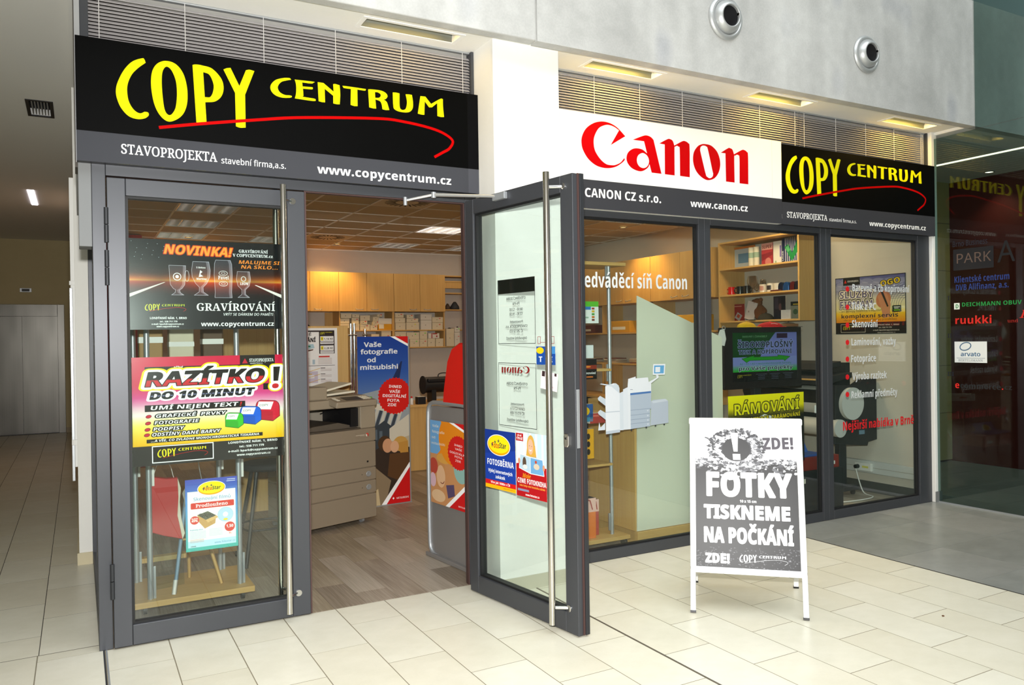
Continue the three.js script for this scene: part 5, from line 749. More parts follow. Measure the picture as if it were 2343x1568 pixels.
// ---- large grey copier
{
  const g = thing('copier', 'large grey brown office copier with open paper tray near the door', 'copier', [1.965, -0.038, -1.97], 0.33), W = 0.68, x0 = -W, D = 0.62;   // local x from -W (left) to 0.33 (right); front at z = 0
  const R = 0.335, L = -0.36, gm = std({ color: C('#8a7c69'), roughness: 0.5 }), gm2 = std({ color: C('#9a8d79'), roughness: 0.45 }), dk = std({ color: C('#4a4238'), roughness: 0.5 });
  const bx = (n, a, m = gm, b = 0.006) => M(g, n, B(...a, b), m);
  bx('base_cabinet', [L, R, 0.085, 0.305, -D, 0]); bx('paper_drawer', [L, R, 0.312, 0.43, -D, 0.0]); bx('paper_drawer', [L, R, 0.436, 0.55, -D, 0.0]);
  bx('front_cover', [L, R, 0.556, 0.79, -D, 0.0]); bx('front_strip', [L, R, 0.796, 0.915, -D, 0.002]);
  g.scale.y = 0.94;
  M(g, 'inner_chassis', B(L + 0.01, R - 0.01, 0.09, 0.92, -D + 0.01, -0.012), gm);
  for (const y of [0.372, 0.494]) { const k = M(g, 'drawer_knob', lathe([[0, 0], [0.024, 0], [0.027, 0.004], [0.024, 0.009], [0.018, 0.006], [0, 0.005]], 24), mat.silver, [R - 0.085, y, 0.001], [Math.PI / 2, 0, 0]); M(g, 'indicator', B(R - 0.155, R - 0.149, y - 0.003, y + 0.003, 0, 0.002), mat.black); }
  bx('power_socket', [R - 0.1, R - 0.082, 0.6, 0.617, 0, 0.0025], mat.black, 0.001);
  const lg = printMat(256, 96, (c, w, h) => { fr(c, '#8a7c69', 0, 0, w, h); fr(c, '#cfc5b4', 10, 42, 150, 6); fr(c, '#b9ae9c', 80, 56, 80, 4); poly(c, [[180, 30], [205, 18], [230, 32], [205, 46]], '#c8453a'); poly(c, [[180, 34], [203, 48], [203, 78], [180, 62]], '#e0d8cc'); poly(c, [[207, 48], [230, 36], [230, 62], [207, 78]], '#b03a30'); });
  M(g, 'badge', sheet(0.16, 0.06, 0.001), lg, [R - 0.14, 0.857, 0.0027]);
  // upper body: open output bay on the left, column on the right
  bx('column', [R - 0.16, R, 0.92, 1.125, -D, 0.0], gm2); bx('bay_back', [L, R - 0.16, 0.92, 1.125, -D, -D + 0.1], mat.plasticGrey);
  M(g, 'bay_floor', B(L, R - 0.16, 0.915, 0.93, -D + 0.1, 0.0), dk);
  M(g, 'output_tray', (() => { const q = ext([[L, 0.95], [L + 0.1, 0.97], [-0.02, 0.985], [R - 0.17, 0.935], [R - 0.17, 0.93], [L, 0.93]], 0.42, 0.003); q.translate(0, 0, -0.47); return q; })(), std({ color: C('#5a5146'), roughness: 0.5 }));
  M(g, 'inner_rollers', merge([B(R - 0.24, R - 0.162, 0.94, 1.11, -0.45, -0.03), ...[0, 1, 2, 3].map((k) => cyl([R - 0.25, 0.985 + (k % 2) * 0.07, -0.1 - k * 0.1], [R - 0.3, 0.975 + (k % 2) * 0.07, -0.1 - k * 0.1], 0.004, 0.003, 6))]), mat.black);
  bx('scanner_body', [L, R, 1.12, 1.2, -D, -0.03], gm2, 0.01);
  const cp = M(g, 'control_panel', (() => { const q = B(-0.125, R - 0.035, -0.03, 0.03, -0.13, 0.05, 0.014); q.rotateX(0.22); return q; })(), gm2, [0, 1.165, 0.03]);
  M(cp, 'touch_screen', (() => { const q = B(0.0, 0.17, 0.0305, 0.033, -0.1, 0.015, 0.001); q.rotateX(0.22); return q; })(), dk); const kb = []; for (let i = 0; i < 4; i++) for (let j = 0; j < 3; j++) kb.push(B(0.185 + i * 0.02, 0.198 + i * 0.02, 0.03, 0.036, -0.08 + j * 0.03, -0.06 + j * 0.03)); for (let j = 0; j < 3; j++) kb.push(B(-0.09, -0.06, 0.03, 0.036, -0.08 + j * 0.03, -0.06 + j * 0.03)); for (const k of kb) { k.rotateX(0.22); M(cp, 'key', k, mat.paper); } M(cp, 'start_key', (() => { const q = cyl([0.278, 0.03, -0.02], [0.278, 0.037, -0.02], 0.01); q.rotateX(0.22); return q; })(), std({ color: C('#6ab04a') }));
  bx('document_feeder', [L, -0.13, 1.205, 1.32, -D + 0.02, -0.04], gm2, 0.012); bx('lid', [L, R - 0.06, 1.2, 1.225, -D + 0.02, -0.05], gm2, 0.006);
  M(g, 'feeder_tray', (() => { const q = B(-0.125, 0.17, 0, 0.02, -0.45, -0.1, 0.006); q.rotateZ(0.2); q.translate(0, 1.29, 0); return q; })(), mat.paper); M(g, 'feeder_tray', (() => { const q = B(-0.125, 0.2, 0, 0.02, -0.45, -0.1, 0.006); q.rotateZ(0.06); q.translate(0, 1.235, 0); return q; })(), mat.paper);
  for (const [x, z] of [[L + 0.03, -0.06], [R - 0.12, -0.06], [L + 0.03, -D + 0.06], [R - 0.06, -D + 0.06]]) { const q = M(g, 'caster', merge([cyl([x - 0.012, 0.0665, z], [x + 0.012, 0.0665, z], 0.025, 0.025, 14), B(x - 0.018, x + 0.018, 0.07, 0.087, z - 0.015, z + 0.015)]), mat.silver); }
}
// ---- price board on a beech screen with chrome posts
{
  const z = -2.95, a = atZ(771, 745, z), px = (p) => atZ(p, 800, z).x, top = 1.735;
  const g = thing('display_screen', 'beech display screen with chrome posts behind the copier', 'screen', [0, 0, z]);
  const x1 = px(797), x0 = x1 - 1.25; M(g, 'panel', B(x0, x1, 0.02, top, -0.02, 0, 0.003), mat.beech); M(g, 'return_panel', B(x1 + 0.03, x1 + 0.05, 0.02, top - 0.02, -0.55, -0.03, 0.003), mat.beech);
  for (const [x, dz, h] of [[px(801), 0.03, 0.02], [px(809), 0.03, 0.022], [px(843), -0.1, -0.03]]) { const p = M(g, 'post', cyl([x, 0, dz], [x, top + h, dz], 0.0135, 0.0135, 16), mat.chrome); M(p, 'clamp', cyl([x - 0.03, top - 0.09, dz + 0.012], [x + 0.02, top - 0.09, dz + 0.012], 0.011, 0.011, 10), mat.chrome); }
  const w = 0.5, m = printMat(900, 1000, (c, W, H) => {
    fr(c, '#ece8e4', 0, 0, W, H); const X = (p) => W - (772 - p) / 7.46 * 7.46 * 0 - (772 - p) * 6.05; fr(c, '#2a1c1c', 0, 40, W - 50, 26); fr(c, '#2a1c1c', W - 320, 40, 270, 400);
    copyLogo(c, W - 300, 66, 220, { yel: '#c8c018', red: 'none', ky: 1.2 }); for (const [y, k, s] of [[140, '1,14 Kč', 'A4'], [300, '2,28 Kč', 'A3']]) { fr(c, '#eeeae6', W - 300, y, 235, 86); fr(c, '#eeeae6', W - 300, y + 94, 235, 40); fr(c, '#e6d21c', W - 290, y + 12, 44, 62); txt(c, s, W - 284, y + 52, 32, 16, { col: '#222' }); txt(c, k, W - 235, y + 62, 160, 30, { col: '#1c1616' }); fr(c, '#6a6464', W - 290, y + 108, 215, 10); }
    txt(c, 'BĚŽNÉ', W - 720, 128, 270, 44, { f: '', col: '#2a2424', bold: 3 }); txt(c, 'KOPÍROVÁNÍ', W - 880, 236, 500, 66, { col: '#1c1414', bold: 5 }); poly(c, [[W - 600, 290], [W - 420, 270], [W - 400, 340], [W - 580, 380]], '#a8c4cc'); fr(c, '#2f7a58', W - 590, 300, 120, 26); poly(c, [[W - 560, 380], [W - 420, 360], [W - 430, 380], [W - 520, 400]], '#5a3a2c');
    fr(c, '#c83a34', W - 330, 478, 190, 26); fr(c, '#2a1c1c', W - 640, 478, 120, 18); for (let i = 0; i < 5; i++) { fr(c, '#b8a8a4', W - 340, 520 + i * 22, 240, 8); fr(c, '#b8a8a4', W - 640, 512 + i * 24, 150, 8); } fr(c, '#a9bcc6', W - 440, 540, 44, 80); fr(c, '#2a1c1c', 40, 640, W - 90, 7);
    fr(c, '#c9bccb', W - 600, 740, 250, 200); fr(c, '#e4e0e0', W - 560, 800, 150, 60); fr(c, '#d9ac2c', W - 560, 780, 110, 12); for (const y of [690, 790, 880]) { c.strokeStyle = '#d9a41c'; c.lineWidth = 7; c.beginPath(); c.moveTo(W - 560, y + 70); c.lineTo(W - 310, y); c.stroke(); fr(c, '#4a4040', W - 300, y - 8, 80, 11); for (let i = 0; i < 3; i++) fr(c, '#c0b2ae', W - 300, y + 14 + i * 14, 190, 6); }
  }, 0.6);
  const xr = a.x; one('price_poster', 'white copy price poster with yellow price tags on the beech screen', 'poster', sheet(w, 0.56, 0.002), m, [xr - w / 2, top - 0.02 - 0.28, z + 0.0016]);
}
// ---- printed banner stand
{
  const z = -2.66, w = 0.53, h = 1.62; const p = atZ(878, 900, z);
  const g = thing('banner_stand', 'blue printed banner with a red price star standing behind the copier', 'banner', [p.x, 0, z], 0.1);
  const m = printMat(660, 2000, (c, W, H) => {
    fr(c, grad(c, 0, 0, 0, H * 0.5, [[0, '#1d3f96'], [0.4, '#2f57a8'], [1, '#8fa0b4']]), 0, 0, W, H * 0.45); fr(c, '#b9ab90', 0, H * 0.4, W, H * 0.6);
    poly(c, [[0, H * 0.34], [W * 0.5, H * 0.31], [W, H * 0.36], [W, H * 0.55], [0, H * 0.55]], '#97a0a6'); poly(c, [[W * 0.85, H * 0.15], [W * 0.88, H * 0.15], [W * 0.82, H * 0.25], [W * 0.68, H * 0.25]], '#26335c');
    for (let i = 0; i < 7; i++) { c.save(); c.translate(W * (0.3 + i * 0.08), H * 0.47); c.rotate(0.35); fr(c, i % 2 ? '#3e4650' : '#c6c3b6', 0, -H * 0.07, W * 0.06, H * 0.16); c.restore(); } poly(c, [[0, H * 0.36], [W * 0.8, H * 0.44], [W * 0.8, H * 0.47], [0, H * 0.4]], '#d3cdbb'); poly(c, [[0, H * 0.6], [W * 0.5, H * 0.5], [W * 0.7, H * 0.55], [W * 0.5, H * 0.72], [0, H * 0.75]], '#3a4148'); for (let i = 0; i < 5; i++) fr(c, '#5a6670', W * 0.1 * i, H * (0.52 + i * 0.01), W * 0.06, H * 0.06); poly(c, [[W * 0.6, H * 0.55], [W, H * 0.47], [W, H * 0.6], [W * 0.6, H * 0.63]], '#cfc8b6');
    // two seated people embracing, photographed
    poly(c, [[W * 0.0, H * 0.78], [W * 0.2, H * 0.69], [W * 0.5, H * 0.64], [W, H * 0.67], [W, H], [0, H]], '#3a2f28'); ell(c, W * 0.5, H * 0.635, W * 0.13, H * 0.045, '#4b3524'); ell(c, W * 0.56, H * 0.65, W * 0.1, H * 0.042, '#d09a74'); ell(c, W * 0.82, H * 0.645, W * 0.15, H * 0.045, '#c99a4e'); poly(c, [[W * 0.72, H * 0.64], [W * 0.97, H * 0.63], [W * 0.98, H * 0.72], [W * 0.85, H * 0.72]], '#c08c40'); ell(c, W * 0.7, H * 0.66, W * 0.085, H * 0.035, '#dcab86'); poly(c, [[W * 0.6, H * 0.7], [W, H * 0.7], [W, H * 0.9], [W * 0.55, H * 0.83]], '#5c3f27'); poly(c, [[W * 0.1, H * 0.79], [W * 0.3, H * 0.77], [W * 0.62, H * 0.86], [W * 0.5, H], [W * 0.3, H], [W * 0.24, H * 0.85], [W * 0.16, H], [W * 0.04, H]], '#8d7a60'); poly(c, [[W * 0.2, H * 0.93], [W * 0.36, H * 0.9], [W * 0.4, H], [W * 0.18, H]], '#c9b48c');
    poly(c, [[W, H * 0.76], [W, H], [W * 0.42, H]], '#fff'); poly(c, [[W, H * 0.79], [W, H], [W * 0.52, H]], '#cf1a1c'); txt(c, 'MITSUBISHI', W * 0.72, H * 0.975, W * 0.25, H * 0.011, { f: '' }); poly(c, [[W * 0.66, H * 0.96], [W * 0.68, H * 0.968], [W * 0.66, H * 0.976], [W * 0.64, H * 0.968]], '#fff');
    poly(c, [[W * 0.64, 0], [W, 0], [W, H * 0.06]], '#fff'); poly(c, [[W * 0.74, 0], [W, 0], [W, H * 0.045]], '#d41a1c');
    [['Vaše', 0.13, 0.06, 0.34], ['fotografie', 0.06, 0.102, 0.73], ['od', 0.18, 0.15, 0.18], ['mitsubishi', 0.04, 0.193, 0.76]].forEach(([s, x, y, l]) => txt(c, s, W * x, H * y, W * l, H * 0.026, { f: '', col: '#eef2f4', bold: 4 }));
    const star = []; for (let i = 0; i < 64; i++) { const r = i % 2 ? 1 : 0.93; star.push([W * 0.72 + Math.cos(i / 64 * 6.2832) * W * 0.34 * r, H * 0.356 + Math.sin(i / 64 * 6.2832) * H * 0.112 * r]); } poly(c, star, '#d5201c');
    [['IHNED', 0.6, 0.305, 0.26], ['VAŠE', 0.61, 0.335, 0.22], ['DIGITÁLNÍ', 0.47, 0.358, 0.48], ['FOTA', 0.56, 0.387, 0.25], ['ZDE', 0.57, 0.414, 0.18]].forEach(([s, x, y, l]) => txt(c, s, W * x, H * y, W * l, H * 0.016, { f: '', rot: 0.08, bold: 2 }));
  }, 0.3);
  M(g, 'print', sheet(w, h, 0.003), m, [0, h / 2 + 0.005, 0]); M(g, 'edge_strip', B(w / 2, w / 2 + 0.012, 0.005, h, -0.004, 0.004), mat.silver); M(g, 'rear_strut', cyl([0, 0.01, -0.35], [0, 1.1, -0.006], 0.008), mat.silver); M(g, 'base_bar', B(-w / 2, w / 2 + 0.012, 0, 0.008, -0.12, 0.02), mat.silver);
}
// ---- photo kiosk just inside the door
{
  const a = V(2.252, 0, -0.80), b = V(2.306, 0, -0.31), dir = b.clone().sub(a).normalize(), g = thing('photo_kiosk', 'grey photo kiosk with rounded chrome edge and a red top by the door', 'kiosk', [a.x, 0, a.z], Math.atan2(-dir.z, dir.x));   // local x along the face, +z towards the viewer
  const W = 0.62, H = 1.11, gm = std({ color: C('#8d8a88'), roughness: 0.35, metalness: 0.3 }), rs = (x0, x1, y0, y1, r, d) => { const s = new THREE.Shape(); s.moveTo(x0 + r, y0); s.lineTo(x1 - r, y0); s.quadraticCurveTo(x1, y0, x1, y0 + r); s.lineTo(x1, y1 - r); s.quadraticCurveTo(x1, y1, x1 - r, y1); s.lineTo(x0 + r, y1); s.quadraticCurveTo(x0, y1, x0, y1 - r); s.lineTo(x0, y0 + r); s.quadraticCurveTo(x0, y0, x0 + r, y0); return boxUV(new THREE.ExtrudeGeometry(s, { depth: d, bevelEnabled: true, bevelSize: 0.006, bevelThickness: 0.006, bevelSegments: 2, curveSegments: 6 })); };
  M(g, 'body', rs(0.01, W - 0.01, 0.01, H - 0.01, 0.07, 0.16), gm, [0, 0, -0.17]);
  const path = []; const R = 0.075; for (const [cx, cy, a0] of [[R, R, Math.PI], [W - R, R, 1.5 * Math.PI], [W - R, H - R, 0], [R, H - R, 0.5 * Math.PI]]) for (let i = 0; i <= 4; i++) { const t = a0 + i / 4 * Math.PI / 2; path.push(V(cx + R * Math.cos(t), cy + R * Math.sin(t), 0)); }
  M(g, 'edge_tube', new THREE.TubeGeometry(new THREE.CatmullRomCurve3(path, true, 'centripetal'), 90, 0.016, 8, true), mat.silver, [0, 0.017, 0]);
  const pm = printMat(620, 820, (c, w, h) => { fr(c, '#e88a1c', 0, 0, w, h); ell(c, 60, 130, 150, 210, '#6fa6d8'); fr(c, '#c98f5e', 0, h * 0.4, w, h); ell(c, w * 0.24, h * 0.62, 95, 150, '#c88d55'); ell(c, w * 0.27, h * 0.66, 70, 110, '#e0b48c'); ell(c, w * 0.36, h * 0.44, 120, 50, '#d8a04c'); ell(c, w * 0.08, h * 0.55, 70, 80, '#b84838'); ell(c, w * 0.06, h * 0.72, 50, 70, '#d9b4c0'); ell(c, w * 0.6, h * 0.2, 230, 250, '#e88a1c'); ell(c, w * 0.78, h * 0.53, 110, 130, '#8fb8b0'); poly(c, [[w * 0.4, h * 0.75], [w * 0.6, h * 0.72], [w * 0.62, h * 0.85], [w * 0.45, h * 0.9]], '#5a4a6a'); ell(c, w * 0.2, h * 0.9, 110, 60, '#e2bd94'); c.strokeStyle = '#8a4a34'; c.lineWidth = 9; c.beginPath(); c.arc(w * 0.3, h * 0.7, 34, 0.2, 2.4); c.stroke();
    poly(c, [[w, h * 0.62], [w, h], [w * 0.38, h]], '#fff'); poly(c, [[w, h * 0.68], [w, h], [w * 0.48, h]], '#cf1a1c'); poly(c, [[w * 0.5, 0], [w, 0], [w, h * 0.13]], '#fff'); poly(c, [[w * 0.62, 0], [w, 0], [w, h * 0.1]], '#d41a1c');
    ['Vaše', 'fotografie', 'od', 'mitsubishi'].forEach((s, i) => txt(c, s, w * (0.06 - 0.01 * i), h * (0.08 + i * 0.07), w * [0.17, 0.33, 0.1, 0.36][i], h * 0.03, { f: '', col: '#e8e2d4' })); const st = []; for (let i = 0; i < 56; i++) { const r = i % 2 ? 1 : 0.93; st.push([w * 0.72 + Math.cos(i / 56 * 6.2832) * w * 0.27 * r, h * 0.34 + Math.sin(i / 56 * 6.2832) * w * 0.27 * r]); } poly(c, st, '#d5201c'); ['IHNED', 'VAŠE', 'DIGITÁLNÍ', 'FOTA', 'ZDE'].forEach((s, i) => txt(c, s, w * [0.62, 0.64, 0.5, 0.62, 0.64][i], h * (0.26 + i * 0.045), w * [0.2, 0.17, 0.42, 0.19, 0.14][i], h * 0.024, { f: '', rot: 0.06 })); txt(c, 'MITSUBISHI', w * 0.7, h * 0.965, w * 0.25, h * 0.018, { f: '' }); });
  M(g, 'advert_panel', sheet(W - 0.07, 0.6, 0.004), pm, [W / 2, 0.7, 0.004]);
  M(g, 'top_hood', (() => { const q = ext([[0.2, 0], [0.66, 0], [0.66, 0.42], [0.42, 0.42], [0.33, 0.385], [0.27, 0.3], [0.215, 0.1]], 0.2, 0.012); return q; })(), std({ color: C('#d51a14'), roughness: 0.28 }), [0.04, H + 0.018, -0.2]);
  M(g, 'foot_plate', B(-0.02, W + 0.02, 0, 0.03, -0.26, 0.03, 0.006), gm);
}
// ---- display rack with an easel behind the closed leaf
{
  const g = thing('display_rack', 'beech based display rack with steel tube posts behind the closed door leaf', 'display rack', [0, 0, 0]);
  const x0 = 0.26, x1 = 0.93, z0 = -0.95, z1 = -0.42; M(g, 'base_board', B(x0, x1, 0.055, 0.09, z0, z1, 0.003, true), mat.beech); M(g, 'top_board', B(x0, x1, 2.11, 2.14, z0, z1, 0.003, true), mat.beech); M(g, 'cross_board', B(x0, x1, 0.2, 0.23, z0, z0 + 0.06, 0.002, true), mat.beech);
  for (const [x, z] of [[0.35, -0.48], [0.86, -0.52], [0.3, -0.88], [0.8, -0.9]]) { const p = M(g, 'post', cyl([x, 0.09, z], [x, 2.11, z], 0.016, 0.016, 16), mat.silver); M(p, 'bracket', B(x + 0.016, x + 0.03, 0.09, 0.28, z - 0.008, z + 0.008, 0.002), mat.silver); M(p, 'bracket', B(x + 0.016, x + 0.03, 0.75, 0.86, z - 0.008, z + 0.008, 0.002), mat.plasticWhite); }
  for (const [x, z] of [[0.32, -0.5], [0.87, -0.5], [0.32, -0.88], [0.87, -0.88]]) M(g, 'wheel', cyl([x - 0.01, 0.0275, z], [x + 0.01, 0.0275, z], 0.0275, 0.0275, 14), mat.black);
  for (const y of [1.0, 1.45, 1.85]) M(g, 'shelf_board', B(x0 + 0.02, x1 - 0.02, y, y + 0.02, z0 + 0.02, z1 - 0.02, 0.002, true), mat.beech);
  const e = thing('easel', 'small beech easel with a pale blue leg on the rack base board', 'easel', [0.58, 0.09, -0.62]); const bl = std({ color: C('#7f9fb8'), roughness: 0.5 });
  M(e, 'leg', cyl([-0.1, 0.0, 0.12], [0.0, 0.62, -0.04], 0.012, 0.012, 4), bl); M(e, 'leg_tip', cyl([-0.103, 0.0, 0.125], [-0.09, 0.08, 0.105], 0.0135, 0.0135, 4), mat.plasticWhite); M(e, 'leg', cyl([0.18, 0.0, 0.04], [0.02, 0.6, -0.05], 0.012, 0.012, 4), mat.beech); M(e, 'leg', cyl([0.02, 0.0, -0.2], [0.0, 0.6, -0.06], 0.012, 0.012, 4), mat.beech); M(e, 'cross_bar', cyl([-0.05, 0.3, 0.04], [0.1, 0.3, 0.0], 0.008, 0.008, 4), mat.beech);
  const s = thing('acrylic_sheet', 'clear bent acrylic sheet leaning against the easel', 'acrylic sheet', [0.47, 0.09, -0.66]); M(s, 'sheet', B(-0.09, 0.09, 0.002, 0.55, -0.003, 0.003, 0.001), mat.glass, [0, 0, 0], [-0.1, 0.3, 0]);
  const r = thing('red_bag', 'red paper bag with a torn white edge hanging in the rack', 'bag', [0.36, 0.42, -0.54]); M(r, 'bag', ext([[0, 0.38], [0.12, 0.36], [0.2, 0.36], [0.21, 0.25], [0.2, 0.14], [0.23, 0.0], [0.1, 0.03], [0.0, 0.06]], 0.05, 0.004), std({ color: C('#c23434'), roughness: 0.6 })); M(r, 'torn_edge', ext([[0.205, 0.36], [0.225, 0.3], [0.215, 0.22], [0.225, 0.12], [0.25, 0.03], [0.235, 0.0], [0.2, 0.14], [0.21, 0.25]], 0.052, 0.004), mat.paper); r.scale.x = 0.72; M(r, 'string', tube([[0.02, 0.37, 0.02], [0.06, 0.45, 0.02], [0.14, 0.45, 0.02], [0.18, 0.36, 0.02]], 0.003, 12, 5), mat.plasticWhite);
  const w = thing('shrink_wrap', 'crumpled clear film package beside the red bag', 'package', [0.66, 0.62, -0.6]); const ig = new THREE.IcosahedronGeometry(0.11, 2), ip = ig.attributes.position; for (let i = 0; i < ip.count; i++) { const q = V().fromBufferAttribute(ip, i), k = 1 + 0.22 * Math.sin(q.x * 60 + q.y * 41) * Math.cos(q.z * 57 + q.y * 23); ip.setXYZ(i, q.x * k, q.y * k * 1.1, q.z * k * 0.5); } ig.computeVertexNormals(); M(w, 'film', ig, phys({ color: C('#e6e4da'), transmission: 0.5, roughness: 0.2, thickness: 0 })); M(w, 'contents', B(-0.06, 0.06, -0.08, 0.08, -0.015, 0.015, 0.005), std({ color: C('#b9b04a'), roughness: 0.6 })); M(w, 'hanger', tube([[0, 0.1, 0], [-0.02, 0.2, 0.02], [-0.04, 0.38, 0.03]], 0.003, 8, 5), mat.silver);
  const st = thing('bar_stool', 'black stool with splayed legs behind the closed door leaf', 'stool', [1.2, 0, -1.35]); M(st, 'seat', lathe([[0, 0.66], [0.17, 0.66], [0.18, 0.68], [0.17, 0.71], [0, 0.715]], 20), mat.blackMatt); for (const [x, z] of [[1, 1], [-1, 1], [1, -1], [-1, -1]]) M(st, 'leg', cyl([x * 0.19, 0, z * 0.19], [x * 0.09, 0.66, z * 0.09], 0.014, 0.014, 8), mat.black); M(st, 'footrest', tube([[0.15, 0.25, 0.15], [-0.15, 0.25, 0.15], [-0.15, 0.25, -0.15], [0.15, 0.25, -0.15], [0.15, 0.25, 0.15]], 0.008, 30, 6), mat.black);
  [['brown cardboard roll carton', 0.38, 0.13, 0.3, '#a8834e'], ['pale plastic bag of prints', 0.55, 0.14, 0.24, '#d9cfb4'], ['dark brown photo frame pack', 0.73, 0.12, 0.27, '#5a4128']].forEach(([l, x, ww, hh, col]) => { const b = thing('rack_package', l + ' on the middle board of the display rack', 'package', [x, 1.47, -0.62]); M(b, 'pack', B(-ww / 2, ww / 2, 0, hh, -0.06, 0.06, 0.01), std({ color: C(col), roughness: 0.6 })); M(b, 'band', B(-ww / 2 - 0.001, ww / 2 + 0.001, hh * 0.4, hh * 0.52, -0.061, 0.061), mat.plasticWhite); });
}
// ================================================================ SHOWROOM BEHIND THE LONG WINDOW
{ // cabinets along the side wall
  const y0 = 2.04, y1 = 2.63;
  for (let k = 0; k < 4; k++) {
    const z1 = -2.42 - k * 1.15, c = thing('wall_cabinet', ['beech wall cabinet on the side wall next to the gift shelf', 'beech wall cabinet on the side wall with a round yellow pack under it', 'beech wall cabinet on the side wall above the yellow envelopes', 'beech wall cabinet on the side wall in the far corner'][k], 'cabinet', [6.95, 0, z1]);
    M(c, 'body', B(-0.38, -0.001, y0, y1, -1.148, 0, 0.002), mat.beech); const d1 = M(c, 'door', B(-0.4, -0.381, y0 + 0.002, y1 - 0.002, -0.573, -0.002, 0.002), mat.beech), d2 = M(c, 'door', B(-0.4, -0.381, y0 + 0.002, y1 - 0.002, -1.146, -0.577, 0.002), mat.beech);
    handle(d1, -0.47, y0 + 0.05, -0.4, 'z'); handle(d2, -0.68, y0 + 0.05, -0.4, 'z');
    M(c, 'lower_shelf', B(-0.36, -0.001, 1.63, 1.65, -1.148, 0, 0.001), mat.beech); M(c, 'lower_side', B(-0.36, -0.001, 1.65, y0, -1.148, -1.13, 0.001), mat.beech);
  }
  const item = (l, z, w, h, d, col) => { const g = thing('packed_goods', l, 'package', [6.72, 1.65, z]); M(g, 'pack', B(-d / 2, d / 2, 0, h, -w / 2, w / 2, 0.008), std({ color: C(col), roughness: 0.7 })); M(g, 'band', B(-d / 2 - 0.001, -d / 2 + 0.002, h * 0.25, h * 0.5, -w * 0.3, w * 0.3), mat.plasticWhite); };
  item('yellow padded envelopes on the open shelf below the side cabinets', -4.35, 0.5, 0.16, 0.22, '#d29a1c'); item('round backed yellow folder pile on the open shelf below the side cabinets', -2.95, 0.5, 0.2, 0.22, '#d8a41e'); item('dark green folder pile on the open shelf below the side cabinets', -3.55, 0.4, 0.12, 0.2, '#2f3f30'); item('dark red magazines on the open shelf below the side cabinets', -5.2, 0.5, 0.12, 0.2, '#6b2f28'); item('black boxes on the open shelf in the far corner', -6.3, 0.6, 0.18, 0.2, '#26221f');
  for (let k = 0; k < 2; k++) { const s = thing('side_desk', k ? 'dark desk with shelves of brochures along the side wall' : 'beech desk along the side wall behind the frosted screen', 'desk', [6.95, 0, -2.6 - k * 2.2]); M(s, 'worktop', B(-0.6, -0.001, 0.74, 0.77, -2.15, 0, 0.003), mat.beech); M(s, 'panel', B(-0.57, -0.55, 0.0, 0.74, -2.1, -0.02), k ? mat.blackMatt : mat.beech); M(s, 'riser', B(-0.3, -0.001, 1.2, 1.22, -2.15, 0), mat.beech); M(s, 'riser_side', B(-0.3, -0.001, 0.77, 1.2, -2.15, -2.13), mat.beech); M(s, 'riser_side', B(-0.3, -0.001, 0.77, 1.2, -0.02, 0), mat.beech); }
  for (let k = 0; k < 6; k++) { const b = thing('brochure_pile', 'pile of printed brochures on the desk riser along the side wall', 'brochures', [6.8, 1.22, -2.9 - k * 0.6], 0, 'brochure piles on the riser'); for (let j = 0; j < 4; j++) M(b, 'brochure', B(-0.1, 0.1, j * 0.018, j * 0.018 + 0.016, -0.14, 0.14, 0.002), std({ color: C(['#b9a08a', '#d6cdbb', '#8a5a4a', '#c9b79a'][(j + k) % 4]), roughness: 0.7 }), [0, 0, 0], [0, (j % 3) * 0.1 - 0.1, 0]); }
}
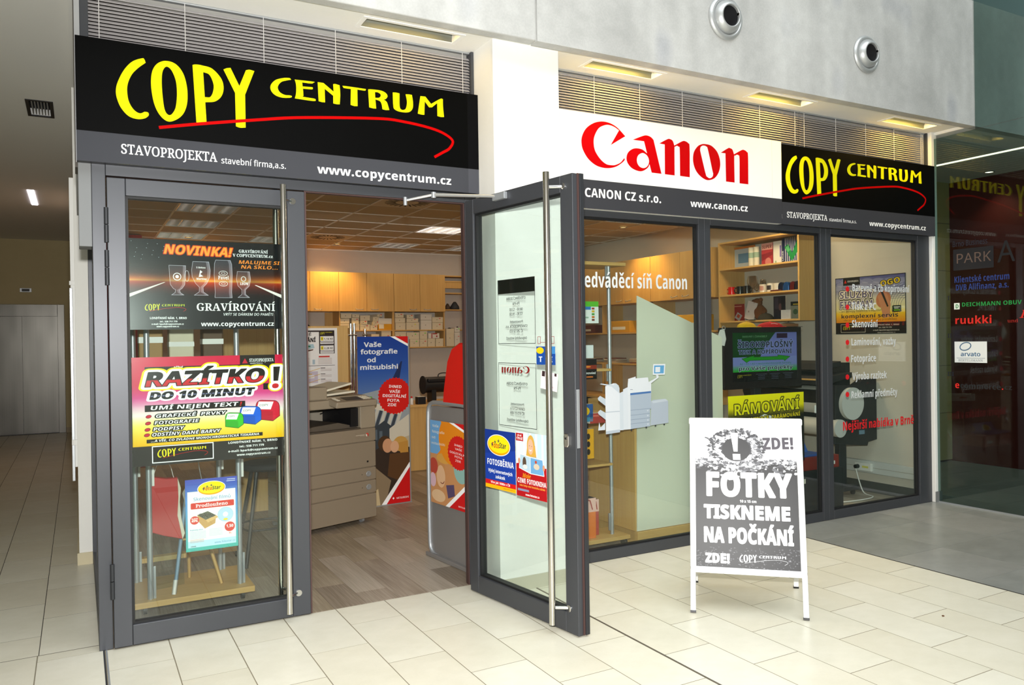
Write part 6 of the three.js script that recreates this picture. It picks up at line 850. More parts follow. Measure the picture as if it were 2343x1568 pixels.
{ // gift shelf: open beech unit on the side wall
  const zA = -2.32, zB = -1.14, xF = 6.55, t = 0.02;
  const s = thing('gift_shelf', 'open beech shelf unit with mugs, books and caps above the television', 'shelf', [0, 0, 0]);
  M(s, 'side', B(xF, 6.948, 1.73, 2.66, zB - t, zB, 0.002), mat.beech); M(s, 'side', B(xF, 6.948, 1.60, 2.66, zA, zA + t, 0.002), mat.beech);
  for (const y of [1.73, 2.032, 2.335, 2.64]) M(s, 'board', B(xF, 6.948, y, y + t, zA + t, zB - t, 0.002, true), mat.beech);
  const on = (px, y) => { const p = atY(px, 0, 0); return p; };
  const Z = (px, x) => atX(px, 640, x).z;        // place along the shelf by photo column, at depth x
  // upper board
  const yU = 2.356; { const z0 = Z(1668, 6.75), z1 = Z(1722, 6.75), g = thing('picture_frame', 'orange wooden picture frame leaning on the top board of the gift shelf', 'picture frame', [6.8, yU, (z0 + z1) / 2]); const w = (z1 - z0); M(g, 'frame', merge([B(-0.012, 0, 0, 0.26, -w / 2, -w / 2 + 0.025), B(-0.012, 0, 0, 0.26, w / 2 - 0.025, w / 2), B(-0.012, 0, 0, 0.025, -w / 2 + 0.025, w / 2 - 0.025), B(-0.012, 0, 0.235, 0.26, -w / 2 + 0.025, w / 2 - 0.025)]), std({ color: C('#c8741c'), roughness: 0.5 })); M(g, 'picture', B(-0.006, -0.002, 0.025, 0.235, -w / 2 + 0.025, w / 2 - 0.025), std({ color: C('#b9c6cf'), roughness: 0.4 })); M(g, 'print', B(-0.008, -0.006, 0.07, 0.18, -w * 0.2, w * 0.25), std({ color: C('#5f8ab0'), roughness: 0.4 })); }
  for (const [px, l] of [[1720, 'pale striped cardboard tube beside the picture frame'], [1732, 'pale striped cardboard tube beside the red book']]) { const g = thing('cardboard_tube', l + ' on the gift shelf', 'tube', [6.7, yU, Z(px, 6.7)]); M(g, 'tube', cyl([0, 0, 0], [0, 0.22, 0], 0.032, 0.032, 16), mat.paper); M(g, 'stripe', cyl([0, 0.1, 0], [0, 0.16, 0], 0.0325, 0.0325, 16), std({ color: C('#9fb8a4'), roughness: 0.7 })); }
  const bookTex = (draw) => printMat(256, 320, draw);
  [[1743, 1769, 0.245, 'red book with white title', '#a8323a', (c, w, h) => { fr(c, '#b0353f', 0, 0, w, h); fr(c, '#e2a49c', 0, 0, w, h * 0.3); txt(c, 'SUPER', 14, h * 0.24, w * 0.86, 46, { col: '#5a2030', sk: 0.2 }); ell(c, w * 0.6, h * 0.85, 70, 60, '#d08078'); poly(c, [[0, h * 0.5], [w, h * 0.4], [w, h * 0.55], [0, h * 0.8]], '#8c2430'); }], [1770, 1789, 0.25, 'white paper pack', '#dcdcd8', (c, w, h) => { fr(c, '#e2e2de', 0, 0, w, h); fr(c, '#7f70b0', w * 0.8, h * 0.2, w * 0.2, h * 0.5); ell(c, w * 0.3, h * 0.9, 24, 18, '#8fb08a'); }], [1790, 1828, 0.27, 'blue striped pack with a green tick', '#23306a', (c, w, h) => { fr(c, '#c4c8d4', 0, 0, w, h); for (let i = 0; i < 9; i++) fr(c, '#23306a', i * 30, 0, 18, h); fr(c, '#1a2452', 0, 0, w * 0.18, h); poly(c, [[w * 0.15, h * 0.35], [w * 0.4, h * 0.25], [w * 0.62, h * 0.62], [w * 0.95, h * 0.1], [w, h * 0.55], [w * 0.6, h * 0.95]], '#1f8a4a'); poly(c, [[w * 0.22, h * 0.38], [w * 0.4, h * 0.3], [w * 0.5, h * 0.5], [w * 0.35, h * 0.58]], '#5cb47a'); txt(c, 'LASER', w * 0.1, h * 0.9, w * 0.5, 26, { col: '#c4c8d4', rot: -1.57 }); }]].forEach(([a, b, h, l, col, dr]) => {
    const z0 = Z(a, 6.7), z1 = Z(b, 6.7), g = thing('paper_pack', l + ' on the top board of the gift shelf', 'paper pack', [6.7, yU, (z0 + z1) / 2]); const w = Math.abs(z1 - z0) - 0.004; M(g, 'pack', B(0.001, 0.06, 0, h, -w / 2, w / 2, 0.002), std({ color: C(col), roughness: 0.6 })); const f = M(g, 'cover', sheet(w, h, 0.002), bookTex(dr), [0, h / 2, 0], [0, -Math.PI / 2, 0]);
  });
  // middle board: mugs and glasses
  const yM = 2.0525; const mugG = lathe([[0, 0], [0.038, 0], [0.041, 0.004], [0.041, 0.092], [0.039, 0.094], [0.0375, 0.09], [0.0375, 0.008], [0, 0.006]], 24), hg = new THREE.TorusGeometry(0.027, 0.006, 8, 18);
  const mug = (px, l, col, ang, hgt = 1, pr) => { const g = thing('mug', l + ' on the gift shelf', 'mug', [6.68, yM, Z(px, 6.68)]), m = std({ color: C(col), roughness: 0.2 }); const b = M(g, 'body', mugG, m); b.scale.y = hgt; if (ang !== null) M(g, 'handle', hg, m, [Math.cos(ang) * 0.045, 0.048, -Math.sin(ang) * 0.045], [0, ang, 0]); if (pr) { const q = new THREE.CylinderGeometry(0.0415, 0.0415, 0.05, 16, 1, true, -2.2, 1.5); M(g, 'print', q, std({ color: C(pr), roughness: 0.4 }), [0, 0.05, 0]); } };
  mug(1674, 'red mug', '#c8140f', Math.PI * 0.55); mug(1693, 'black mug beside the red mug', '#161414', Math.PI * 0.9); mug(1709, 'black mug beside the wine glass', '#1a1616', -Math.PI * 0.5); mug(1746, 'white mug with a small pink print', '#d9d2c6', null, 1, '#b88a80'); mug(1763, 'white mug with a dark print', '#e2dbcf', 0.4, 1.05, '#3a3030'); mug(1779, 'plain white mug', '#ddd6ca', null, 1);
  { const gg = phys({ color: C('#ffffff'), transmission: 1, roughness: 0, thickness: 0.004, ior: 1.45 }); const goblet = (px, l, s) => { const g = thing('wine_glass', l, 'glass', [6.76, yM, Z(px, 6.76)]); const b = M(g, 'glass', lathe([[0, 0], [0.033, 0], [0.034, 0.003], [0.006, 0.008], [0.004, 0.05], [0.02, 0.065], [0.05, 0.1], [0.056, 0.14], [0.046, 0.19], [0.044, 0.19], [0.053, 0.14], [0.047, 0.102], [0.018, 0.068], [0, 0.062]], 28), gg); b.scale.setScalar(s); }; goblet(1722, 'large clear goblet behind the black mug on the gift shelf', 1.08); goblet(1731, 'small clear stem glass on the gift shelf', 0.62); const j = thing('glass_jar', 'clear jar standing on a white mug on the gift shelf', 'glass', [6.68, yM + 0.0945, Z(1746, 6.68)]); M(j, 'jar', lathe([[0, 0], [0.03, 0], [0.033, 0.01], [0.033, 0.045], [0.026, 0.055], [0.024, 0.055], [0.03, 0.044], [0.03, 0.012], [0, 0.004]], 20), gg); }
  [[1790, 'dark blue stamp', '#141c3c'], [1802, 'metallic blue stamp', '#1a4a8c'], [1817, 'dark red stamp with a paper label', '#5a1216'], [1827, 'black blue stamp', '#1a1a30']].forEach(([px, l, col]) => { const g = thing('rubber_stamp', l + ' with a domed top on the gift shelf', 'stamp', [6.66, yM, Z(px, 6.66)]); M(g, 'body', ext([[-0.034, 0], [0.034, 0], [0.034, 0.05], [0.025, 0.078], [0, 0.088], [-0.025, 0.078], [-0.034, 0.05]], 0.05, 0.004), std({ color: C(col), roughness: 0.25, metalness: 0.3 }), [-0.025, 0.0045, 0], [0, Math.PI / 2, 0]); M(g, 'base', B(-0.03, 0.03, 0, 0.005, -0.036, 0.036), mat.paper); });
  [1770, 1780].forEach((px) => { const g = thing('ink_pad', 'small dark red ink pad lying in front of the white mugs', 'ink pad', [6.585, yM, Z(px, 6.585)], 0, 'ink pads on the gift shelf'); M(g, 'pad', B(-0.022, 0.022, 0, 0.016, -0.032, 0.032, 0.006), std({ color: C('#5a1010'), roughness: 0.5 })); M(g, 'lid_line', B(-0.0225, 0.0225, 0.008, 0.009, -0.0325, 0.0325), mat.black); });
  // lower board: booklets, a plush toy, caps
  const yL = 1.7505; const booklet = (px, w, h, l, dr, turn = 0, roll = 0, x = 6.78) => { const g = thing('booklet', l, 'booklet', [x, yL + (roll ? 0.012 : 0), Z(px, x)], -Math.PI / 2 + turn); M(g, 'block', B(-w / 2, w / 2, 0, h, -0.01, 0, 0.001), mat.paper, [0, 0, 0], [0, 0, roll]); const c = sheet(w, h, 0.0015); c.translate(0, h / 2, 0.001); M(g, 'cover', c, printMat(200, 260, dr), [0, 0, 0], [0, 0, roll]); };
  booklet(1669, 0.11, 0.2, 'white booklet with red blocks at the end of the lower gift shelf board', (c, w, h) => { fr(c, '#dcd6ca', 0, 0, w, h); fr(c, '#b8402c', 10, 60, 70, 70); fr(c, '#3a4456', 120, 60, 14, 150); fr(c, '#c96a34', 20, 150, 20, 60); });
  booklet(1690, 0.18, 0.2, 'dark red brochure with a tilted photo on the lower gift shelf board', (c, w, h) => { fr(c, '#8e2420', 0, 0, w, h); fr(c, '#d8a090', 20, 30, 130, 10); c.save(); c.translate(90, 190); c.rotate(0.6); fr(c, '#a8b0b8', -50, -50, 100, 100); fr(c, '#b84a30', -30, -30, 50, 50); c.restore(); });
  booklet(1712, 0.13, 0.21, 'white booklet leaning to the right on the lower gift shelf board', (c, w, h) => { fr(c, '#d4d2d4', 0, 0, w, h); ell(c, 60, 150, 16, 14, '#a8a4a8'); fr(c, '#b0606a', 50, 140, 12, 8); }, 0.1, -0.3, 6.74);
  booklet(1783, 0.17, 0.26, 'dark photo calendar standing on the lower gift shelf board', (c, w, h) => { fr(c, '#2c2130', 0, 0, w, h); fr(c, '#43364a', 20, 20, 60, 120); ell(c, 110, 120, 26, 40, '#6a4a50'); fr(c, '#1a1420', 130, 20, 50, 200); });
  booklet(1797, 0.12, 0.1, 'pale blue note card lying against the photo calendar', (c, w, h) => { fr(c, '#b4bcc8', 0, 0, w, h); for (let i = 0; i < 5; i++) fr(c, '#8a94a4', 20, 40 + i * 40, 150, 8); }, 0.1, 0, 6.66);
  booklet(1822, 0.16, 0.19, 'dark framed leaflet beside the end panel of the gift shelf', (c, w, h) => { fr(c, '#8f9a8a', 0, 0, w, h); fr(c, '#16181a', 0, 0, w, 60); fr(c, '#b0a43a', 40, 30, 110, 20); ell(c, 80, 150, 40, 40, '#4a6a4a'); });
  { const g = thing('plush_toy', 'brown plush toy with round ears behind the dark cap', 'plush toy', [6.8, yL, Z(1737, 6.8)]); const bm = std({ color: C('#7a4a22'), roughness: 1 }); M(g, 'body', new THREE.SphereGeometry(0.075, 16, 12).scale(0.8, 1.25, 1), bm, [0, 0.093, 0]); M(g, 'head', new THREE.SphereGeometry(0.055, 14, 10), bm, [0, 0.2, -0.03]); M(g, 'ear', new THREE.SphereGeometry(0.024, 10, 8), bm, [0, 0.22, -0.085]); M(g, 'ear', new THREE.SphereGeometry(0.024, 10, 8), bm, [0, 0.235, 0.02]); M(g, 'arm', tube([[0, 0.13, 0.06], [-0.02, 0.1, 0.1], [-0.03, 0.07, 0.1]], 0.024, 10, 8), bm); }
  const cap = (px, l, col, sx, y, x, brimTurn, s = 1) => { const g = thing('cap', l, 'cap', [x, y, Z(px, x)], brimTurn), m = std({ color: C(col), roughness: 0.85 }); const d = new THREE.SphereGeometry(0.095, 20, 10, 0, Math.PI * 2, 0, Math.PI / 2); d.scale(1, 0.85, 1); M(g, 'crown', d, m); const br = new THREE.CylinderGeometry(0.092, 0.098, 0.007, 22, 1, false, -1.15, 2.3); br.translate(0, 0.004, 0.055); br.scale(1, 1, 1.25); M(g, 'brim', br, m); M(g, 'button', new THREE.SphereGeometry(0.009, 8, 6), m, [0, 0.082, 0]); g.scale.setScalar(s); return g; };
  cap(1751, 'dark olive cap in the middle of the lower gift shelf board', '#2a2418', 0, yL, 6.68, -2.4, 0.95);
  const tvTop = 1.665;
  const c1 = cap(1709, 'bright yellow cap resting on the television', '#e8b808', 0, tvTop, 0, 0); const c2 = cap(1764, 'red cap with white embroidery resting on the television', '#c80f14', 0, tvTop, 0, 0); const c3 = cap(1806, 'black cap with a picture band resting on the television', '#17120f', 0, tvTop, 0, 0);
  // ---- television on a floor stand, three caps on top
  const tz = -0.56, a = atZ(1655, 750, tz), b = atZ(1830, 747, tz), W = b.x - a.x, H = 0.545, tv = thing('television', 'black flat television showing a wide format printing advert', 'television', [a.x, a.y - H, tz]);
  M(tv, 'case', B(0, W, 0, H, -0.07, 0, 0.008), mat.black); M(tv, 'bezel', merge([B(0, 0.095, 0, H, 0, 0.012), B(W - 0.05, W, 0, H, 0, 0.012), B(0.095, W - 0.05, H - 0.045, H, 0, 0.012), B(0.095, W - 0.05, 0, 0.06, 0, 0.012)]), std({ color: C('#1a1014'), roughness: 0.35 }));
  const sm = canvasTex(1024, 560, (c, w, h) => {
    fr(c, '#6a72b4', 0, 0, w, h); poly(c, [[0, 0], [w * 0.66, 0], [w * 0.5, h * 0.28], [w * 0.42, h * 0.5], [0, h * 0.5]], '#0f3a16'); fr(c, grad(c, 0, h * 0.66, 0, h * 0.8, [[0, '#7a84b8'], [1, '#1f9a24']]), 0, h * 0.66, w, h * 0.14); fr(c, '#100a0e', 0, h * 0.8, w, h); poly(c, [[0, h * 0.5], [w, h * 0.5], [w, h * 0.66], [0, h * 0.66]], '#7480bc'); fr(c, '#2a1030', w * 0.68, h * 0.02, w * 0.17, h * 0.1);
    txt(c, 'BAREVNÝ I ČERNOBÍLÝ', w * 0.15, h * 0.1, w * 0.38, h * 0.035, { f: '', col: '#6a9a70' }); txt(c, 'ŠIROKOPLOŠNÝ', w * 0.08, h * 0.31, w * 0.86, h * 0.125, { col: '#1a2030', st: [['#8a96c8', 9]] }); txt(c, 'TISK A KOPÍROVÁNÍ', w * 0.09, h * 0.44, w * 0.83, h * 0.085, { col: '#1a2030', st: [['#8a96c8', 8]] });
    poly(c, [[w * 0.14, h * 0.53], [w * 0.33, h * 0.47], [w * 0.32, h * 0.5], [w * 0.7, h * 0.5], [w * 0.69, h * 0.47], [w * 0.89, h * 0.51], [w * 0.8, h * 0.6], [w * 0.79, h * 0.57], [w * 0.26, h * 0.57], [w * 0.21, h * 0.61]], '#1c8a1c', '#0a3a0c', 4);
    txt(c, 'A2 • A1 • A0 • nestandardizované formáty', w * 0.11, h * 0.655, w * 0.8, h * 0.035, { f: '', col: '#1f7a2c' }); txt(c, 'pro Vaše projekty', w * 0.09, h * 0.765, w * 0.84, h * 0.075, { col: '#15202c', st: [['#b9c8d8', 6]] });
    copyLogo(c, w * 0.07, h * 0.85, w * 0.22, { yel: '#8a860c', red: 'none' }); for (let i = 0; i < 3; i++) for (let j = 0; j < 4; j++) fr(c, '#4a5064', w * (0.35 + i * 0.21) + (j ? 30 : 0), h * (0.85 + j * 0.033), w * 0.17 - (j ? 60 : 0), 5);
  });
  M(tv, 'screen', (() => { const q = sheet(W - 0.147, H - 0.107, 0.003); q.translate(0.095 + (W - 0.145) / 2, 0.06 + (H - 0.105) / 2, 0.004); return q; })(), std({ map: sm, roughness: 0.2, emissive: C('#ffffff'), emissiveMap: sm, emissiveIntensity: 0.12 }));
  M(tv, 'stand_post', B(W / 2 - 0.04, W / 2 + 0.04, -(a.y - H), 0.2, -0.12, -0.07, 0.004), mat.aluDark); M(tv, 'stand_foot', B(W / 2 - 0.3, W / 2 + 0.3, -(a.y - H), -(a.y - H) + 0.03, -0.38, 0.08, 0.005), mat.aluDark);
  const tag = thing('hang_tag', 'white tag hanging on the left edge of the television', 'tag', [a.x - 0.005, a.y - 0.1, tz + 0.015]); M(tag, 'card', ext([[-0.09, 0.0], [-0.06, -0.05], [0.0, -0.06], [0.02, 0.0], [0.0, 0.09], [-0.05, 0.08]], 0.002), mat.plasticWhite); M(tag, 'ring', new THREE.TorusGeometry(0.018, 0.003, 6, 16), mat.silver, [-0.005, 0.095, 0]);
  const topY = a.y + 0.0; [[c1, 1709, 0.25, 1.0], [c2, 1763, -0.2, 1.0], [c3, 1805, 0.1, 0.95]].forEach(([g, px, tn, s]) => { const p = atZ(px, 745, tz - 0.03); g.position.set(p.x, topY + 0.001, tz - 0.035); g.rotation.y = tn; g.scale.set(s * 1.4, s * 0.6, s * 0.6); });
  { const band = new THREE.CylinderGeometry(0.0965, 0.0965, 0.05, 20, 1, true, -1.3, 2.6); M(c3, 'picture_band', band, std({ color: C('#8a5a34'), roughness: 0.6 }), [0, 0.03, 0]); M(c2, 'embroidery', tube([[-0.02, 0.05, 0.088], [0.0, 0.055, 0.09], [0.03, 0.045, 0.086]], 0.003, 8, 5), mat.plasticWhite); }
  { const m = printMat(1000, 680, (c, w, h) => { fr(c, grad(c, 0, 0, 0, h * 0.32, [[0, '#fff200'], [0.55, '#f2e000'], [1, '#1c1a10']]), 0, 0, w, h * 0.32); fr(c, '#17150f', 0, h * 0.32, w, h); txt(c, 'RÁMOVÁNÍ', w * 0.06, h * 0.27, w * 0.88, h * 0.15, { st: [['#3a3410', 18]], col: '#f3e70a', rot: -0.02 }); poly(c, [[w * 0.22, h * 0.38], [w * 0.46, h * 0.28], [w * 0.7, h * 0.36], [w * 0.76, h * 0.5], [w * 0.5, h * 0.7], [w * 0.2, h * 0.6]], '#e8e8e0'); ell(c, w * 0.3, h * 0.55, 90, 60, '#3f9a3a'); ell(c, w * 0.4, h * 0.5, 60, 40, '#e8b020'); ell(c, w * 0.52, h * 0.52, 80, 50, '#d8602c'); ell(c, w * 0.8, h * 0.56, 110, 80, '#e8eee4'); ell(c, w * 0.8, h * 0.56, 90, 62, '#4a9a3c'); txt(c, 'TISK, LAMINACE, ZARÁMOVÁNÍ', w * 0.05, h * 0.38, w * 0.9, h * 0.055, { st: [['#17150f', 12]], col: '#f0d60c', rot: -0.03 }); fr(c, '#d8c010', w * 0.6, h * 0.4, w * 0.34, 5); copyLogo(c, w * 0.3, h * 0.78, w * 0.4); }, 0.35); const z = -0.09, p = atZ(1666, 906, z), q = atZ(1838, 898, z), wd = q.x - p.x, yTop = (p.y + q.y) / 2; const pb = thing('framing_poster', 'yellow and black framing poster board in front of the television stand', 'poster', [(p.x + q.x) / 2, 0, z]); M(pb, 'board', sheet(wd, wd * 0.68, 0.006), m, [0, yTop - wd * 0.34, 0]); M(pb, 'support', merge([B(-wd * 0.3, -wd * 0.28, 0, yTop - 0.1, -0.02, -0.006), B(wd * 0.28, wd * 0.3, 0, yTop - 0.1, -0.02, -0.006), B(-wd * 0.31, -wd * 0.27, 0, 0.015, -0.025, 0.015), B(wd * 0.27, wd * 0.31, 0, 0.015, -0.025, 0.015)]), mat.silver); }
}
{ // frosted screen on a beech plinth, front of a counter
  const z = -0.17, x0 = atZ(1456, 1240, z).x, g = thing('frosted_screen', 'frosted glass screen with slanting top on a beech plinth behind the left window bay', 'screen', [0, 0, z]);
  const a = atZ(1456, 677, z), b = atZ(1600, 745, z), k = (b.y - a.y) / (b.x - a.x), x1 = atZ(1652, 900, z).x, yE = Math.max(1.2, a.y + k * (x1 - x0));
  M(g, 'glass_panel', ext([[x0 + 0.004, 0.12], [x1, 0.12], [x1, yE], [a.x, a.y]], 0.008), mat.frost); M(g, 'plinth', B(x0, x1, 0, 0.115, -0.02, 0.02, 0.003, true), mat.beech);
  M(g, 'side_panel', B(x0 - 0.0, x0 + 0.02, 0.115, 1.06, -0.62, -0.003, 0.002), mat.beech); M(g, 'side_plinth', B(x0 + 0.03, x0 + 0.05, 0, 0.115, -0.62, -0.02), mat.beech); M(g, 'counter_top', B(x0, x1, 1.06, 1.085, -0.62, -0.003, 0.003, true), mat.beech);
}
{ // rolling rack with one pole in view
  const z = -0.3, xp = atZ(1396, 900, z).x, g = thing('display_rack', 'rolling display rack with a steel pole and beech boards behind the left window bay', 'display rack', [xp, 0, z]);
  M(g, 'base_board', B(-0.62, 0.105, 0.06, 0.09, -0.2, 0.09, 0.003, true), mat.beech); M(g, 'top_board', B(-0.62, 0.105, 2.12, 2.145, -0.25, 0.08, 0.003, true), mat.beech); M(g, 'pole', cyl([0, 0.09, 0], [0, 2.12, 0], 0.015, 0.015, 16), mat.silver); M(g, 'pole', cyl([-0.55, 0.09, 0], [-0.55, 2.12, 0], 0.015, 0.015, 16), mat.silver); for (const y of [0.12, 0.85, 1.25, 2.02]) M(g, 'bracket', B(-0.03, -0.018, y, y + 0.13, -0.008, 0.008, 0.002), mat.silver);
  for (const x of [-0.5, 0.08]) for (const dz of [-0.15, 0.04]) M(g, 'wheel', cyl([x - 0.012, 0.03, dz], [x + 0.012, 0.03, dz], 0.03, 0.03, 14), mat.black); for (const y of [0.62, 1.0, 1.33]) M(g, 'shelf_board', B(-0.53, -0.02, y, y + 0.018, -0.2, 0.05, 0.002, true), mat.beech);
  const X = (px) => atZ(px, 900, z + 0.06).x, Y = (py) => atZ(1350, py, z + 0.06).y;
  const card = (l, p0, p1, q0, q1, dr) => { const w = X(p1) - X(p0), h = Y(q0) - Y(q1), t = thing('product_pack', l, 'product pack', [(X(p0) + X(p1)) / 2, Y(q1), z + 0.06]); M(t, 'pack', B(-w / 2, w / 2, 0, h, -0.04, -0.001, 0.002), mat.plasticWhite); const s = sheet(w, h, 0.0015); s.translate(0, h / 2, 0); M(t, 'front', s, printMat(200, 240, dr)); M(t, 'peg', cyl([0, h - 0.02, -0.04], [0, h - 0.02, -0.08], 0.004, 0.004, 6), mat.silver); };
  card('green and white ink cartridge pack hanging on the rolling rack', 1326, 1372, 690, 740, (c, w, h) => { fr(c, '#e8ecea', 0, 0, w, h); fr(c, '#5ab82e', 0, 0, w, h * 0.24); fr(c, '#2f78c0', 0, h * 0.24, w * 0.62, h * 0.14); ell(c, w * 0.2, h * 0.31, 14, 14, '#dfe8f0'); txt(c, '15', 14, h * 0.55, 30, 26, { col: '#222' }); ell(c, 30, h * 0.66, 10, 10, '#181818'); for (let i = 0; i < 5; i++) fr(c, ['#a8382c', '#d8b020', '#4a9a3a', '#c87020', '#7a3a2a'][i], w * 0.66, h * (0.28 + i * 0.13), w * 0.14, h * 0.09); fr(c, '#9fb8a8', w * 0.3, h * 0.7, 40, 18); });
  card('plain white pack hanging on the rolling rack', 1322, 1359, 790, 820, (c, w, h) => fr(c, '#dfe4e4', 0, 0, w, h)); card('dark pack with orange flames on the rolling rack', 1322, 1366, 822, 868, (c, w, h) => { fr(c, '#15120f', 0, 0, w, h); fr(c, '#8a2c16', 0, h * 0.3, w, h * 0.2); ell(c, w * 0.4, h * 0.38, 60, 12, '#e8862c'); txt(c, 'GRAVÍROVÁNÍ', 10, h * 0.75, w * 0.9, 20); fr(c, '#c86a2c', 20, h * 0.85, w * 0.7, 18); });
  card('blue and yellow film pack low on the rolling rack', 1326, 1356, 925, 965, (c, w, h) => { fr(c, '#2f5a9a', 0, 0, w, h); ell(c, w * 0.4, h * 0.4, 70, 60, '#e8b81c'); fr(c, '#3f8ab0', 0, h * 0.75, w, h * 0.25); }); card('yellow pack with dark pictures low on the rolling rack', 1326, 1357, 982, 1050, (c, w, h) => { fr(c, '#e8a81c', 0, 0, w, h); for (let i = 0; i < 3; i++) ell(c, w * 0.6, h * (0.25 + i * 0.26), 26, 24, '#2a2018'); }); card('red flat pack low on the rolling rack', 1349, 1384, 947, 970, (c, w, h) => { fr(c, '#b04038', 0, 0, w, h); fr(c, '#d87060', 20, 40, w * 0.6, 40); });
  const bag = (l, px0, px1, col, h, dx) => { const w = X(px1) - X(px0), t = thing('paper_bag', l, 'bag', [(X(px0) + X(px1)) / 2, 0.091, z - 0.02 + dx]); M(t, 'bag', B(-w / 2, w / 2, 0, h, -0.04, 0.04, 0.003), std({ color: C(col), roughness: 0.7 })); M(t, 'upper_band', B(-w / 2 - 0.001, w / 2 + 0.001, h * 0.66, h, -0.041, 0.041), std({ color: C('#e6b8ac'), roughness: 0.7 })); M(t, 'cord', tube([[-w * 0.25, h * 0.8, 0.043], [0, h * 0.98, 0.046], [w * 0.25, h * 0.72, 0.043]], 0.004, 10, 5), mat.redWall); }; bag('orange paper bag with cord handle at the foot of the rolling rack', 1330, 1363, '#e0762a', 0.3, 0.02); bag('dark red paper bag with cord handle at the foot of the rolling rack', 1364, 1382, '#b5463c', 0.27, -0.05);
  const cb = thing('black_tower', 'black computer tower behind the rolling rack pole', 'computer', [4.05, 0, -2.6]); M(cb, 'case', B(-0.35, 0.35, 0.7, 1.25, -0.3, 0.0, 0.01), mat.black); M(cb, 'trolley', merge([B(-0.38, 0.38, 0.66, 0.7, -0.35, 0.05), B(-0.36, -0.32, 0, 0.66, -0.3, 0), B(0.32, 0.36, 0, 0.66, -0.3, 0)]), mat.beech); M(cb, 'vent_pattern', merge([...Array(6)].map((_, i) => B(0.0, 0.28, 0.8 + i * 0.05, 0.815 + i * 0.05, 0, 0.003))), std({ color: C('#2a3a34'), roughness: 0.6 })); M(cb, 'label_patch', B(-0.1, -0.04, 1.14, 1.17, 0, 0.002), mat.plasticGrey);
}
{ // plotter along the side wall
  const g = thing('plotter', 'large black format printer with white paper rolls beside the right window bay', 'plotter', [0, 0, 0]);
  const end = -0.60, far = -1.75, bm = mat.blackMatt, ty = (px, py, z) => atZ(px, py, z);
  const d = atZ(1951, 924, -0.5), s = atZ(1922.7, 981, -0.5);
  const prof = (pts, z0, z1, m, n) => { const q = ext(pts, z1 - z0, 0.006); q.translate(0, 0, z0); M(g, n, q, m); };
  prof([[1910, 1016], [1984, 1018], [1986, 1010], [2008, 1004], [2014, 996], [2014, 876], [2006, 868], [1975, 869], [1955, 884], [1912, 884]].map(([x, y]) => { const p = atZ(x, y, end + 0.06); return [Math.min(6.925, p.x), p.y]; }), end, end + 0.06, bm, 'end_cap'); prof([[6.5, 0.62], [6.9, 0.55], [6.9, 1.05], [6.35, 1.02], [6.35, 0.98]], far, end, mat.black, 'body');
  prof([[6.25, 1.1], [6.62, 1.16], [6.62, 1.2], [6.35, 1.18], [6.25, 1.13]], far, end + 0.02, bm, 'upper_tray'); prof([[6.32, 1.24], [6.55, 1.27], [6.55, 1.31], [6.35, 1.29]], far, end - 0.05, bm, 'upper_tray'); M(g, 'tray_edge', B(6.24, 6.26, 1.135, 1.15, far, end, 0.002), mat.beech); M(g, 'rear_post', B(6.6, 6.66, 1.05, 1.3, far, end - 0.03), bm);
  const roll = (c, r, n) => { const q = M(g, n, cyl([c.x, c.y, far + 0.05], [c.x, c.y, -0.5], r, r, 32), std({ color: C('#d8d4c8'), roughness: 0.7 })); M(q, 'roll_end', cyl([c.x, c.y, -0.5], [c.x, c.y, -0.494], r * 1.01, r * 1.01, 32), std({ color: C('#cfd0cc'), roughness: 0.6 })); }; roll(d, 0.155, 'paper_roll'); roll(s, 0.085, 'take_up_roll');
  const lb = printMat(200, 60, (c, w, h) => { fr(c, '#d2cec2', 0, 0, w, h); fr(c, '#c83a20', 30, 22, 40, 18); for (let i = 0; i < 4; i++) fr(c, '#8a8478', 110 + i * 18, 20 + (i % 2) * 12, 8, 6); });
  const cx = atZ(1885, 935, -0.42); M(g, 'control_box', (() => { const q = B(-0.2, 0.2, 0, 0.075, -0.05, 0.06, 0.01); q.rotateY(0.6); return q; })(), mat.plasticWhite, [cx.x, cx.y - 0.03, -0.44]); M(g, 'control_label', (() => { const q = sheet(0.3, 0.05, 0.001); q.translate(0, 0.04, 0.061); q.rotateY(0.6); return q; })(), lb, [cx.x, cx.y - 0.03, -0.44]);
  M(g, 'leg', B(6.46, 6.56, 0.09, 0.62, end - 0.06, end, 0.006), mat.aluDark); M(g, 'leg', B(6.46, 6.56, 0.09, 0.62, far, far + 0.06, 0.006), mat.aluDark); M(g, 'foot', B(6.1, 6.72, 0.045, 0.095, end - 0.07, end + 0.01, 0.01), mat.aluDark); M(g, 'foot', B(6.1, 6.72, 0.045, 0.095, far - 0.01, far + 0.07, 0.01), mat.aluDark); for (const x of [6.14, 6.68]) for (const z of [end - 0.03, far + 0.03]) M(g, 'caster', cyl([x, 0.024, z - 0.012], [x, 0.024, z + 0.012], 0.024, 0.024, 12), mat.black); M(g, 'ink_colour_strip', B(6.4, 6.47, 1.06, 1.066, -0.55, -0.545), std({ color: C('#b0a83a') })); M(g, 'badge', B(6.66, 6.74, 0.60, 0.64, end + 0.066, end + 0.068), std({ color: C('#6a8aa0'), roughness: 0.5 }));
}
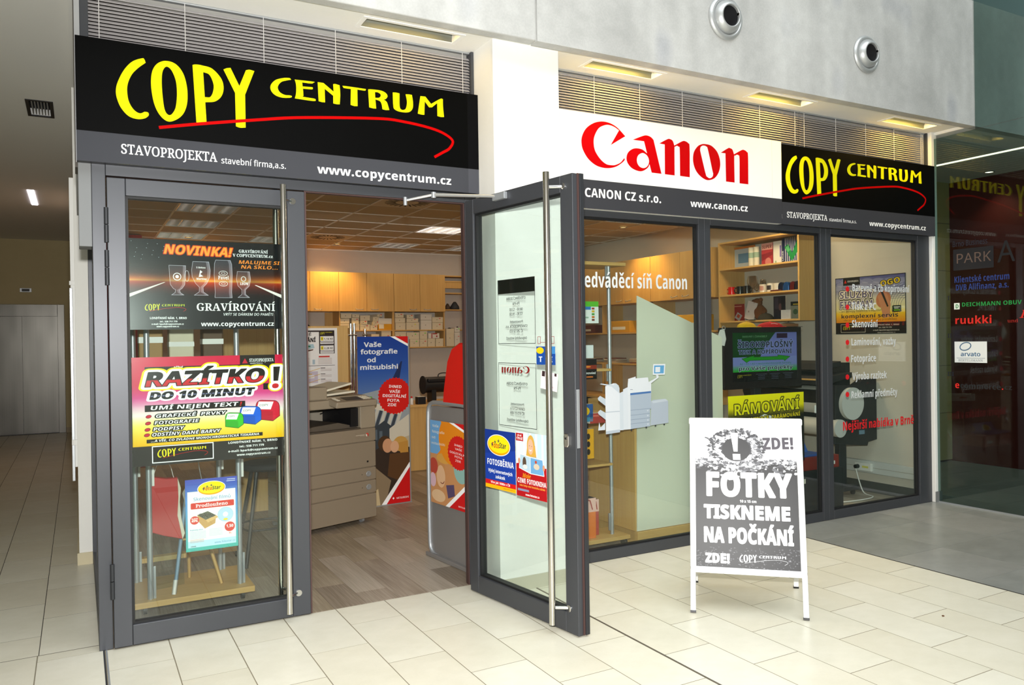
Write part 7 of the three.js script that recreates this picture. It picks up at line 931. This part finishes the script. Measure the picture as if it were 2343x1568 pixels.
{ // black cabinet with a carton at the window
  const z = -0.13, x1 = atZ(1935, 1172, z).x, x0 = x1 - 0.55, g = thing('media_cabinet', 'black low cabinet just inside the right window bay', 'cabinet', [0, 0, 0]);
  M(g, 'body', B(x0, x1, 0.03, 0.40, z - 0.28, z - 0.02, 0.004), mat.blackMatt); M(g, 'plinth', B(x0 + 0.02, x1 - 0.02, 0, 0.03, z - 0.26, z - 0.04), mat.black); M(g, 'label_patch', B(x0 + 0.05, x0 + 0.07, 0.3, 0.34, z - 0.02, z - 0.018), mat.paper);
  const bx = thing('photo_carton', 'red and orange carton with a blue top on the black cabinet', 'carton', [x1 - 0.27, 0.4, z - 0.15], 0.0); M(bx, 'carton', B(-0.3, 0.25, 0, 0.11, -0.12, 0.1, 0.002), std({ color: C('#8a2a20'), roughness: 0.6 })); M(bx, 'side', B(0.25, 0.252, 0, 0.11, -0.118, 0.098), std({ color: C('#e08a58'), roughness: 0.6 })); const tm = printMat(256, 128, (c, w, h) => { fr(c, '#3f66b4', 0, 0, w, h); ell(c, w * 0.42, h * 0.6, 60, 46, '#eee8d8'); ell(c, w * 0.42, h * 0.5, 40, 34, '#f0c81c'); fr(c, '#c8502c', w * 0.36, h * 0.5, 30, 12); }); M(bx, 'top_print', B(-0.3, 0.1, 0.11, 0.13, -0.12, 0.06, 0.002), std({ color: C('#3f66b4'), roughness: 0.5 })); const tp = sheet(0.34, 0.12, 0.002); M(bx, 'flap_print', tp, tm, [-0.1, 0.16, -0.1], [-0.5, 0, 0]); M(bx, 'tag', B(0.1, 0.2, 0.03, 0.06, 0.1, 0.102), mat.plasticWhite);
}
{ // wall poster, cable trunking, socket and cable on the side wall
  const m = printMat(1100, 800, (c, w, h) => {
    fr(c, grad(c, 0, 0, 0, h * 0.8, [[0, '#55588e'], [0.3, '#8f90a8'], [0.5, '#d8d2b8'], [0.72, '#e8dc9c'], [0.82, '#f2c21a'], [1, '#e08a10']]), 0, 0, w, h); for (let i = 0; i < 16; i++) ell(c, (i * 173) % w, h * (0.05 + ((i * 61) % 30) / 100), 90, 34, 'rgba(225,225,235,.25)'); fr(c, '#1b100e', 0, h * 0.8, w, h); fr(c, '#1b1414', w * 0.12, h * 0.01, w * 0.25, h * 0.13); poly(c, [[w * 0.155, h * 0.04], [w * 0.135, h * 0.1], [w * 0.175, h * 0.1]], '#c22a1c'); txt(c, 'STAVOPROJEKTA', w * 0.185, h * 0.085, w * 0.165, h * 0.03, { f: '', fam: 'serif' });
    c.save(); c.translate(w * 0.66, h * 0.2); c.rotate(-0.14); txt(c, 'L', -w * 0.1, h * 0.04, w * 0.1, h * 0.08, { col: '#1c1a18' }); txt(c, 'OGO', 0, 0, w * 0.28, h * 0.09, { st: [['#2a2410', 16]], col: '#f0cc1a' }); c.restore(); for (let i = 0; i < 7; i++) { c.strokeStyle = '#3a4468'; c.lineWidth = 4; c.beginPath(); c.moveTo(w * (0.72 + i * 0.01), h * (0.23 + i * 0.03)); c.lineTo(w * 0.99, h * (0.2 + i * 0.035)); c.stroke(); c.beginPath(); c.arc(w * 1.05, h * (0.55), w * (0.12 + i * 0.03), 2.6, 4.4); c.stroke(); }
    txt(c, 'Od návrhu loga...', w * 0.1, h * 0.2, w * 0.36, h * 0.04, { f: '', col: '#4a4660' }); for (const [s, y] of [['SLUŽBY', 0.37], ['FIRMÁM', 0.545]]) { txt(c, s, w * 0.06, h * y, w * 0.5, h * 0.125, { st: [['#171210', 40], ['#efe8d8', 24]], col: '#6a6484' }); }
    ell(c, w * 0.7, h * 0.42, 110, 120, '#c07850', null, 0, 0.5); poly(c, [[w * 0.62, h * 0.35], [w * 0.74, h * 0.3], [w * 0.8, h * 0.5], [w * 0.78, h * 0.72], [w * 0.7, h * 0.74]], '#c98860'); poly(c, [[w * 0.66, h * 0.28], [w * 0.69, h * 0.27], [w * 0.77, h * 0.54], [w * 0.75, h * 0.55]], '#2c2210'); c.fillStyle = '#14160f'; c.beginPath(); c.roundRect(w * 0.82, h * 0.53, w * 0.12, h * 0.11, 12); c.fill(); fr(c, '#e8e8e0', w * 0.84, h * 0.55, w * 0.08, h * 0.012); fr(c, '#e8e8e0', w * 0.845, h * 0.572, w * 0.06, h * 0.012); fr(c, '#7ab41c', w * 0.84, h * 0.6, w * 0.08, h * 0.02);
    txt(c, '...po polepy firemních vozidel', w * 0.05, h * 0.615, w * 0.62, h * 0.035, { f: '', col: '#222' }); txt(c, 'komplexní servis', w * 0.08, h * 0.72, w * 0.82, h * 0.065, { col: '#2a2438' }); txt(c, 'vše pro vaši (nejen) tištěnou prezentaci', w * 0.12, h * 0.77, w * 0.76, h * 0.03, { f: '', col: '#4a3410' });
    c.strokeStyle = '#e6e0d0'; c.lineWidth = 5; c.strokeRect(w * 0.08, h * 0.83, w * 0.36, h * 0.14); copyLogo(c, w * 0.11, h * 0.855, w * 0.3, { yel: '#d8c40c', red: '#8a2018' }); contactLines(c, w * 0.55, h * 0.86, w * 0.36, h * 0.022, '#d8d0c4'); c.strokeStyle = '#120e10'; c.lineWidth = 10; c.strokeRect(4, 4, w - 8, h - 8);
  }, 0.35);
  const p = thing('wall_poster', 'framed services poster with a writing hand on the side wall of the shop', 'poster', [6.9485, 1.87, -0.617], -Math.PI / 2); M(p, 'print', sheet(0.80, 0.58, 0.004), m, [0, 0, 0.002]);
  const t = thing('cable_trunking', 'pale grey cable trunking low on the side wall', 'trunking', [6.948, 0, 0]); M(t, 'channel', B(-0.05, 0, 0.19, 0.31, -2.4, -0.1, 0.004), std({ color: C('#cfd0cc'), roughness: 0.5 })); M(t, 'lid_line', B(-0.052, -0.05, 0.245, 0.249, -2.4, -0.1), mat.plasticGrey);
  const s = thing('wall_socket', 'white twin socket with black plug on the trunking', 'socket', [6.897, 0.25, -0.66], -Math.PI / 2); M(s, 'plate', B(-0.09, 0.1, -0.04, 0.04, 0, 0.035, 0.006), mat.plasticWhite); M(s, 'plug', cyl([-0.05, 0, 0.035], [-0.05, 0, 0.075], 0.022, 0.02, 12), mat.black); M(s, 'label_patch', B(0.0, 0.07, -0.008, 0.012, 0.035, 0.037), std({ color: C('#d8d26a') }));
  const c = one('power_cable', 'white cable drooping from the socket to the floor by the plotter', 'cable', tube([[6.83, 0.23, -0.71], [6.82, 0.1, -0.66], [6.8, 0.012, -0.6], [6.7, 0.008, -0.42], [6.5, 0.008, -0.38], [6.2, 0.008, -0.42], [6.05, 0.008, -0.5]], 0.006, 40, 6), mat.plasticWhite);
  const b = thing('baseboard_showroom', 'dark grey skirting below the trunking on the side wall', 'skirting', [0, 0, 0]); b.userData.kind = 'structure'; M(b, 'skirting', B(6.935, 6.95, 0, 0.1, -7.4, -0.07), std({ color: C('#4e4e4c'), roughness: 0.6 }));
  const cb = one('power_cable', 'thin white cables lying along the sill behind the left window bay', 'cable', tube([[3.1, 0.006, -0.13], [3.25, 0.006, -0.1], [3.4, 0.006, -0.16], [3.6, 0.006, -0.1], [3.72, 0.006, -0.14], [3.95, 0.006, -0.11], [4.2, 0.006, -0.14]], 0.005, 60, 6), mat.plasticWhite);
}
// ---- the flash unit that lights the scene (behind the picture, above the lens)
{
  const f = thing('flash_unit', 'small camera flash head above the viewpoint', 'flash', [0, 1.81, 4.70], -0.5); M(f, 'head', B(-0.04, 0.04, -0.025, 0.025, 0, 0.09, 0.006), mat.black); M(f, 'lens', B(-0.034, 0.034, -0.02, 0.02, -0.006, 0, 0.002), std({ color: C('#fff'), emissive: C('#fffaf0'), emissiveIntensity: 4 })); M(f, 'tripod', cyl([0, -1.81, 0.06], [0, -0.025, 0.06], 0.012, 0.012, 10), mat.black);
}
renderer.render(scene, camera);
